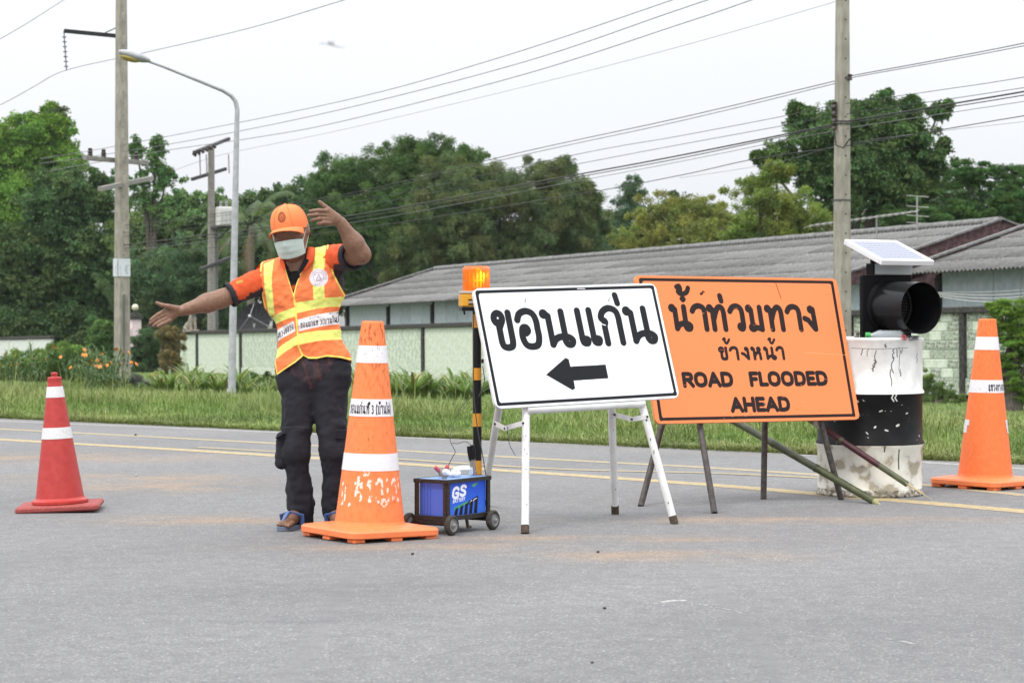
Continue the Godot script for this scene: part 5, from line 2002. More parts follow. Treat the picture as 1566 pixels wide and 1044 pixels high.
	r = thing("stone_chip", "small brownish stone on the barrel lid beside the black signal housing", "stone", Vector3(p.x, 0.853, p.z))
	s = Shape.new()
	s.ball(Vector3(0, 0.016, 0), Vector3(0.018, 0.018, 0.014), 6, 8, Basis(Vector3(1, 1, 0).normalized(), 0.6))
	s.ball(Vector3(0.004, 0.04, 0), Vector3(0.012, 0.014, 0.01), 6, 8)
	part("stone", s, grained("brown_stone", lin(0.08, 0.06, 0.05), lin(0.25, 0.2, 0.17), 0.05, 0.9), r)


func build_signal(base: Vector3):
	var yaw := deg_to_rad(29.0)
	var ctr := at(1358, 468, 12.88)
	var t := thing("solar_signal", "black solar powered flashing traffic light with big round hood on the barrel", "traffic light", Vector3(ctr.x, base.y, ctr.z), yaw)
	var black := plain("glossy_black", lin(0.008, 0.008, 0.009), 0.22)
	var satin := plain("satin_black", lin(0.012, 0.012, 0.013), 0.4)
	satin.metallic_specular = 0.12
	var cy := ctr.y - base.y
	var s := Shape.new()
	s.box(Transform3D(Basis(), Vector3(-0.005, cy - 0.0, -0.01)), Vector3(0.345, 0.345, 0.03), 0.006)
	part("back_plate", s, satin, t)
	s = Shape.new()
	s.box(Transform3D(Basis(), Vector3(0.02, cy - 0.0, -0.05)), Vector3(0.25, 0.30, 0.05), 0.012)
	part("housing", s, satin, t)
	var R := 0.141
	var aim := Transform3D(Basis(Vector3(1, 0, 0), PI / 2 + 0.03), Vector3(0.0, cy - 0.002, 0.005))
	s = Shape.new()
	s.lathe([Vector2(R, 0.0), Vector2(R, 0.283), Vector2(R + 0.0005, 0.288), Vector2(R - 0.003, 0.288), Vector2(R - 0.004, 0.283), Vector2(R - 0.004, 0.0)], 56, aim, false)
	part("hood", s, black, t)
	s = Shape.new()
	s.lathe([Vector2(R + 0.012, 0.0), Vector2(R + 0.012, 0.008), Vector2(R, 0.02)], 48, aim)
	part("hood_ring", s, satin, t)
	s = Shape.new()
	s.lathe([Vector2(R - 0.004, 0.03), Vector2(R - 0.014, 0.034), Vector2(0.0, 0.034)], 40, aim)
	var lens := part("lens", s, plain("lens_black", lin(0.012, 0.012, 0.012), 0.3), t)
	var led := Shape.new()
	led.ball(Vector3.ZERO, Vector3(0.0042, 0.0042, 0.004), 5, 8)
	var lm := led.done()
	var glass := plain("unlit_diode", lin(0.15, 0.145, 0.14), 0.25)
	for ring in 7:
		var n := 1 if ring == 0 else ring * 6
		for k in n:
			var an := TAU * k / n
			var o := part("diode", lm, glass, lens)
			o.position = aim * Vector3(cos(an) * ring * 0.0165, 0.036, sin(an) * ring * 0.0165)
	s = Shape.new()
	s.lathe([Vector2(R - 0.012, 0.036), Vector2(R - 0.009, 0.04), Vector2(R - 0.006, 0.036)], 40, aim)
	part("bezel", s, plain("grey_bezel", lin(0.1, 0.1, 0.1), 0.3), t)
	# battery box and panel
	s = Shape.new()
	s.box(Transform3D(Basis(), Vector3(0.028, cy + 0.205, -0.01)), Vector3(0.265, 0.060, 0.06), 0.004)
	part("battery_box", s, plain("pale_grey_steel", lin(0.46, 0.50, 0.50), 0.45), t)
	s = Shape.new()
	s.box(Transform3D(Basis(), Vector3(-0.112, cy + 0.205, -0.01)), Vector3(0.014, 0.062, 0.064), 0.003)
	part("box_end", s, satin, t)
	# panel: front edge low, tilted towards the road
	var pt := Transform3D(Basis(Vector3(1, 0, 0), deg_to_rad(20.0)), Vector3(0.015, cy + 0.298, -0.01))
	var pw := 0.365
	var pd := 0.36
	var white := plain("white_frame", lin(0.72, 0.72, 0.73), 0.35)
	for q in [[0.0, pd / 2 - 0.012, pw, 0.024], [0.0, -pd / 2 + 0.012, pw, 0.024], [-pw / 2 + 0.012, 0.0, 0.024, pd - 0.049], [pw / 2 - 0.012, 0.0, 0.024, pd - 0.049]]:
		s = Shape.new()
		s.box(pt * Transform3D(Basis(), Vector3(q[0], 0.0, q[1])), Vector3(q[2], 0.03, q[3]), 0.003)
		part("panel_frame", s, white, t)
	s = Shape.new()
	s.box(pt * Transform3D(Basis(), Vector3(0, 0.002, 0)), Vector3(pw - 0.049, 0.016, pd - 0.049))
	var sheet := part("panel_sheet", s, plain("panel_white", lin(0.62, 0.63, 0.66), 0.25), t)
	var cell := Shape.new()
	var cw := (pw - 0.056) / 9.0
	var cd := (pd - 0.056) / 8.0
	cell.box(Transform3D(), Vector3(cw - 0.003, 0.002, cd - 0.003))
	var cm := cell.done()
	var blue := plain("solar_cell", lin(0.25, 0.27, 0.34), 0.25)
	for i in 9:
		for j in 8:
			var o := part("solar_cell", cm, blue, sheet)
			o.transform = pt * Transform3D(Basis(), Vector3((i - 4) * cw, 0.0118, (j - 3.5) * cd))
	s = Shape.new()
	s.bar(Vector3(-0.06, cy + 0.235, -0.05), Vector3(-0.06, cy + 0.29, -0.05), 0.03, 0.02)
	s.bar(Vector3(0.1, cy + 0.235, -0.05), Vector3(0.1, cy + 0.29, -0.05), 0.03, 0.02)
	part("panel_bracket", s, satin, t)
	s = Shape.new()
	s.box(Transform3D(Basis(), Vector3(0, (cy - 0.17) / 2, -0.06)), Vector3(0.2, maxf(cy - 0.17, 0.01), 0.12))
	part("foot", s, satin, t)


# ---------------------------------------------------------------- cones
func cone_band(t: Node3D, y0: float, y1: float, r0: float, r1: float, mat: Material, called := "reflective_band"):
	var s := Shape.new()
	s.lathe([Vector2(r0 - 0.002, y0), Vector2(r0 + 0.0015, y0), Vector2(r1 + 0.0015, y1), Vector2(r1 - 0.002, y1)], 56, Transform3D(), false)
	return part(called, s, mat, t)


func big_cone(label: String, where: Vector3, yaw: float, h: float, mat: Material, body_mat: Material) -> Node3D:
	var t := thing("traffic_cone", label, "traffic cone", where, 0.0, "")
	var s := Shape.new()
	s.smooth(-1)
	var b := Basis(Vector3.UP, yaw)
	var L := 0.475
	var o := rounded(L, L, 0.05, 4)
	# base plate: rounded square, bevelled, on feet
	var lay := [[0.94, 0.016], [1.0, 0.022], [1.0, 0.044], [0.97, 0.052], [0.74, 0.062]]
	for i in lay.size() - 1:
		s.smooth(30 + i)
		for k in o.size():
			var k2 := (k + 1) % o.size()
			var q := []
			for w in [[k, i], [k2, i], [k2, i + 1], [k, i + 1]]:
				var p: Vector2 = o[w[0]] * lay[w[1]][0]
				q.append(b * Vector3(p.x, lay[w[1]][1], -p.y))
			s.quad(q[0], q[1], q[2], q[3])
	s.smooth(-1)
	for k in range(1, o.size() - 1):
		var q := []
		for w in [0, k, k + 1]:
			q.append(b * Vector3(o[w].x * 0.74, 0.062, -o[w].y * 0.74))
		s.tri(q[0], q[1], q[2])
		q = []
		for w in [0, k, k + 1]:
			q.append(b * Vector3(o[w].x * 0.94, 0.016, -o[w].y * 0.94))
		s.tri(q[0], q[2], q[1])
	part("base", s, mat, t)
	for p in [[-0.19, -0.19], [0.19, -0.19], [0.19, 0.19], [-0.19, 0.19], [0, 0.2], [0, -0.2], [0.2, 0], [-0.2, 0]]:
		s = Shape.new()
		s.box(Transform3D(b, b * Vector3(p[0], 0.009, p[1])), Vector3(0.06, 0.018, 0.06), 0.004)
		part("foot", s, mat, t)
	s = Shape.new()
	var pr := [Vector2(0.176, 0.060), Vector2(0.160, 0.066), Vector2(0.155, 0.078), Vector2(0.0505, h - 0.008), Vector2(0.046, h), Vector2(0.038, h), Vector2(0.034, h - 0.05)]
	s.lathe(pr, 64, Transform3D(), false)
	part("body", s, body_mat, t)
	return t


func cone_r(y: float, h: float) -> float:
	return lerpf(0.155, 0.0505, (y - 0.078) / (h - 0.008 - 0.078))


func cone_paint(key: String, seed_n: int, base: Color, worn_word: bool, dirt: float) -> StandardMaterial3D:
	var W := 1024
	var H := 640
	var im := Image.create(W, H, false, Image.FORMAT_RGBA8)
	var n := FastNoiseLite.new()
	n.seed = seed_n
	n.frequency = 0.02
	n.fractal_octaves = 5
	for y in H:
		for x in W:
			var a := n.get_noise_2d(x, y * 1.4)
			var c := base.lerp(Color(1.0, 0.62, 0.42), clampf(a * 0.35, 0.0, 0.25))
			var high := clampf((0.42 - y / float(H)) * 3.0, 0.15, 1.0)
			if a < -0.12:
				c = c.lerp(Color(0.50, 0.22, 0.14), clampf((-a - 0.12) * 1.7 * high * dirt, 0.0, 0.55))
			im.set_pixel(x, y, c)
	for k in 40:
		var p := Vector2(rnd(0.25, 0.75) * W, rnd(0.02, 0.98) * H)
		dab(im, p, p + Vector2(rnd(-10, 10), rnd(-6, 12)), rnd(0.6, 1.8), base.lerp(Color(0.3, 0.14, 0.1), rnd(0.2, 0.6) * dirt))
	if worn_word:
		# stencilled white lettering, mostly rubbed away
		var layer := Image.create(W, H, false, Image.FORMAT_RGBA8)
		layer.fill(Color(1, 1, 1, 0))
		var ink := Color(0.93, 0.90, 0.89, 1.0)
		var top := 0.77 * H
		var hh := 0.105 * H
		for g in [["mo", 0.325, 0.05, 0.018], ["dot", 0.394, 0.02, 0.03], ["o", 0.428, 0.045, -0.005], ["ro", 0.487, 0.035, 0.0], ["yo", 0.535, 0.085, 0.0], ["yo", 0.63, 0.08, 0.0], ["aa", 0.72, 0.04, 0.0]]:
			letter(layer, g[0], g[1] * W, top + g[3] * H, g[2] * W, hh, 6.5, ink)
		dab(layer, Vector2(0.478 * W, 0.715 * H), Vector2(0.484 * W, 0.73 * H), 9, ink)
		dab(layer, Vector2(0.45 * W, 0.79 * H), Vector2(0.452 * W, 0.82 * H), 11, ink)
		stroke(layer, [Vector2(0.475 * W, 0.75 * H), Vector2(0.5 * W, 0.748 * H), Vector2(0.505 * W, 0.73 * H)], 3, ink, true)
		stroke(layer, [Vector2(0.565 * W, 0.885 * H), Vector2(0.58 * W, 0.9 * H), Vector2(0.6 * W, 0.885 * H)], 3, ink, true)
		var e := FastNoiseLite.new()
		e.seed = 90
		e.frequency = 0.032
		e.fractal_octaves = 4
		for y in range(int(0.66 * H), int(0.95 * H)):
			for x in range(int(0.3 * W), int(0.8 * W)):
				var c := layer.get_pixel(x, y)
				if c.a > 0.1:
					var keep := clampf((e.get_noise_2d(x, y) + 0.08) * 6.0, 0.0, 0.82) * c.a
					im.set_pixel(x, y, im.get_pixel(x, y).lerp(Color(0.95, 0.92, 0.91), keep))
	var m := printed(key, im, 0.5)
	return m


func band_print(key: String, line: Array, x0: float, squeeze: float, dirt: int, torn := false) -> StandardMaterial3D:
	var W := 1024
	var H := 96
	var im := Image.create(W, H, false, Image.FORMAT_RGBA8)
	im.fill(Color(0.90, 0.89, 0.905))
	for k in 160:
		var p := Vector2(rnd(0, W), rnd(0, H))
		dab(im, p, p + Vector2(rnd(-30, 30), rnd(-3, 3)), rnd(0.6, 2.0), Color(0.84, 0.825, 0.84))
	for k in dirt:
		var p := Vector2(rnd(0.3, 0.7) * W, rnd(0.05, 0.95) * H)
		dab(im, p, p + Vector2(rnd(-3, 3), rnd(-8, 8)), rnd(0.8, 2.6), Color(0.42, 0.38, 0.38))
	if line.size():
		words(im, line, x0, 34, 46, 3.4, Color(0.10, 0.10, 0.11), squeeze, 0.1)
	if torn:
		var n := FastNoiseLite.new()
		n.seed = 12
		n.frequency = 0.05
		for y in H:
			for x in W:
				var u := x / float(W)
				var lim := 0.305 + (0.02 if y < 40 else 0.0) + 0.012 * n.get_noise_2d(x, y * 3)
				if u > lim and u < 0.668 - 0.0002 * (H - y) + 0.008 * n.get_noise_2d(x + 300, y * 3):
					im.set_pixel(x, y, Color(0, 0, 0, 0))
	return printed(key, im, 0.35, torn)


func build_cones():
	var orange := Color(0.95, 0.515, 0.305)
	var m := grained("cone_orange", orange, Color(0.93, 0.48, 0.275), 0.3, 0.5, 0.0, 4)
	var h := 0.972
	var t := big_cone("tall orange cone with faded stencilled lettering standing in front of the man's leg", at(564.5, 475, 10.42) * Vector3(1, 0, 1), deg_to_rad(36), h, m, cone_paint("cone_paint_near", 61, orange, true, 1.0))
	t.rotation.z = deg_to_rad(-0.9)
	var blank := band_print("band_clean", [], 0, 1, 0)
	var spots := band_print("band_dirty", [], 0, 1, 26)
	for q in [[0.785, 0.862, spots], [0.547, 0.624, band_print("band_worded", ["kho", "o", "no", "ae", "ko", "tick", "no", "tha", "ii", "tick", " ", "three", " ", "open", "bo", "tho", "aa", "no", "ai", "pho", "tick", "close"], 322, 0.62, 4)], [0.306, 0.382, blank]]:
		cone_band(t, q[0], q[1], cone_r(q[0], h), cone_r(q[1], h), q[2])
	t = big_cone("tall orange cone standing apart beyond the barrel, its lowest white band torn away", at(1508, 475, 13.4) * Vector3(1, 0, 1), deg_to_rad(44), h, m, cone_paint("cone_paint_far", 62, Color(0.95, 0.48, 0.265), false, 0.4))
	t.rotation.z = deg_to_rad(-0.6)
	for q in [[0.793, 0.868, blank], [0.547, 0.620, band_print("band_worded_far", ["ae", "kho", "wo", "ngo", "tha", "aa", "ngo", "ho", "lo", "wo", "ngo"], 500, 0.6, 4)], [0.315, 0.39, band_print("band_torn", [], 0, 1, 4, true)]]:
		cone_band(t, q[0], q[1], cone_r(q[0], h), cone_r(q[1], h), q[2])
	# small red cone
	var c := at(91, 475, 11.85)
	t = thing("traffic_cone", "small red cone with two white bands alone on the road at far left", "traffic cone", Vector3(c.x, 0, c.z))
	t.rotation.z = deg_to_rad(2.4)
	t.rotation.y = deg_to_rad(6)
	var red := grained("cone_red", lin(0.40, 0.030, 0.026), lin(0.48, 0.044, 0.037), 0.3, 0.5, 0.0, 5)
	var dusty := grained("cone_red_dusty", lin(0.24, 0.045, 0.04), lin(0.38, 0.075, 0.066), 0.12, 0.75, 0.0, 5)
	var s := Shape.new()
	s.box(Transform3D(Basis(), Vector3(0, 0.020, 0)), Vector3(0.415, 0.030, 0.40), 0.008)
	part("base", s, dusty, t)
	s = Shape.new()
	s.lathe([Vector2(0.14, 0.036), Vector2(0.143, 0.040), Vector2(0.143, 0.052), Vector2(0.128, 0.06), Vector2(0.122, 0.066), Vector2(0.036, 0.652), Vector2(0.036, 0.676), Vector2(0.033, 0.680), Vector2(0.015, 0.682), Vector2(0.014, 0.690), Vector2(0.018, 0.694), Vector2(0.017, 0.702), Vector2(0.0, 0.706)], 48, Transform3D(), false)
	part("body", s, red, t)
	var wm := grained("white_band", lin(0.62, 0.62, 0.62), lin(0.75, 0.75, 0.75), 0.1, 0.4)
	for q in [[0.577, 0.632], [0.367, 0.424]]:
		var r0 := lerpf(0.122, 0.036, (q[0] - 0.066) / 0.586)
		var r1 := lerpf(0.122, 0.036, (q[1] - 0.066) / 0.586)
		cone_band(t, q[0], q[1], r0, r1, wm)


# ---------------------------------------------------------------- battery cart with beacon
func build_cart():
	var corner := gr(684, 818)
	corner = Vector3(corner.x, 0, corner.z)
	var fx := Vector3(0.56, 0, -0.83).normalized()
	var fz := Vector3(fx.z, 0, -fx.x) * -1.0
	# local frame: x along the labelled side, z out of it towards the camera's right
	var b := Basis(fx, Vector3.UP, fx.cross(Vector3.UP))
	var t := thing("battery_cart", "small wheeled iron frame holding a blue battery, with a striped beacon post", "cart", corner)
	t.basis = b
	var L := 0.345
	var D := 0.185
	var y0 := 0.062
	var y1 := 0.250
	var iron := grained("sooty_iron", lin(0.008, 0.007, 0.007), lin(0.04, 0.028, 0.02), 0.1, 0.6, 0.0, 5)
	var a := 0.022
	var zf := 0.0
	# angle-iron frame: four uprights, rails top and bottom
	for x in [0.0, L]:
		for z in [0.0, -D]:
			var s := Shape.new()
			s.box(Transform3D(Basis(), Vector3(x + (a / 2 if x == 0.0 else -a / 2), (y0 + y1) / 2, z + (-0.002 if z == 0.0 else 0.002))), Vector3(a, y1 - y0, 0.004))
			s.box(Transform3D(Basis(), Vector3(x + (0.002 if x == 0.0 else -0.002), (y0 + y1) / 2, z + (-a / 2 - 0.004 if z == 0.0 else a / 2 + 0.004))), Vector3(0.004, y1 - y0, a - 0.004))
			part("upright", s, iron, t)
	for y in [y0 + 0.011, y1 - 0.009]:
		for z in [0.0, -D]:
			var s := Shape.new()
			s.box(Transform3D(Basis(), Vector3(L / 2, y, z + (0.0025 if z == 0.0 else -0.0025))), Vector3(L + 0.006, 0.022 if y < 0.1 else 0.018, 0.005), 0.001)
			part("rail", s, iron, t)
		for x in [0.0, L]:
			var s := Shape.new()
			s.box(Transform3D(Basis(), Vector3(x + (-0.0025 if x == 0.0 else 0.0025), y, -D / 2)), Vector3(0.005, 0.022 if y < 0.1 else 0.018, D), 0.001)
			part("rail", s, iron, t)
	var s := Shape.new()
	s.box(Transform3D(Basis(), Vector3(L / 2, y0 + 0.004, -D / 2)), Vector3(L - 0.01, 0.006, D - 0.012))
	part("floor_plate", s, iron, t)
	# battery
	var blue := plain("battery_blue", lin(0.07, 0.15, 0.62), 0.35)
	var cx := L / 2
	var bt := Transform3D(Basis(), Vector3(cx, (y0 + y1) / 2 + 0.002, -D / 2))
	s = Shape.new()
	s.box(bt, Vector3(L - 0.03, y1 - y0 - 0.014, D - 0.028), 0.006)
	var bat := part("battery", s, blue, t)
	s = Shape.new()
	s.box(Transform3D(Basis(), Vector3(cx, y1 - 0.006, -D / 2)), Vector3(L - 0.02, 0.012, D - 0.02), 0.004)
	part("battery_lid", s, plain("battery_lid_blue", lin(0.13, 0.26, 0.52), 0.4), bat)
	for x in [0.05, L - 0.05]:
		s = Shape.new()
		s.lathe([Vector2(0.011, y1), Vector2(0.009, y1 + 0.018), Vector2(0.0, y1 + 0.018)], 12, Transform3D(Basis(), Vector3(x, 0, -D / 2 + 0.04)))
		part("terminal", s, plain("lead", lin(0.2, 0.2, 0.2), 0.5, 0.7), bat)
	for k in 3:
		s = Shape.new()
		s.box(Transform3D(Basis(), Vector3(0.0145 - 0.001, (y0 + y1) / 2, -D / 2 - 0.05 + k * 0.018)), Vector3(0.004, 0.14, 0.005), 0.001)
		part("rib", s, blue, bat)
	# label print
	var W := 640
	var H := 384
	var im := Image.create(W, H, false, Image.FORMAT_RGBA8)
	for y in H:
		var k := y / float(H)
		im.fill_rect(Rect2i(0, y, W, 1), Color(0.13, 0.31, 0.80).lerp(Color(0.25, 0.47, 0.92), k))
	var white := Color(0.95, 0.96, 0.98)
	letter(im, "G", 62, 62, 118, 118, 17, white, 0.18)
	letter(im, "S", 196, 48, 104, 112, 17, white, 0.18)
	var x := 80.0
	for c in ["B", "A", "T", "T", "E", "R", "Y"]:
		x += letter(im, c, x, 196 - (x - 80) * 0.09, letters[c].to_float() * 38, 36, 4.0, white, 0.1) + 3.0
	fill_shape(im, [Vector2(96, 292), Vector2(330, 228), Vector2(330, 250), Vector2(104, 318)], Color(0.30, 0.66, 0.34))
	fill_shape(im, [Vector2(345, 232), Vector2(510, 178), Vector2(510, 224), Vector2(345, 276)], Color(0.07, 0.08, 0.13))
	stroke(im, [Vector2(372, 248), Vector2(396, 226), Vector2(420, 240), Vector2(448, 216), Vector2(490, 208)], 5.0, white)
	for k in 5:
		var q := 100.0 + k * 84.0
		var hi := 300.0 - k * 20.0
		fill_shape(im, [Vector2(q + 24, hi), Vector2(q + 74, hi - 14), Vector2(q + 56, 374), Vector2(q, 374)], Color(0.06, 0.07, 0.12))
	fill_shape(im, [Vector2(410, 52), Vector2(452, 38), Vector2(520, 34), Vector2(470, 58), Vector2(440, 78), Vector2(418, 72)], Color(0.33, 0.68, 0.33))
	s = Shape.new()
	s.slab(rounded(L - 0.046, y1 - y0 - 0.032, 0.003), -0.001, 0.0008, Transform3D(Basis(), Vector3(cx, (y0 + y1) / 2 + 0.001, -0.0128)))
	part("printed_label", s, printed("battery_print", im, 0.3), bat)
	# wheels
	var tyre_m := grained("dusty_tyre", lin(0.02, 0.018, 0.016), lin(0.085, 0.07, 0.055), 0.08, 0.85, 0.0, 5)
	var rim_m := grained("dull_rim", lin(0.12, 0.12, 0.12), lin(0.36, 0.36, 0.36), 0.05, 0.4)
	for q in [[-0.004, 0.026, 1.0], [L - 0.018, 0.026, 1.0], [-0.004, -D - 0.026, -1.0], [L - 0.018, -D - 0.026, -1.0]]:
		var r := 0.046
		var wt := Transform3D(Basis(Vector3(1, 0, 0), PI / 2 * q[2]), Vector3(q[0], r, q[1]))
		s = Shape.new()
		var h := 0.013
		s.lathe([Vector2(0.030, -h), Vector2(r - 0.006, -h), Vector2(r, -h * 0.5), Vector2(r, h * 0.5), Vector2(r - 0.006, h), Vector2(0.030, h), Vector2(0.029, h - 0.004)], 36, wt, true)
		var wheel := Node3D.new()
		wheel.name = "wheel"
		t.add_child(wheel, true)
		part("tyre", s, tyre_m, wheel)
		s = Shape.new()
		s.lathe([Vector2(0.030, h - 0.004), Vector2(0.0285, h + 0.001), Vector2(0.024, h - 0.005), Vector2(0.013, h - 0.004), Vector2(0.011, h + 0.006), Vector2(0.006, h + 0.007), Vector2(0.005, h + 0.012), Vector2(0.0, h + 0.012)], 28, wt, false)
		s.lathe([Vector2(0.0, -h + 0.003), Vector2(0.030, -h + 0.003)], 28, wt)
		part("rim", s, rim_m, wheel)
	for q in [-0.004, L - 0.018]:
		s = Shape.new()
		s.tube([Vector3(q, 0.046, 0.03), Vector3(q, 0.046, -D - 0.03)], 0.006, 8)
		s.box(Transform3D(Basis(), Vector3(q, 0.054, -D / 2)), Vector3(0.02, 0.014, D))
		part("axle", s, iron, t)
	s = Shape.new()
	s.tube([Vector3(0.18, 0.06, -0.02), Vector3(0.185, 0.02, -0.015), Vector3(0.2, 0.022, -0.012)], 0.008, 8)
	part("stand", s, grained("rusty_foot", Color(), Color()), t)
	# striped post, standing in the far corner of the frame
	var inv := t.transform.affine_inverse()
	var pf: Vector3 = inv * at(730, 735, 11.03)
	pf.y = y1 - 0.03
	var ptop: Vector3 = inv * at(729, 474, 11.03)
	var dt := 11.03
	var vs := [725, 704, 652, 632, 581, 562.5, 501, 480]
	var yl := plain("post_yellow", lin(0.62, 0.27, 0.015), 0.4)
	var bk := plain("post_black", lin(0.012, 0.012, 0.013), 0.35)
	var cuts := [pf.y]
	for v in vs:
		cuts.append((inv * at(730, v, dt)).y)
	cuts.append(ptop.y)
	s = Shape.new()
	s.tube([pf, ptop], 0.0205, 20)
	part("beacon_post", s, bk, t)
	for k in range(1, cuts.size() - 1, 2):
		s = Shape.new()
		var d := (ptop - pf) / (ptop.y - pf.y)
		s.tube([pf + d * (cuts[k] - pf.y), pf + d * (cuts[k + 1] - pf.y)], 0.0213, 20)
		part("yellow_band", s, yl, t)
	# bolts and clips on the post's side
	for v in [523, 552]:
		s = Shape.new()
		var c: Vector3 = inv * at(738, v, 11.0)
		s.box(Transform3D(b.inverse(), c), Vector3(0.012, 0.02, 0.014), 0.002)
		part("cable_clip", s, bk, t)
	# beacon
	var bc: Vector3 = inv * at(728, 461, 11.04)
	var bb := b.inverse() * Basis(Vector3.UP, 0.12)
	s = Shape.new()
	s.box(Transform3D(bb, bc + Vector3(0, 0.006, 0)), Vector3(0.155, 0.062, 0.15), 0.006)
	part("beacon_base", s, plain("beacon_yellow", lin(0.70, 0.34, 0.02), 0.35), t)
	s = Shape.new()
	s.box(Transform3D(bb, bc + Vector3(0, -0.035, 0)), Vector3(0.15, 0.018, 0.145), 0.003)
	s.bar(bc + bb * Vector3(-0.065, -0.03, 0.05), bc + bb * Vector3(-0.06, -0.062, 0.05), 0.006, 0.006)
	part("beacon_bracket", s, bk, t)
	s = Shape.new()
	s.box(Transform3D(bb, bc + bb * Vector3(-0.01, 0.008, 0.0755)), Vector3(0.07, 0.006, 0.002))
	s.box(Transform3D(bb, bc + bb * Vector3(-0.01, -0.013, 0.0755)), Vector3(0.07, 0.006, 0.002))
	part("vents", s, bk, t)
	s = Shape.new()
	s.box(Transform3D(bb, bc + bb * Vector3(-0.01, -0.003, 0.0755)), Vector3(0.06, 0.01, 0.0015))
	part("nameplate", s, plain("plate_grey", lin(0.35, 0.37, 0.42), 0.4), t)
	s = Shape.new()
	s.box(Transform3D(bb, bc + Vector3(0, 0.043, 0)), Vector3(0.157, 0.013, 0.152), 0.003)
	part("beacon_trim", s, plain("clear_grey_trim", lin(0.42, 0.38, 0.32), 0.3), t)
	var dome_y := bc.y + 0.049
	var ctr := Vector3(bc.x, 0, bc.z)
	s = Shape.new()
	var pr := []
	for k in 15:
		var y := 0.004 + k * 0.0065
		pr.append(Vector2(0.0665 - (0.0012 if k % 2 else 0.0), dome_y + y))
	s.lathe([Vector2(0.0665, dome_y)] + pr + [Vector2(0.066, dome_y + 0.104), Vector2(0.062, dome_y + 0.114), Vector2(0.054, dome_y + 0.119), Vector2(0.0, dome_y + 0.121)], 40, Transform3D(Basis(), ctr), true)
	var shell := StandardMaterial3D.new()
	shell.resource_name = "amber_lens"
	shell.albedo_color = Color(0.93, 0.50, 0.02, 0.5)
	shell.transparency = BaseMaterial3D.TRANSPARENCY_ALPHA
	shell.roughness = 0.3
	var dome := part("amber_dome", s, shell, t)
	s = Shape.new()
	for k in 22:
		var an := TAU * k / 22.0
		var c := ctr + Vector3(cos(an), 0, sin(an)) * 0.060
		s.tube([c + Vector3(0, dome_y + 0.006, 0), c + Vector3(0, dome_y + 0.046, 0)], 0.0030, 6)
		s.tube([c + Vector3(0, dome_y + 0.054, 0), c + Vector3(0, dome_y + 0.100, 0)], 0.0030, 6)
	part("lens_flutes", s, plain("amber_flute", lin(0.62, 0.20, 0.004), 0.2), dome)
	s = Shape.new()
	var rb := bb * Basis(Vector3.UP, 0.5)
	var prr := []
	for k in 8:
		var r := 0.05 * k / 7.0
		prr.append(Vector2(r, r * r * 9.0 - 0.02))
	s.lathe(prr, 24, Transform3D(rb * Basis(Vector3(1, 0, 0), PI / 2), ctr + Vector3(0, dome_y + 0.062, 0)), true)
	part("reflector", s, plain("mirror_amber", lin(0.85, 0.42, 0.08), 0.12, 0.9), t)
	s = Shape.new()
	s.box(Transform3D(rb, ctr + rb * Vector3(0, 0, -0.035) + Vector3(0, dome_y + 0.05, 0)), Vector3(0.05, 0.09, 0.02), 0.004)
	s.lathe([Vector2(0.045, dome_y), Vector2(0.045, dome_y + 0.014), Vector2(0.0, dome_y + 0.016)], 20, Transform3D(Basis(), ctr))
	part("motor", s, plain("motor_amber", lin(0.32, 0.16, 0.04), 0.5), t)
	var bulb := StandardMaterial3D.new()
	bulb.resource_name = "glowing_bulb"
	bulb.albedo_color = Color(1.0, 0.75, 0.3)
	bulb.emission_enabled = true
	bulb.emission = Color(1.0, 0.62, 0.12)
	bulb.emission_energy_multiplier = 3.0
	s = Shape.new()
	var bp := ctr + rb * Vector3(0.012, 0, 0.024) + Vector3(0, dome_y + 0.072, 0)
	s.ball(bp, Vector3(0.019, 0.024, 0.019), 8, 14)
	part("lamp_bulb", s, bulb, t)
	var lamp := OmniLight3D.new()
	lamp.name = "beacon_light"
	lamp.light_color = Color(1.0, 0.6, 0.15)
	lamp.light_energy = 0.02
	lamp.light_size = 0.02
	lamp.omni_range = 5.0
	lamp.omni_attenuation = 2.0
	lamp.shadow_enabled = true
	lamp.position = t.transform * (bp + rb * Vector3(0, 0, 0.024))
	add_child(lamp)
	# clamps, handles and bag on top
	var top := y1 + 0.004
	var red := plain("pink_rubber", lin(0.55, 0.10, 0.13), 0.5)
	var steel := grained("clamp_steel", lin(0.12, 0.10, 0.08), lin(0.42, 0.38, 0.33), 0.03, 0.4)
	var tt := t.transform
	for q in [[674, 722, 665, 714, 10.72], [680, 722, 685, 711.5, 10.75]]:
		var jaw := at(q[0], q[1], q[4])
		var tip := at(q[2], q[3], q[4] - 0.02)
		var cl := thing("battery_clamp", "pink handled battery clamp leaning outward on the blue battery" if q[2] < 675 else "pink handled battery clamp with a wire, gripping the blue battery's terminal", "clamp", jaw)
		s = Shape.new()
		s.tube([(tip - jaw) * 0.25, (tip - jaw) * 0.6, tip - jaw], [0.009, 0.0105, 0.008], 10)
		part("grip", s, red, cl)
		s = Shape.new()
		s.bar((tip - jaw) * 0.3, Vector3(0.0, -0.018, 0), 0.012, 0.012, 0.002)
		s.bar(Vector3(0.004, 0.0, 0.0), Vector3(0.008, -0.02, 0.004), 0.008, 0.014, 0.002)
		part("jaws", s, steel, cl)
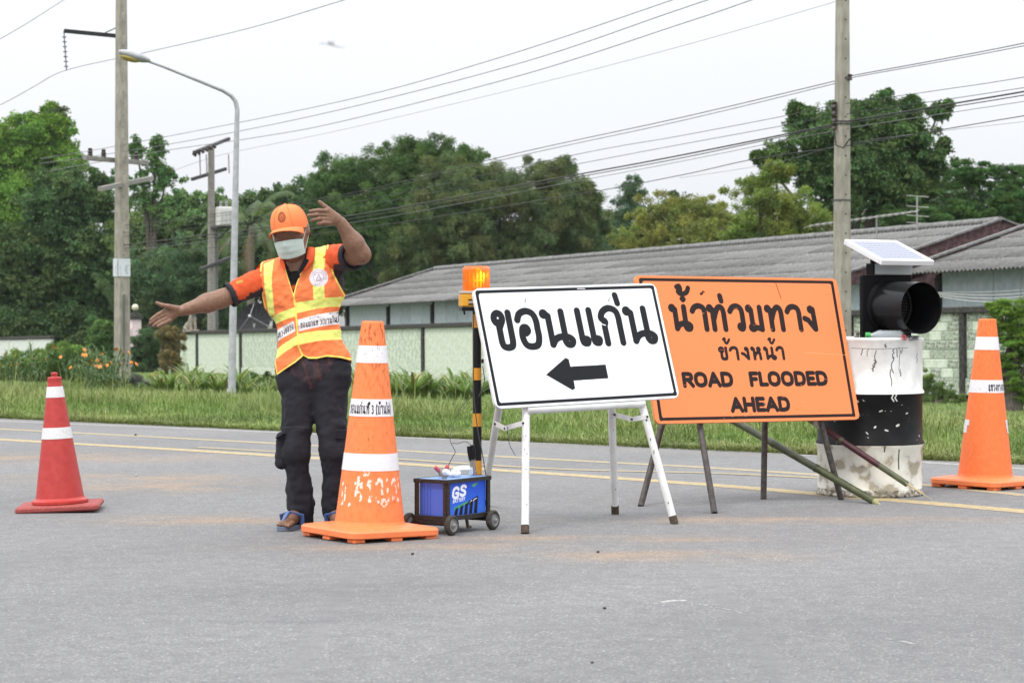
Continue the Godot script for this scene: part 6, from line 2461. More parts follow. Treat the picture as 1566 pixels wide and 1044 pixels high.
	for q in [[717, 682, 723, 715], [722.5, 680, 727, 715]]:
		var hi := at(q[0], q[1], 10.85)
		var lo := at(q[2], q[3] + 12, 10.86)
		var cl := thing("battery_clamp", "black handled clamp standing upright against the striped post" if q[0] < 720 else "second black handled clamp squeezed between the first and the striped post", "clamp", lo)
		s = Shape.new()
		s.tube([(hi - lo) * 0.5, (hi - lo) * 0.8, hi - lo], [0.009, 0.0115, 0.010], 10)
		part("grip", s, bk, cl)
		s = Shape.new()
		s.bar((hi - lo) * 0.55, Vector3.ZERO, 0.014, 0.016, 0.002)
		part("jaws", s, steel, cl)
	# white carry strap and crumpled bag
	var wp := grained("white_plastic", lin(0.62, 0.63, 0.68), lin(0.80, 0.80, 0.82), 0.06, 0.4)
	var hp0 := at(693, 727, 10.74)
	var st := thing("carry_strap", "white plastic carrying strap looped over the top of the battery", "strap", hp0)
	s = Shape.new()
	var pts := []
	for q in [[692, 728, 10.74], [694, 718, 10.745], [706, 715, 10.78], [719, 715, 10.80], [721, 726, 10.81]]:
		pts.append(at(q[0], q[1], q[2]) - hp0)
	for k in pts.size() - 1:
		s.bar(pts[k], pts[k + 1], 0.022, 0.004, 0.001, Vector3(0, 0.3, 1))
	part("strap_band", s, wp, st)
	var bag_at := at(688, 726, 10.72)
	var bag := thing("plastic_bag", "crumpled white plastic bag stuffed around the pink clamps", "bag", bag_at)
	var bones := []
	for k in 7:
		var c := Vector3(rnd(-0.05, 0.045), rnd(-0.005, 0.018), rnd(-0.02, 0.02))
		bones.append(bone(c, c + Vector3(rnd(-0.02, 0.02), rnd(-0.006, 0.006), rnd(-0.01, 0.01)), 0.012, 0.009, 1.0, 0.012))
	part("film", net_mesh(wrinkle(net(bones, 0.0045), 0.004, 30.0, 3)), wp, bag)
	# wires
	var wires := [["thin black wire curling from the pink clamp up past the orange cone", [[685, 712, 10.74], [693, 697, 10.7], [696, 690, 10.7], [690, 678, 10.72], [688, 668, 10.75], [693, 650, 10.8], [700, 632, 10.85], [712, 615, 10.9], [722, 606, 10.9]], 0.0018], ["thin wire bowing across to the black handled clamps", [[691, 677, 10.72], [700, 678, 10.75], [712, 675, 10.82], [720, 680, 10.85]], 0.0016], ["black supply wire running down beside the striped post into the cart", [[724, 480, 10.88], [724, 580, 10.89], [726, 620, 10.89], [731, 660, 10.89], [737, 690, 10.89], [743, 727, 10.88]], 0.0024], ["black wire bulging out behind the post near the white board's edge", [[738, 560, 10.95], [741, 580, 10.96], [738, 594, 10.95], [732, 606, 10.94]], 0.0022]]
	for w in wires:
		s = Shape.new()
		var raw := []
		for q in w[1]:
			raw.append(at(q[0], q[1], q[2]))
		var path := []
		for i in raw.size() - 1:
			for k in 5:
				path.append(raw[i].cubic_interpolate(raw[i + 1], raw[maxi(i - 1, 0)], raw[mini(i + 2, raw.size() - 1)], k / 5.0))
		path.append(raw[-1])
		s.tube(path, w[2], 6)
		tag(part("battery_wire", s, plain("cable_black", Color()), self), w[0], "wire")


# ---------------------------------------------------------------- small things on the asphalt
func build_small_things():
	var dark := grained("dark_pebble", lin(0.015, 0.013, 0.012), lin(0.06, 0.05, 0.045), 0.02, 0.8)
	var list := [["dark pebble on bare asphalt below the white sign's arrow", 925, 931, 0.008], ["tiny dark pebble just below the tall cone's base", 631, 848, 0.009], ["dark twig fragment lying on the asphalt left of the scuff marks", 915, 845, 0.009], ["small stone on the open asphalt closest to the viewer", 906, 1014, 0.006], ["pale stone lying on the road beyond the small red cone", 208, 728, 0.012], ["dark clod on the far lane beyond the red cone", 207, 666, 0.016]]
	for q in list:
		var p := gr(q[1], q[2])
		var t := thing("pebble", q[0], "stone", p)
		var bones := [bone(Vector3(-0.15, 0.2, 0) * q[3] * 2.0, Vector3(0.15, 0.25, 0.2) * q[3] * 2.0, q[3] * 0.55, q[3] * 0.4, 1.0, q[3] * 0.5)]
		part("stone", net_mesh(wrinkle(net(bones, q[3] * 0.25), q[3] * 0.3, 0.5 / q[3], 5)), plain("pale_pebble", lin(0.4, 0.38, 0.34), 0.8) if q[3] == 0.012 else dark, t)
	# a passing insect, out of focus against the sky
	var c := at(510, 69, 3.4)
	var t := thing("flying_insect", "pale grey flying insect, a faint streak alone in the upper sky", "insect", c, 0.1)
	var s := Shape.new()
	s.tube([Vector3(-0.018, 0.0035, 0), Vector3(-0.008, 0.002, 0), Vector3(0.006, -0.001, 0), Vector3(0.018, -0.0035, 0)], [0.0012, 0.0016, 0.0018, 0.0006], 8)
	s.ball(Vector3(-0.019, 0.0037, 0), Vector3.ONE * 0.002, 6, 8)
	part("body", s, plain("insect_grey", lin(0.62, 0.63, 0.65), 0.6), t)
	for k in [-1.0, 1.0]:
		s = Shape.new()
		s.smooth(-1)
		for x in [-0.008, -0.003]:
			var a := Vector3(x, 0.002, 0)
			s.quad(a, a + Vector3(0.004, 0.0, 0.002 * k), a + Vector3(0.003, 0.001, 0.017 * k), a + Vector3(-0.002, 0.001, 0.016 * k))
		part("wing", s, plain("insect_wing", lin(0.8, 0.81, 0.83), 0.4), t)


# ---------------------------------------------------------------- smooth bodies from tapered bones
func bone(a: Vector3, b: Vector3, ra: float, rb: float, zs := 1.0, k := 0.03) -> Array:
	return [a, b, ra, rb, zs, k]


func net(bones: Array, cell: float) -> Dictionary:
	var lo := Vector3.ONE * 1e9
	var hi := -lo
	for q in bones:
		var m := maxf(q[2], q[3]) + cell * 3.0
		lo = lo.min(q[0] - Vector3.ONE * m).min(q[1] - Vector3.ONE * m)
		hi = hi.max(q[0] + Vector3.ONE * m).max(q[1] + Vector3.ONE * m)
	var nx := int((hi.x - lo.x) / cell) + 2
	var ny := int((hi.y - lo.y) / cell) + 2
	var nz := int((hi.z - lo.z) / cell) + 2
	var f := PackedFloat32Array()
	f.resize(nx * ny * nz)
	f.fill(9.0)
	for q in bones:
		var a: Vector3 = q[0]
		var b: Vector3 = q[1]
		var ra: float = q[2]
		var rb: float = q[3]
		var zs: float = q[4]
		var kk: float = q[5]
		var pad := maxf(ra, rb) + kk + cell * 3.0
		var blo := a.min(b) - Vector3(pad, pad, pad / minf(zs, 1.0)) - lo
		var bhi := a.max(b) + Vector3(pad, pad, pad / minf(zs, 1.0)) - lo
		var x0 := maxi(0, int(blo.x / cell))
		var y0 := maxi(0, int(blo.y / cell))
		var z0 := maxi(0, int(blo.z / cell))
		var x1 := mini(nx - 1, int(bhi.x / cell) + 1)
		var y1 := mini(ny - 1, int(bhi.y / cell) + 1)
		var z1 := mini(nz - 1, int(bhi.z / cell) + 1)
		var sa := Vector3(a.x, a.y, a.z * zs)
		var ab := Vector3(b.x, b.y, b.z * zs) - sa
		var inv := 1.0 / maxf(ab.length_squared(), 1e-9)
		var dr := rb - ra
		for z in range(z0, z1 + 1):
			var pz := (lo.z + z * cell) * zs
			for y in range(y0, y1 + 1):
				var py := lo.y + y * cell
				var i := nx * (y + ny * z) + x0
				for x in range(x0, x1 + 1):
					var pa := Vector3(lo.x + x * cell, py, pz) - sa
					var t := clampf(pa.dot(ab) * inv, 0.0, 1.0)
					var d := (pa - ab * t).length() - ra - dr * t
					var o := f[i]
					var h := kk - absf(o - d)
					if h > 0.0:
						f[i] = minf(o, d) - h * h / (4.0 * kk)
					elif d < o:
						f[i] = d
					i += 1
	var sy := nx
	var sz := nx * ny
	var ids := PackedInt32Array()
	ids.resize(f.size())
	ids.fill(-1)
	var verts := PackedVector3Array()
	var faces := PackedInt32Array()
	var off := [0, 1, sy, sy + 1, sz, sz + 1, sz + sy, sz + sy + 1]
	var cube := [Vector3(0, 0, 0), Vector3(1, 0, 0), Vector3(0, 1, 0), Vector3(1, 1, 0), Vector3(0, 0, 1), Vector3(1, 0, 1), Vector3(0, 1, 1), Vector3(1, 1, 1)]
	var edges := [[0, 1], [2, 3], [4, 5], [6, 7], [0, 2], [1, 3], [4, 6], [5, 7], [0, 4], [1, 5], [2, 6], [3, 7]]
	var lim := cell * 3.2
	for z in nz - 1:
		for y in ny - 1:
			var i := sy * y + sz * z
			for x in nx - 1:
				var v0 := f[i]
				if absf(v0) < lim:
					var s0 := v0 < 0.0
					if (f[i + 1] < 0.0) != s0 or (f[i + sy] < 0.0) != s0 or (f[i + sz] < 0.0) != s0 or (f[i + sy + 1] < 0.0) != s0 or (f[i + sz + 1] < 0.0) != s0 or (f[i + sz + sy] < 0.0) != s0 or (f[i + sz + sy + 1] < 0.0) != s0:
						var sum := Vector3.ZERO
						var n := 0
						for e in edges:
							var va := f[i + off[e[0]]]
							var vb := f[i + off[e[1]]]
							if (va < 0.0) != (vb < 0.0):
								sum += cube[e[0]].lerp(cube[e[1]], va / (va - vb))
								n += 1
						ids[i] = verts.size()
						verts.append(lo + (Vector3(x, y, z) + sum / n) * cell)
				i += 1
	for z in range(1, nz - 1):
		for y in range(1, ny - 1):
			var i := sy * y + sz * z + 1
			for x in range(1, nx - 1):
				if ids[i] >= 0:
					var s0 := f[i] < 0.0
					for ax in 3:
						var st: int = [1, sy, sz][ax]
						if (f[i + st] < 0.0) == s0:
							continue
						var p: int = [sy, sz, 1][ax]
						var q: int = [sz, 1, sy][ax]
						var a := ids[i - p - q]
						var b := ids[i - q]
						var c := ids[i]
						var d := ids[i - p]
						if a < 0 or b < 0 or c < 0 or d < 0:
							continue
						if s0:
							faces.append_array([a, b, c, a, c, d])
						else:
							faces.append_array([a, c, b, a, d, c])
				i += 1
	return with_normals({"v": verts, "i": faces})


func with_normals(d: Dictionary) -> Dictionary:
	var v: PackedVector3Array = d.v
	var f: PackedInt32Array = d.i
	var n := PackedVector3Array()
	n.resize(v.size())
	for k in range(0, f.size(), 3):
		var c := (v[f[k + 1]] - v[f[k]]).cross(v[f[k + 2]] - v[f[k]])
		n[f[k]] += c
		n[f[k + 1]] += c
		n[f[k + 2]] += c
	for k in n.size():
		n[k] = n[k].normalized()
	d.n = n
	return d


func wrinkle(d: Dictionary, amp: float, freq: float, sd: int, squash := Vector3.ONE) -> Dictionary:
	var nz := FastNoiseLite.new()
	nz.seed = sd
	nz.frequency = freq
	nz.fractal_octaves = 3
	var v: PackedVector3Array = d.v
	for k in v.size():
		var p := v[k] * squash
		v[k] += d.n[k] * amp * nz.get_noise_3d(p.x, p.y, p.z)
	d.v = v
	return with_normals(d)


func joined(list: Array) -> Dictionary:
	var v := PackedVector3Array()
	var i := PackedInt32Array()
	var n := PackedVector3Array()
	for d in list:
		var base := v.size()
		v.append_array(d.v)
		n.append_array(d.n)
		for k in d.i:
			i.append(k + base)
	return {"v": v, "i": i, "n": n}


func net_mesh(d: Dictionary, colors := PackedColorArray()) -> ArrayMesh:
	var idx := PackedInt32Array()
	var f: PackedInt32Array = d.i
	idx.resize(f.size())
	for k in range(0, f.size(), 3):
		idx[k] = f[k]
		idx[k + 1] = f[k + 2]
		idx[k + 2] = f[k + 1]
	var arr := []
	arr.resize(Mesh.ARRAY_MAX)
	arr[Mesh.ARRAY_VERTEX] = d.v
	arr[Mesh.ARRAY_NORMAL] = d.n
	if colors.size():
		arr[Mesh.ARRAY_COLOR] = colors
	if d.has("uv"):
		arr[Mesh.ARRAY_TEX_UV] = d.uv
	arr[Mesh.ARRAY_INDEX] = idx
	var m := ArrayMesh.new()
	m.add_surface_from_arrays(Mesh.PRIMITIVE_TRIANGLES, arr)
	return m


# ---------------------------------------------------------------- the man
var man := Vector3.ZERO
const MAN_D := 10.9


func hp(u: float, v: float, z := 0.0) -> Vector3:
	return at(u, v, MAN_D - z) - man


func build_person():
	man = at(480, 475, MAN_D)
	man.y = 0.0
	var t := thing("person", "person in orange cap, face mask and hi-vis vest with arms out, directing traffic", "person", man)
	var skin := grained("skin", lin(0.17, 0.085, 0.05), lin(0.235, 0.125, 0.078), 0.12, 0.5, 0.0, 4)
	skin.subsurf_scatter_enabled = true
	skin.subsurf_scatter_strength = 0.08
	# joints
	var sh_l := hp(413, 424, 0.0)
	var el_l := hp(338, 457, 0.09)
	var wr_l := hp(277, 475, 0.15)
	var sh_r := hp(512, 396, 0.02)
	var el_r := hp(552, 389, 0.19)
	var wr_r := hp(521, 340, 0.25)
	var hip_l := hp(457, 588, 0.0)
	var kn_l := hp(451, 692, 0.05)
	var an_l := hp(461, 783, 0.0)
	var hip_r := hp(500, 588, 0.0)
	var kn_r := hp(507, 692, 0.05)
	var an_r := hp(509, 784, 0.0)
	var neck := hp(459, 408, 0.02)
	# head frame: tipped to his right, turned a little that way, chin down
	var hc := hp(444, 356, 0.07)
	var hb := Basis(Vector3(0, 0, 1), deg_to_rad(9.0)) * Basis(Vector3.UP, deg_to_rad(-13.0)) * Basis(Vector3(1, 0, 0), deg_to_rad(7.0))
	var ht := Transform3D(hb, hc)
	# torso, limbs
	var core := []
	core.append(bone(hp(460, 585), hp(498, 585), 0.085, 0.085, 1.3, 0.04))
	core.append(bone(hp(479, 568), hp(464, 452), 0.112, 0.115, 1.55, 0.04))
	core.append(bone(hp(444, 448), hp(484, 440), 0.098, 0.098, 1.4, 0.04))
	core.append(bone(hp(422, 424), hp(500, 402), 0.052, 0.055, 1.0, 0.06))
	core.append(bone(hp(462, 430), neck, 0.075, 0.055, 1.0, 0.05))
	core.append(bone(neck, ht * Vector3(0, -0.05, -0.015), 0.056, 0.056, 1.0, 0.03))
	core.append(bone(sh_l, el_l, 0.05, 0.040, 1.0, 0.04))
	core.append(bone(el_l, el_l.lerp(wr_l, 0.35), 0.040, 0.041, 1.0, 0.03))
	core.append(bone(el_l.lerp(wr_l, 0.35), wr_l, 0.041, 0.026, 1.0, 0.03))
	core.append(bone(sh_r, el_r, 0.055, 0.044, 1.0, 0.04))
	core.append(bone(el_r, el_r.lerp(wr_r, 0.35), 0.043, 0.043, 1.0, 0.02))
	core.append(bone(el_r.lerp(wr_r, 0.35), wr_r, 0.042, 0.027, 1.0, 0.03))
	for q in [[hip_l, kn_l, an_l], [hip_r, kn_r, an_r]]:
		core.append(bone(q[0], q[1], 0.066, 0.042, 1.0, 0.03))
		core.append(bone(q[1], q[1].lerp(q[2], 0.35), 0.041, 0.041, 1.0, 0.02))
		core.append(bone(q[1].lerp(q[2], 0.35), q[2], 0.041, 0.033, 1.0, 0.02))
	var torso_net := net(core, 0.012)
	# head
	var head := []
	var h := func(a: Vector3, b: Vector3, ra: float, rb: float, k: float): head.append(bone(ht * a, ht * b, ra, rb, 1.0, k))
	h.call(Vector3(0, 0.035, -0.02), Vector3(0, 0.03, 0.012), 0.079, 0.074, 0.03)
	h.call(Vector3(0, 0.01, 0.03), Vector3(0, -0.07, 0.035), 0.060, 0.047, 0.03)
	h.call(Vector3(-0.045, -0.01, 0.0), Vector3(-0.03, -0.075, 0.02), 0.034, 0.028, 0.03)
	h.call(Vector3(0.045, -0.01, 0.0), Vector3(0.03, -0.075, 0.02), 0.034, 0.028, 0.03)
	h.call(Vector3(0, -0.09, 0.045), Vector3(0, -0.098, 0.05), 0.026, 0.024, 0.03)
	h.call(Vector3(0, -0.002, 0.083), Vector3(0, -0.036, 0.102), 0.009, 0.013, 0.012)
	h.call(Vector3(-0.013, -0.028, 0.092), Vector3(0.013, -0.028, 0.092), 0.009, 0.009, 0.01)
	h.call(Vector3(-0.045, 0.018, 0.064), Vector3(-0.014, 0.015, 0.080), 0.010, 0.010, 0.015)
	h.call(Vector3(0.045, 0.018, 0.064), Vector3(0.014, 0.015, 0.080), 0.010, 0.010, 0.015)
	h.call(Vector3(-0.04, -0.014, 0.064), Vector3(-0.05, -0.02, 0.05), 0.018, 0.016, 0.02)
	h.call(Vector3(0.04, -0.014, 0.064), Vector3(0.05, -0.02, 0.05), 0.018, 0.016, 0.02)
	h.call(Vector3(-0.02, -0.06, 0.086), Vector3(0.02, -0.06, 0.086), 0.009, 0.009, 0.012)
	for s in [-1.0, 1.0]:
		h.call(Vector3(s * 0.079, 0.018, -0.008), Vector3(s * 0.082, -0.008, -0.004), 0.012, 0.012, 0.01)
		h.call(Vector3(s * 0.082, 0.02, -0.016), Vector3(s * 0.080, -0.022, -0.006), 0.009, 0.007, 0.008)
	h.call(Vector3(0, -0.05, -0.015), Vector3(0, -0.11, -0.02), 0.056, 0.056, 0.03)
	var head_net := net(head, 0.0045)
	# hands
	var hl := []
	hl.append(bone(wr_l, hp(264, 476, 0.16), 0.025, 0.021, 1.25, 0.012))
	for q in [[253, 474, 0.17], [253, 480, 0.172], [255, 486, 0.17], [259, 490, 0.165]]:
		hl.append(bone(hp(268, 477, 0.155), hp(q[0], q[1], q[2]), 0.017, 0.0115, 1.2, 0.010))
	for q in [[253, 474, 241, 481, 230, 489], [253, 480, 240, 487, 229, 494], [255, 486, 243, 492, 234, 498], [259, 490, 249, 495, 241, 499]]:
		var a := hp(q[0], q[1], 0.17)
		var m := hp(q[2], q[3], 0.182)
		var e := hp(q[4], q[5], 0.188)
		hl.append(bone(a, m, 0.0100, 0.0092, 1.0, 0.004))
		hl.append(bone(m, m.lerp(e, 0.55), 0.0092, 0.0086, 1.0, 0.003))
		hl.append(bone(m.lerp(e, 0.55), e, 0.0086, 0.0072, 1.0, 0.003))
	hl.append(bone(hp(268, 472, 0.165), hp(257, 468.5, 0.185), 0.0165, 0.012, 1.0, 0.01))
	hl.append(bone(hp(257, 468.5, 0.185), hp(248, 466.5, 0.19), 0.0115, 0.010, 1.0, 0.004))
	hl.append(bone(hp(248, 466.5, 0.19), hp(239.5, 463, 0.19), 0.0100, 0.0078, 1.0, 0.003))
	var hand_l := net(hl, 0.0032)
	var hr := []
	hr.append(bone(wr_r, hp(513, 334, 0.262), 0.026, 0.022, 1.2, 0.012))
	for q in [[501, 322.5, 0.275], [499, 328.5, 0.278], [500, 335, 0.278], [504, 341, 0.272]]:
		hr.append(bone(hp(516, 336, 0.26), hp(q[0], q[1], q[2]), 0.0175, 0.0115, 1.2, 0.010))
	for q in [[501, 322.5, 487, 321.5, 474, 323], [499, 328.5, 485, 328, 471, 329.5], [500, 335, 488, 334.5, 477, 336.5], [504, 341, 495, 340.5, 486, 342.2]]:
		var a := hp(q[0], q[1], 0.276)
		var m := hp(q[2], q[3], 0.298)
		var e := hp(q[4], q[5], 0.292)
		hr.append(bone(a, m, 0.0100, 0.0092, 1.0, 0.004))
		hr.append(bone(m, m.lerp(e, 0.55), 0.0092, 0.0086, 1.0, 0.003))
		hr.append(bone(m.lerp(e, 0.55), e, 0.0086, 0.0074, 1.0, 0.003))
	hr.append(bone(hp(514, 331, 0.262), hp(503, 321, 0.268), 0.016, 0.0125, 1.0, 0.010))
	hr.append(bone(hp(503, 321, 0.268), hp(496, 315, 0.27), 0.0120, 0.0105, 1.0, 0.004))
	hr.append(bone(hp(496, 315, 0.27), hp(488.5, 308.5, 0.27), 0.0105, 0.0082, 1.0, 0.003))
	var hand_r := net(hr, 0.0032)
	# feet, his right one pointing out to the camera's left
	var feet := []
	var fl := [Vector3(an_l.x, 0.075, an_l.z), Vector3(an_l.x - 0.005, 0.045, an_l.z - 0.04), Vector3(an_l.x - 0.045, 0.05, an_l.z + 0.10), Vector3(an_l.x - 0.065, 0.036, an_l.z + 0.165)]
	var fr := [Vector3(an_r.x, 0.075, an_r.z), Vector3(an_r.x, 0.045, an_r.z - 0.04), Vector3(an_r.x + 0.03, 0.05, an_r.z + 0.10), Vector3(an_r.x + 0.045, 0.036, an_r.z + 0.165)]
	for q in [[fl, an_l, -1.0], [fr, an_r, 1.0]]:
		var p: Array = q[0]
		feet.append(bone(q[1] + Vector3(0, 0.04, 0), p[0], 0.033, 0.034, 1.0, 0.02))
		feet.append(bone(p[0], p[1], 0.034, 0.028, 1.0, 0.02))
		feet.append(bone(p[1], p[2], 0.028, 0.028, 1.0, 0.02))
		feet.append(bone(p[0], p[2], 0.034, 0.026, 1.0, 0.02))
		feet.append(bone(p[2], p[3], 0.028, 0.020, 1.0, 0.02))
		var ax: Vector3 = (p[3] - p[1]).normalized()
		var sd: Vector3 = ax.cross(Vector3.UP).normalized() * q[2]
		for k in 5:
			var c: Vector3 = p[3] + sd * (k - 2) * 0.0165 * -1.0 - ax * (0.004 * k)
			feet.append(bone(c - ax * 0.02, c + ax * (0.032 - 0.004 * k) + Vector3(0, -0.008, 0), 0.0115 if k == 0 else 0.0088, 0.0095 if k == 0 else 0.0072, 1.0, 0.005))
	var feet_net := net(feet, 0.0045)
	part("body", net_mesh(joined([torso_net, head_net, hand_l, hand_r, feet_net])), skin, t)
	# eyes and brows
	for s in [-1.0, 1.0]:
		var e := Shape.new()
		e.ball(ht * Vector3(s * 0.031, -0.003, 0.077), Vector3(0.0125, 0.0075, 0.010), 8, 12, hb)
		var ey := part("eye", e, plain("eye_white", lin(0.45, 0.42, 0.38), 0.2), t)
		e = Shape.new()
		e.ball(ht * Vector3(s * 0.030, -0.0035, 0.0845), Vector3(0.0055, 0.0058, 0.003), 6, 10, hb)
		part("iris", e, plain("iris_dark", lin(0.01, 0.007, 0.005), 0.15), ey)
		e = Shape.new()
		e.tube([ht * Vector3(s * 0.012, 0.019, 0.0895), ht * Vector3(s * 0.030, 0.024, 0.083), ht * Vector3(s * 0.048, 0.019, 0.069)], [0.003, 0.004, 0.002], 6)
		part("eyebrow", e, plain("black_hair", lin(0.01, 0.009, 0.008), 0.6), t)
	# short black hair under the cap
	var hs := []
	hs.append(bone(ht * Vector3(0, 0.035, -0.028), ht * Vector3(0, 0.02, -0.03), 0.079, 0.077, 1.0, 0.02))
	hs.append(bone(ht * Vector3(-0.05, -0.015, -0.04), ht * Vector3(0.05, -0.015, -0.04), 0.034, 0.034, 1.0, 0.02))
	part("hair", net_mesh(wrinkle(net(hs, 0.006), 0.003, 60.0, 9)), plain("black_hair", Color()), t)
	build_cap(t, ht)
	build_mask(t, ht)
	# trousers
	var cloth := grained("trouser_cloth", lin(0.0075, 0.0077, 0.013), lin(0.0135, 0.014, 0.022), 0.06, 0.9, 0.0, 4)
	var tr := []
	tr.append(bone(hp(455, 580), hp(503, 578), 0.098, 0.098, 1.15, 0.04))
	tr.append(bone(hp(456, 566), hp(506, 563), 0.09, 0.09, 1.15, 0.04))
	for q in [[hp(457, 596, 0.0), hp(451, 690, 0.05), hp(461, 783, 0.0), hp(462.5, 795, 0.0), 1.0], [hp(502, 596, 0.0), hp(511, 690, 0.06), hp(513, 783, 0.0), hp(513, 795, 0.0), 1.0]]:
		tr.append(bone(q[0], q[1], 0.085, 0.064, 1.0, 0.03))
		tr.append(bone(q[1], q[1].lerp(q[2], 0.6), 0.063, 0.054, 1.0, 0.03))
		tr.append(bone(q[1].lerp(q[2], 0.6), q[1].lerp(q[2], 0.86), 0.060, 0.064, 1.0, 0.03))
		tr.append(bone(q[1].lerp(q[2], 0.86), q[3], 0.064, 0.052, 1.0, 0.015))
	tr.append(bone(hp(470, 765, 0.05), hp(452, 762, 0.05), 0.018, 0.018, 1.0, 0.025))
	tr.append(bone(hp(471, 778, 0.045), hp(450, 776, 0.05), 0.017, 0.017, 1.0, 0.02))
	tr.append(bone(hp(468, 655, 0.08), hp(446, 664, 0.07), 0.010, 0.010, 1.0, 0.03))
	tr.append(bone(hp(522, 650, 0.08), hp(496, 666, 0.1), 0.016, 0.016, 1.0, 0.03))
	var trn := wrinkle(wrinkle(net(tr, 0.0085), 0.009, 8.0, 14, Vector3(1.2, 0.5, 1.2)), 0.0065, 16.0, 15, Vector3(0.8, 1.3, 0.8))
	part("trousers", net_mesh(trn), cloth, t)
	# cargo pocket with its flap
	var pk := []
	pk.append(bone(hp(431, 668, 0.05), hp(430, 708, 0.05), 0.026, 0.030, 0.75, 0.01))
	part("cargo_pocket", net_mesh(wrinkle(net(pk, 0.006), 0.005, 22.0, 4)), cloth, t)
	var s := Shape.new()
	s.box(Transform3D(Basis(Vector3(0, 0, 1), 0.55), hp(429.5, 665, 0.06)), Vector3(0.05, 0.010, 0.10), 0.004)
	part("pocket_flap", s, cloth, t)
	s = Shape.new()
	s.box(Transform3D(Basis(Vector3(0, 0, 1), -0.1) * Basis(Vector3.UP, 0.5), hp(521, 664, 0.115)), Vector3(0.07, 0.045, 0.008), 0.003)
	part("pocket_flap", s, cloth, t)
	# knee seam
	s = Shape.new()
	s.tube([hp(427, 655, 0.07), hp(440, 653, 0.125), hp(455, 652, 0.142), hp(472, 654, 0.10)], 0.0018, 5)
	part("knee_seam", s, plain("seam_dark", lin(0.035, 0.035, 0.04), 0.9), t)
	# shirt: red orange yoke and sleeves over a dark patterned lower part
	var sb := []
	sb.append(bone(hp(476, 562), hp(466, 452), 0.142, 0.136, 1.38, 0.04))
	sb.append(bone(hp(448, 566), hp(508, 560), 0.080, 0.080, 1.1, 0.04))
	sb.append(bone(hp(440, 448), hp(488, 438), 0.115, 0.113, 1.3, 0.04))
	sb.append(bone(hp(420, 424), hp(502, 400), 0.064, 0.064, 1.0, 0.05))
	var cuff_l := sh_l.lerp(el_l, 0.72)
	sb.append(bone(sh_l, cuff_l, 0.066, 0.055, 1.0, 0.04))
	var cuff_r := sh_r.lerp(el_r, 0.50)
	sb.append(bone(sh_r, cuff_r, 0.066, 0.063, 1.0, 0.04))
	var sn := wrinkle(wrinkle(net(sb, 0.0085), 0.008, 9.0, 21), 0.004, 28.0, 22)
	var cl := PackedColorArray()
	var pat := FastNoiseLite.new()
	pat.seed = 50
	pat.frequency = 9.0
	var red := Color(0.66, 0.088, 0.022)
	var dark := Color(0.028, 0.02, 0.028)
	var y_low := hp(0, 455).y
	for k in sn.v.size():
		var p: Vector3 = sn.v[k]
		var c := red
		var on_l := (p - sh_l).dot((cuff_l - sh_l).normalized())
		var on_r := (p - sh_r).dot((cuff_r - sh_r).normalized())
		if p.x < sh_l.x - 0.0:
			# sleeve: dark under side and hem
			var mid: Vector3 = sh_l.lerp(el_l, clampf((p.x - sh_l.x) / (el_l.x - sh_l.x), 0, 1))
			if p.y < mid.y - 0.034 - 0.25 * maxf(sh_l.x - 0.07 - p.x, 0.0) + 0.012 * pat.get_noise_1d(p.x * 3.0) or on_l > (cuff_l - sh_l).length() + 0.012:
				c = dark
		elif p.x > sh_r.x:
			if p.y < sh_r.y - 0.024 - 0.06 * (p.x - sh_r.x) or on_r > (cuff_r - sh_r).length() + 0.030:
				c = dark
		elif p.y < y_low + 0.03 * sin(p.x * 9.0):
			c = dark
			var w := pat.get_noise_3d(p.x * 1.4, p.y * 0.5, p.z)
			if fposmod(p.x + 0.3 * p.y, 0.062) < 0.010:
				c = Color(0.075, 0.032, 0.034)
			elif fposmod(p.y + 0.15 * p.x, 0.07) < 0.009:
				c = Color(0.05, 0.03, 0.038)
			elif w > 0.28:
				c = Color(0.05, 0.024, 0.028)
			elif w < -0.34:
				c = Color(0.06, 0.038, 0.036)
		var pu := 477.5 + p.x * 328.4
		var pv := 809.3 - p.y * 328.4
		if p.z > 0.0 and pv > 385.0 and pv < 450.0 and pu > 430.0 - 0.0 and pu < 468.0 - (pv - 400.0) * 0.3 and absf(pv - 440.0 + (pu - 448.0) * 0.25) > 3.5:
			c = Color(0.011, 0.011, 0.014)
		cl.append(c)
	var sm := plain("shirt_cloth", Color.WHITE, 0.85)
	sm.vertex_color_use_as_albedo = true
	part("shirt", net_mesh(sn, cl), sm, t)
	# sleeve hems
	var hem := grained("hem_dark", lin(0.012, 0.012, 0.018), lin(0.03, 0.03, 0.036), 0.05, 0.9)
	for q in [[cuff_l, (el_l - sh_l).normalized(), 0.0615, 0.060, 0.020], [cuff_r, (el_r - sh_r).normalized(), 0.069, 0.067, 0.034]]:
		s = Shape.new()
		var ax: Vector3 = q[1]
		var b0: Vector3 = q[0] + ax * (q[2] * 0.20)
		var sd := ax.cross(Vector3.UP).normalized()
		var bt := Transform3D(Basis(sd, ax, sd.cross(ax)), b0)
		s.lathe([Vector2(q[2] - 0.004, 0.0), Vector2(q[2], 0.002), Vector2(q[3], q[4] - 0.002), Vector2(q[3] - 0.003, q[4]), Vector2(q[3] - 0.006, q[4] - 0.004), Vector2(q[3] - 0.02, 0.0)], 28, bt, true)
		part("sleeve_hem", s, hem, t)
	s = Shape.new()
	s.box(Transform3D(Basis(Vector3(0, 0, 1), 0.3), hp(366, 431, 0.12)), Vector3(0.03, 0.012, 0.004), 0.001)
	part("sleeve_emblem", s, plain("emblem_yellow", lin(0.6, 0.4, 0.08), 0.6), t)
	# collar: orange outer, black lining, dark undershirt
	var cd := plain("undershirt", lin(0.012, 0.012, 0.015), 0.9)
	s = Shape.new()
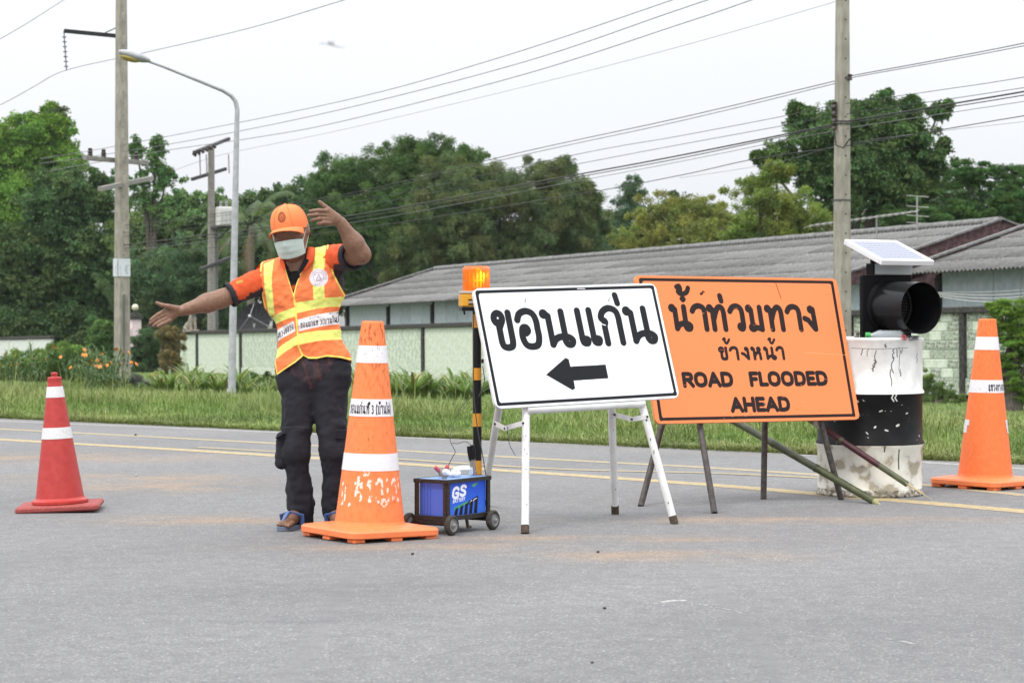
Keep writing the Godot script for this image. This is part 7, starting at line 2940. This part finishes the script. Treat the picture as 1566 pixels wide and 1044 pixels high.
	s.ball(hp(455, 428, 0.045), Vector3(0.058, 0.06, 0.055), 10, 16)
	part("undershirt", s, cd, t)
	var orange_cloth := plain("collar_cloth", lin(0.66, 0.088, 0.022), 0.85)
	for q in [[[[466, 382, 0.02], [476, 380, 0.06], [474, 396, 0.10], [464, 414, 0.125]], 0.020], [[[438, 388, 0.05], [431, 391, 0.08], [431, 400, 0.10], [435, 412, 0.115]], 0.011]]:
		s = Shape.new()
		var pts := []
		for w in q[0]:
			pts.append(hp(w[0], w[1], w[2]))
		s.tube(pts, [q[1] * 0.8, q[1], q[1], 0.006], 10, true, 0.45)
		part("collar", s, orange_cloth, t)
	s = Shape.new()
	s.tube([hp(472, 388, 0.07), hp(468, 398, 0.11), hp(460, 412, 0.13), hp(455, 420, 0.13)], [0.010, 0.013, 0.011, 0.006], 8, true, 0.5)
	part("collar_lining", s, cd, t)
	build_vest(t)
	# sandals
	var sole_m := plain("sandal_sole", lin(0.12, 0.15, 0.21), 0.7)
	var strap_m := plain("sandal_strap", lin(0.07, 0.13, 0.34), 0.5)
	for q in [fl, fr]:
		var ax: Vector3 = (q[3] - q[1])
		ax.y = 0.0
		ax = ax.normalized()
		var sd := ax.cross(Vector3.UP).normalized()
		var o := PackedVector2Array()
		for k in 28:
			var an := TAU * k / 28
			var y := sin(an) * 0.132
			var w := 0.046 + 0.010 * sin(an) - 0.006 * cos(2.0 * an)
			o.append(Vector2(cos(an) * w, y))
		s = Shape.new()
		var mid: Vector3 = (q[1] + q[3]) / 2.0 + ax * 0.012
		s.slab(o, 0.002, 0.020, Transform3D(Basis(sd, ax, sd.cross(ax)), Vector3(mid.x, 0, mid.z)))
		var sn2 := part("sandal", s, sole_m, t)
		s = Shape.new()
		var toe: Vector3 = q[3] + ax * 0.012
		toe.y = 0.05
		for k in [-1.0, 1.0]:
			var e: Vector3 = mid + sd * 0.047 * k - ax * 0.01
			s.tube([Vector3(e.x, 0.018, e.z), Vector3(lerpf(e.x, q[2].x, 0.35), 0.066, lerpf(e.z, q[2].z, 0.35)) + sd * 0.02 * k, Vector3(q[2].x, 0.082, q[2].z) + ax * 0.02, toe, toe + Vector3(0, -0.03, 0) + ax * 0.003], [0.012, 0.012, 0.011, 0.007, 0.005], 8, true, 0.5)
		part("strap", s, strap_m, sn2)


func build_cap(t: Node3D, ht: Transform3D):
	var m := grained("cap_cloth", lin(0.82, 0.205, 0.062), lin(0.92, 0.26, 0.09), 0.05, 0.85, 0.02, 4)
	var ct := ht * Transform3D(Basis(Vector3(1, 0, 0), deg_to_rad(4.0)), Vector3(0, 0.036, -0.008))
	var s := Shape.new()
	# six-panel dome: higher at the front
	var rows := 10
	var cols := 36
	s.smooth(3)
	var dome := func(fr: float, an: float) -> Vector3:
		var el := fr * PI / 2
		var front := 0.5 + 0.5 * cos(an)
		var r := 0.0895 + 0.004 * front
		if fr < 0.0:
			return Vector3(sin(an) * r * 0.94, fr * (0.10 + 0.22 * (1.0 - front)), cos(an) * (r + 0.008))
		var hgt := 0.094 + 0.008 * front
		var sharp := pow(cos(el), 0.72)
		return Vector3(sin(an) * r * 0.94 * sharp, sin(el) * hgt, cos(an) * (r + 0.008) * sharp)
	for i in range(-1, rows):
		for k in cols:
			var a0 := TAU * k / cols
			var a1 := TAU * (k + 1) / cols
			var f0 := float(i) / rows
			var f1 := float(i + 1) / rows
			s.quad(ct * dome.call(f0, a0), ct * dome.call(f0, a1), ct * dome.call(f1, a1), ct * dome.call(f1, a0))
	var cap := part("cap", s, m, t)
	for k in 6:
		s = Shape.new()
		var pts := []
		for i in 9:
			pts.append(ct * (dome.call(i / 8.5, TAU * (k + 0.5) / 6.0) * 1.003))
		s.tube(pts, 0.0012, 5)
		part("seam", s, plain("cap_seam", lin(0.60, 0.14, 0.045), 0.9), cap)
	s = Shape.new()
	s.ball(ct * Vector3(0, 0.1, 0.0), Vector3(0.007, 0.004, 0.007), 6, 10, ct.basis)
	part("button", s, m, cap)
	# curved peak
	s = Shape.new()
	s.smooth(4)
	var n := 16
	var mdp := 6
	var peak := func(a: float, f: float, lift: float) -> Vector3:
		var an := a * 1.18
		var e := Vector3(sin(an) * 0.081, 0.005, cos(an) * 0.093)
		var long := 0.078 * pow(maxf(cos(a * 1.35), 0.0), 0.55)
		var arch := -0.046 * a * a
		return e + Vector3(sin(an) * 0.25, 0.06 - 0.08 * f, 1.0) * long * f + Vector3(0, arch * (0.35 + 0.65 * f) + lift, 0)
	for i in n:
		var a0 := lerpf(-1.0, 1.0, float(i) / n)
		var a1 := lerpf(-1.0, 1.0, float(i + 1) / n)
		for j in mdp:
			var f0 := float(j) / mdp
			var f1 := float(j + 1) / mdp
			s.quad(ct * peak.call(a0, f1, 0.002), ct * peak.call(a1, f1, 0.002), ct * peak.call(a1, f0, 0.002), ct * peak.call(a0, f0, 0.002))
			s.quad(ct * peak.call(a0, f0, -0.002), ct * peak.call(a1, f0, -0.002), ct * peak.call(a1, f1, -0.002), ct * peak.call(a0, f1, -0.002))
		s.quad(ct * peak.call(a0, 1.0, -0.002), ct * peak.call(a1, 1.0, -0.002), ct * peak.call(a1, 1.0, 0.002), ct * peak.call(a0, 1.0, 0.002))
	part("peak", s, m, cap)
	# round dark badge stitched on the front: two rings round a small figure
	var thread := plain("badge_thread", lin(0.17, 0.045, 0.02), 0.9)
	s = Shape.new()
	s.smooth(-1)
	var on := func(x: float, y: float) -> Vector3:
		var an := x / 0.095
		var fr := 0.0
		for k in 12:
			var p: Vector3 = dome.call(fr, an)
			if p.y >= y:
				break
			fr += (y - p.y) / 0.16
		return dome.call(fr, an) * 1.012
	for ring in [[0.0185, 0.0225], [0.0115, 0.0140]]:
		for k in 28:
			var a0 := TAU * k / 28
			var a1 := TAU * (k + 1) / 28
			s.quad(ct * on.call(cos(a0) * ring[0], 0.055 + sin(a0) * ring[0]), ct * on.call(cos(a0) * ring[1], 0.055 + sin(a0) * ring[1]), ct * on.call(cos(a1) * ring[1], 0.055 + sin(a1) * ring[1]), ct * on.call(cos(a1) * ring[0], 0.055 + sin(a1) * ring[0]))
	for q in [[-0.006, -0.003, 0.0, 0.007], [0.0, 0.007, 0.006, -0.003], [-0.008, -0.005, 0.008, -0.005], [-0.004, 0.001, 0.004, 0.001]]:
		var d := Vector2(q[2] - q[0], q[3] - q[1]).normalized().orthogonal() * 0.0012
		s.quad(ct * on.call(q[0] - d.x, 0.055 + q[1] - d.y), ct * on.call(q[2] - d.x, 0.055 + q[3] - d.y), ct * on.call(q[2] + d.x, 0.055 + q[3] + d.y), ct * on.call(q[0] + d.x, 0.055 + q[1] + d.y))
	for k in 18:
		var a := TAU * k / 18
		var c := Vector2(cos(a), sin(a)) * 0.0163
		s.quad(ct * on.call(c.x - 0.0012, 0.055 + c.y - 0.0012), ct * on.call(c.x + 0.0012, 0.055 + c.y - 0.0012), ct * on.call(c.x + 0.0012, 0.055 + c.y + 0.0012), ct * on.call(c.x - 0.0012, 0.055 + c.y + 0.0012))
	part("badge", s, thread, cap)


func build_mask(t: Node3D, ht: Transform3D):
	var s := Shape.new()
	s.smooth(5)
	var n := 24
	var rows := 18
	var surf := func(a: float, f: float, out: float) -> Vector3:
		# a: -1 ear to 1 ear; f: 0 chin to 1 nose bridge
		var an := a * 1.22
		var y := lerpf(-0.112, -0.034 + 0.012 * (1.0 - a * a), f) + 0.012 * a * a * (1.0 - f)
		var nose := 0.018 * exp(-pow(a / 0.22, 2.0)) * smoothstep(0.2, 0.85, f)
		var bulge := 0.012 * sin(clampf(f, 0, 1) * PI) * (1.0 - a * a)
		var chin := -0.026 * pow(1.0 - f, 2.2) * (1.0 - 0.5 * a * a)
		var pleat := 0.0022 * sin(f * TAU * 3.0 + 0.6) * (1.0 - 0.6 * absf(a))
		var r := 0.082 + out + bulge * 0.5 + pleat
		return Vector3(sin(an) * (0.073 + out) * (1.0 - 0.08 * (1.0 - f)), y, cos(an) * r + 0.022 + nose + chin)
	for i in n:
		var a0 := lerpf(-1.0, 1.0, float(i) / n)
		var a1 := lerpf(-1.0, 1.0, float(i + 1) / n)
		for j in rows:
			var f0 := float(j) / rows
			var f1 := float(j + 1) / rows
			s.quad(ht * surf.call(a0, f0, 0.003), ht * surf.call(a1, f0, 0.003), ht * surf.call(a1, f1, 0.003), ht * surf.call(a0, f1, 0.003))
			s.quad(ht * surf.call(a0, f1, 0.001), ht * surf.call(a1, f1, 0.001), ht * surf.call(a1, f0, 0.001), ht * surf.call(a0, f0, 0.001))
	var m := plain("mask_cloth", lin(0.60, 0.74, 0.68), 0.8)
	part("face_mask", s, m, t)
	s = Shape.new()
	for k in [-1.0, 1.0]:
		s.tube([ht * surf.call(k, 0.95, 0.003), ht * Vector3(k * 0.084, 0.024, -0.005), ht * Vector3(k * 0.088, 0.012, -0.024), ht * Vector3(k * 0.084, -0.02, -0.010), ht * surf.call(k, 0.15, 0.003)], 0.0016, 5)
	part("ear_loop", s, m, t)


func build_vest(t: Node3D):
	var vb := []
	vb.append(bone(hp(479, 574), hp(465, 452), 0.150, 0.146, 1.32, 0.05))
	vb.append(bone(hp(449, 562), hp(508, 556), 0.092, 0.092, 1.05, 0.05))
	vb.append(bone(hp(438, 448), hp(490, 438), 0.126, 0.124, 1.25, 0.05))
	vb.append(bone(hp(415, 424), hp(506, 398), 0.081, 0.078, 1.0, 0.05))
	var d := wrinkle(wrinkle(net(vb, 0.0075), 0.011, 6.5, 33, Vector3(1, 1.3, 1)), 0.005, 20.0, 34)
	# keep the garment between its shoulder seams and the hem; lay the cut pattern flat over front and back
	var v: PackedVector3Array = d.v
	var f: PackedInt32Array = d.i
	var ov := PackedVector3Array()
	var on := PackedVector3Array()
	var uv := PackedVector2Array()
	var oi := PackedInt32Array()
	var seen := [{}, {}]
	var y0: float = hp(0, 577).y
	for k in range(0, f.size(), 3):
		var c := (v[f[k]] + v[f[k + 1]] + v[f[k + 2]]) / 3.0
		if c.y < y0 or d.n[f[k]].y + d.n[f[k + 1]].y + d.n[f[k + 2]].y < -2.2:
			continue
		var nz: float = d.n[f[k]].z + d.n[f[k + 1]].z + d.n[f[k + 2]].z
		var back := 1 if nz < -0.35 else 0
		for w in 3:
			var id := f[k + w]
			if not seen[back].has(id):
				seen[back][id] = ov.size()
				ov.append(v[id])
				on.append(d.n[id])
				var pu := 477.5 + v[id].x * 328.4
				var pv := 809.3 - v[id].y * 328.4
				uv.append(Vector2((pu - 385.0) / 165.0 * 0.5 + 0.5 * back, (pv - 365.0) / 215.0))
			oi.append(seen[back][id])
	var W := 1320
	var H := 860
	var im := Image.create(W, H, false, Image.FORMAT_RGBA8)
	var orange := Color(0.96, 0.52, 0.31)
	im.fill(Color(0.96, 0.52, 0.31, 0.0))
	var P := func(list: Array) -> Array:
		var o := []
		for k in range(0, list.size(), 2):
			o.append(Vector2((list[k] - 385.0) * 4.0, (list[k + 1] - 365.0) * 4.0))
		return o
	var right: Array = P.call([449, 450, 454, 432, 462, 410, 470, 394, 480, 380, 480, 366, 500, 366, 501, 378, 504, 398, 511, 420, 521, 440, 529, 456, 548, 460, 548, 552, 536, 552, 520, 547, 500, 545, 485, 548, 472, 548, 463, 543, 457, 531, 453, 480])
	var left: Array = P.call([396, 396, 396, 425, 399, 455, 404, 482, 409, 512, 415, 546, 421, 574, 423, 573, 438, 563, 452, 554, 464, 544, 457, 531, 453, 480, 449, 449, 441, 425, 434, 404, 431, 390, 428, 384, 404, 384])
	var cut := Image.create(660, H, false, Image.FORMAT_RGBA8)
	fill_shape(cut, left, Color.WHITE)
	fill_shape(cut, right, Color.WHITE)
	fill_shape(im, left, orange)
	fill_shape(im, right, orange)
	var yel := Color(0.91, 0.935, 0.50)
	var band := func(a: Array, c: Color): fill_shape(im, P.call(a), c)
	band.call([402, 404, 417, 396, 415.5, 430, 419, 480, 409, 484, 404, 440], yel)
	band.call([480, 378, 496.5, 370, 497, 390, 495, 420, 497, 460, 480, 462, 478, 420, 479, 392], yel)
	band.call([386, 500, 408, 486, 430, 477, 451, 469, 453.5, 483, 432, 490, 411, 499, 386, 514], yel)
	band.call([452, 462.5, 470, 460, 487, 457, 505, 454.5, 548, 453, 548, 468, 505, 469, 487, 471.5, 470, 475, 453, 479], yel)
	band.call([386, 552, 418, 536, 436, 524, 455, 513, 457, 526, 438, 536, 420, 549, 386, 566], yel)
	band.call([456, 511, 472, 507.5, 487, 505.5, 510, 504, 548, 504, 548, 519, 510, 519.5, 487, 521, 472, 524, 457.5, 527], yel)
	# worn hi-vis tone within the tape
	for k in 320:
		var p := Vector2(rnd(0, 660), rnd(0, 860))
		var c := im.get_pixelv(p)
		if c.a > 0.5 and c.b > 0.35:
			dab(im, p, p + Vector2(rnd(-18, 18), rnd(-3, 3)), rnd(1, 4), Color(0.84, 0.90, 0.42) if k % 2 else Color(0.95, 0.96, 0.62))
	# printed strips
	var white := Color(0.90, 0.885, 0.89)
	var ink := Color(0.33, 0.31, 0.33)
	band.call([410, 512.5, 430, 500, 449.5, 490.5, 452, 506, 434, 515, 415, 527], white)
	band.call([456, 488.5, 488, 480, 520, 475, 522, 495, 490, 499, 457.5, 506.5], white)
	var x := 0.0
	for g in ["kho", "wo", "ngo", "tha", "aa", "ngo", "ho", "lo", "wo", "ngo"]:
		var px := (414.5 - 385.0 + x) * 4.0
		var py := (514.0 - 365.0 - x * 0.575) * 4.0
		letter(im, g, px, py, 11.5, 30, 2.0, ink, 0.0)
		x += 3.45
	x = 0.0
	for g in ["kho", "o", "no", "ae", "ko", "no", "tha", " ", "three", "open", "bo", "aa", "no", "ai", "pho", "close"]:
		var px := (460.0 - 385.0 + x) * 4.0
		var py := (493.5 - 365.0 - x * 0.165) * 4.0
		var wide: float = {"ae": 10.0, " ": 5.0, "open": 6.0, "close": 6.0, "ai": 7.0}.get(g, 13.0)
		letter(im, g, px, py, wide, 30, 2.0, ink, 0.0)
		x += wide / 4.0 + 0.75
	for q in [[474, 487], [486, 485], [504, 480], [513, 479]]:
		var p := Vector2((q[0] - 385.0) * 4.0, (q[1] - 365.0) * 4.0)
		dab(im, p, p + Vector2(5, -3), 2.2, ink)
	# round badge
	var bc := Vector2((487.5 - 385.0) * 4.0, (424.5 - 365.0) * 4.0)
	dab(im, bc, bc + Vector2(0.1, 0), 56, Color(0.93, 0.90, 0.915))
	for k in 40:
		var a := TAU * k / 40
		var a2 := TAU * (k + 1) / 40
		dab(im, bc + Vector2(cos(a), sin(a)) * 49, bc + Vector2(cos(a2), sin(a2)) * 49, 1.2, Color(0.72, 0.69, 0.72))
		dab(im, bc + Vector2(cos(a), sin(a)) * 31, bc + Vector2(cos(a2), sin(a2)) * 31, 1.6, Color(0.66, 0.63, 0.67))
		if k % 2:
			dab(im, bc + Vector2(cos(a), sin(a)) * 37, bc + Vector2(cos(a), sin(a)) * 43, 2.0, Color(0.70, 0.68, 0.72))
	for q in [[-14, 10, 0, -20], [0, -20, 14, 10], [-18, 14, 18, 14], [-9, 0, 9, 0], [-14, 20, 14, 20]]:
		dab(im, bc + Vector2(q[0], q[1]), bc + Vector2(q[2], q[3]), 2.4, Color(0.66, 0.63, 0.68))
	# yellow piping along the edges
	var pipe := Color(0.97, 0.88, 0.42)
	var pl: Array = P.call([428, 386, 431, 391, 434, 404, 441, 425, 449, 448])
	stroke(im, pl, 5.5, pipe)
	stroke(im, P.call([482, 376, 470, 394, 462, 410, 454, 432, 449.5, 450, 453, 480, 457, 530, 463, 543, 472, 547, 485, 547, 500, 543.5, 520, 545.5, 540, 551]), 5.5, pipe)
	stroke(im, P.call([499, 369, 500, 378, 503, 398, 510, 420, 520, 440, 528, 456]), 5.5, pipe)
	stroke(im, P.call([463, 543.5, 452, 553, 438, 562, 422, 572]), 5.0, pipe)
	stroke(im, P.call([398, 390, 397.5, 425, 400.5, 455, 405.5, 482, 410.5, 512, 416.5, 546, 422, 572]), 4.0, pipe)
	for y in H:
		for x2 in 660:
			if cut.get_pixel(x2, y).a < 0.5 and im.get_pixel(x2, y).a > 0.0:
				im.set_pixel(x2, y, Color(orange.r, orange.g, orange.b, 0.0))
	# back panel: plain with the same tapes
	fill_shape(im, [Vector2(672, 70), Vector2(800, 60), Vector2(900, 130), Vector2(1010, 120), Vector2(1110, 20), Vector2(1160, 20), Vector2(1180, 300), Vector2(1319, 380), Vector2(1319, 760), Vector2(672, 850)], orange)
	fill_shape(im, [Vector2(662, 440), Vector2(1319, 400), Vector2(1319, 458), Vector2(662, 498)], yel)
	fill_shape(im, [Vector2(662, 640), Vector2(1319, 590), Vector2(1319, 650), Vector2(662, 700)], yel)
	var m := printed("vest_cloth", im, 0.75, true)
	m.texture_repeat = true
	var wv := NoiseTexture2D.new()
	var wn := FastNoiseLite.new()
	wn.seed = 4
	wn.frequency = 0.02
	wv.width = 512
	wv.height = 512
	wv.noise = wn
	m.heightmap_enabled = true
	m.heightmap_texture = wv
	m.heightmap_scale = 0.6
	m.backlight_enabled = true
	m.backlight = Color(0.25, 0.2, 0.12)
	part("hi_vis_vest", net_mesh({"v": ov, "n": on, "i": oi, "uv": uv}), m, t)
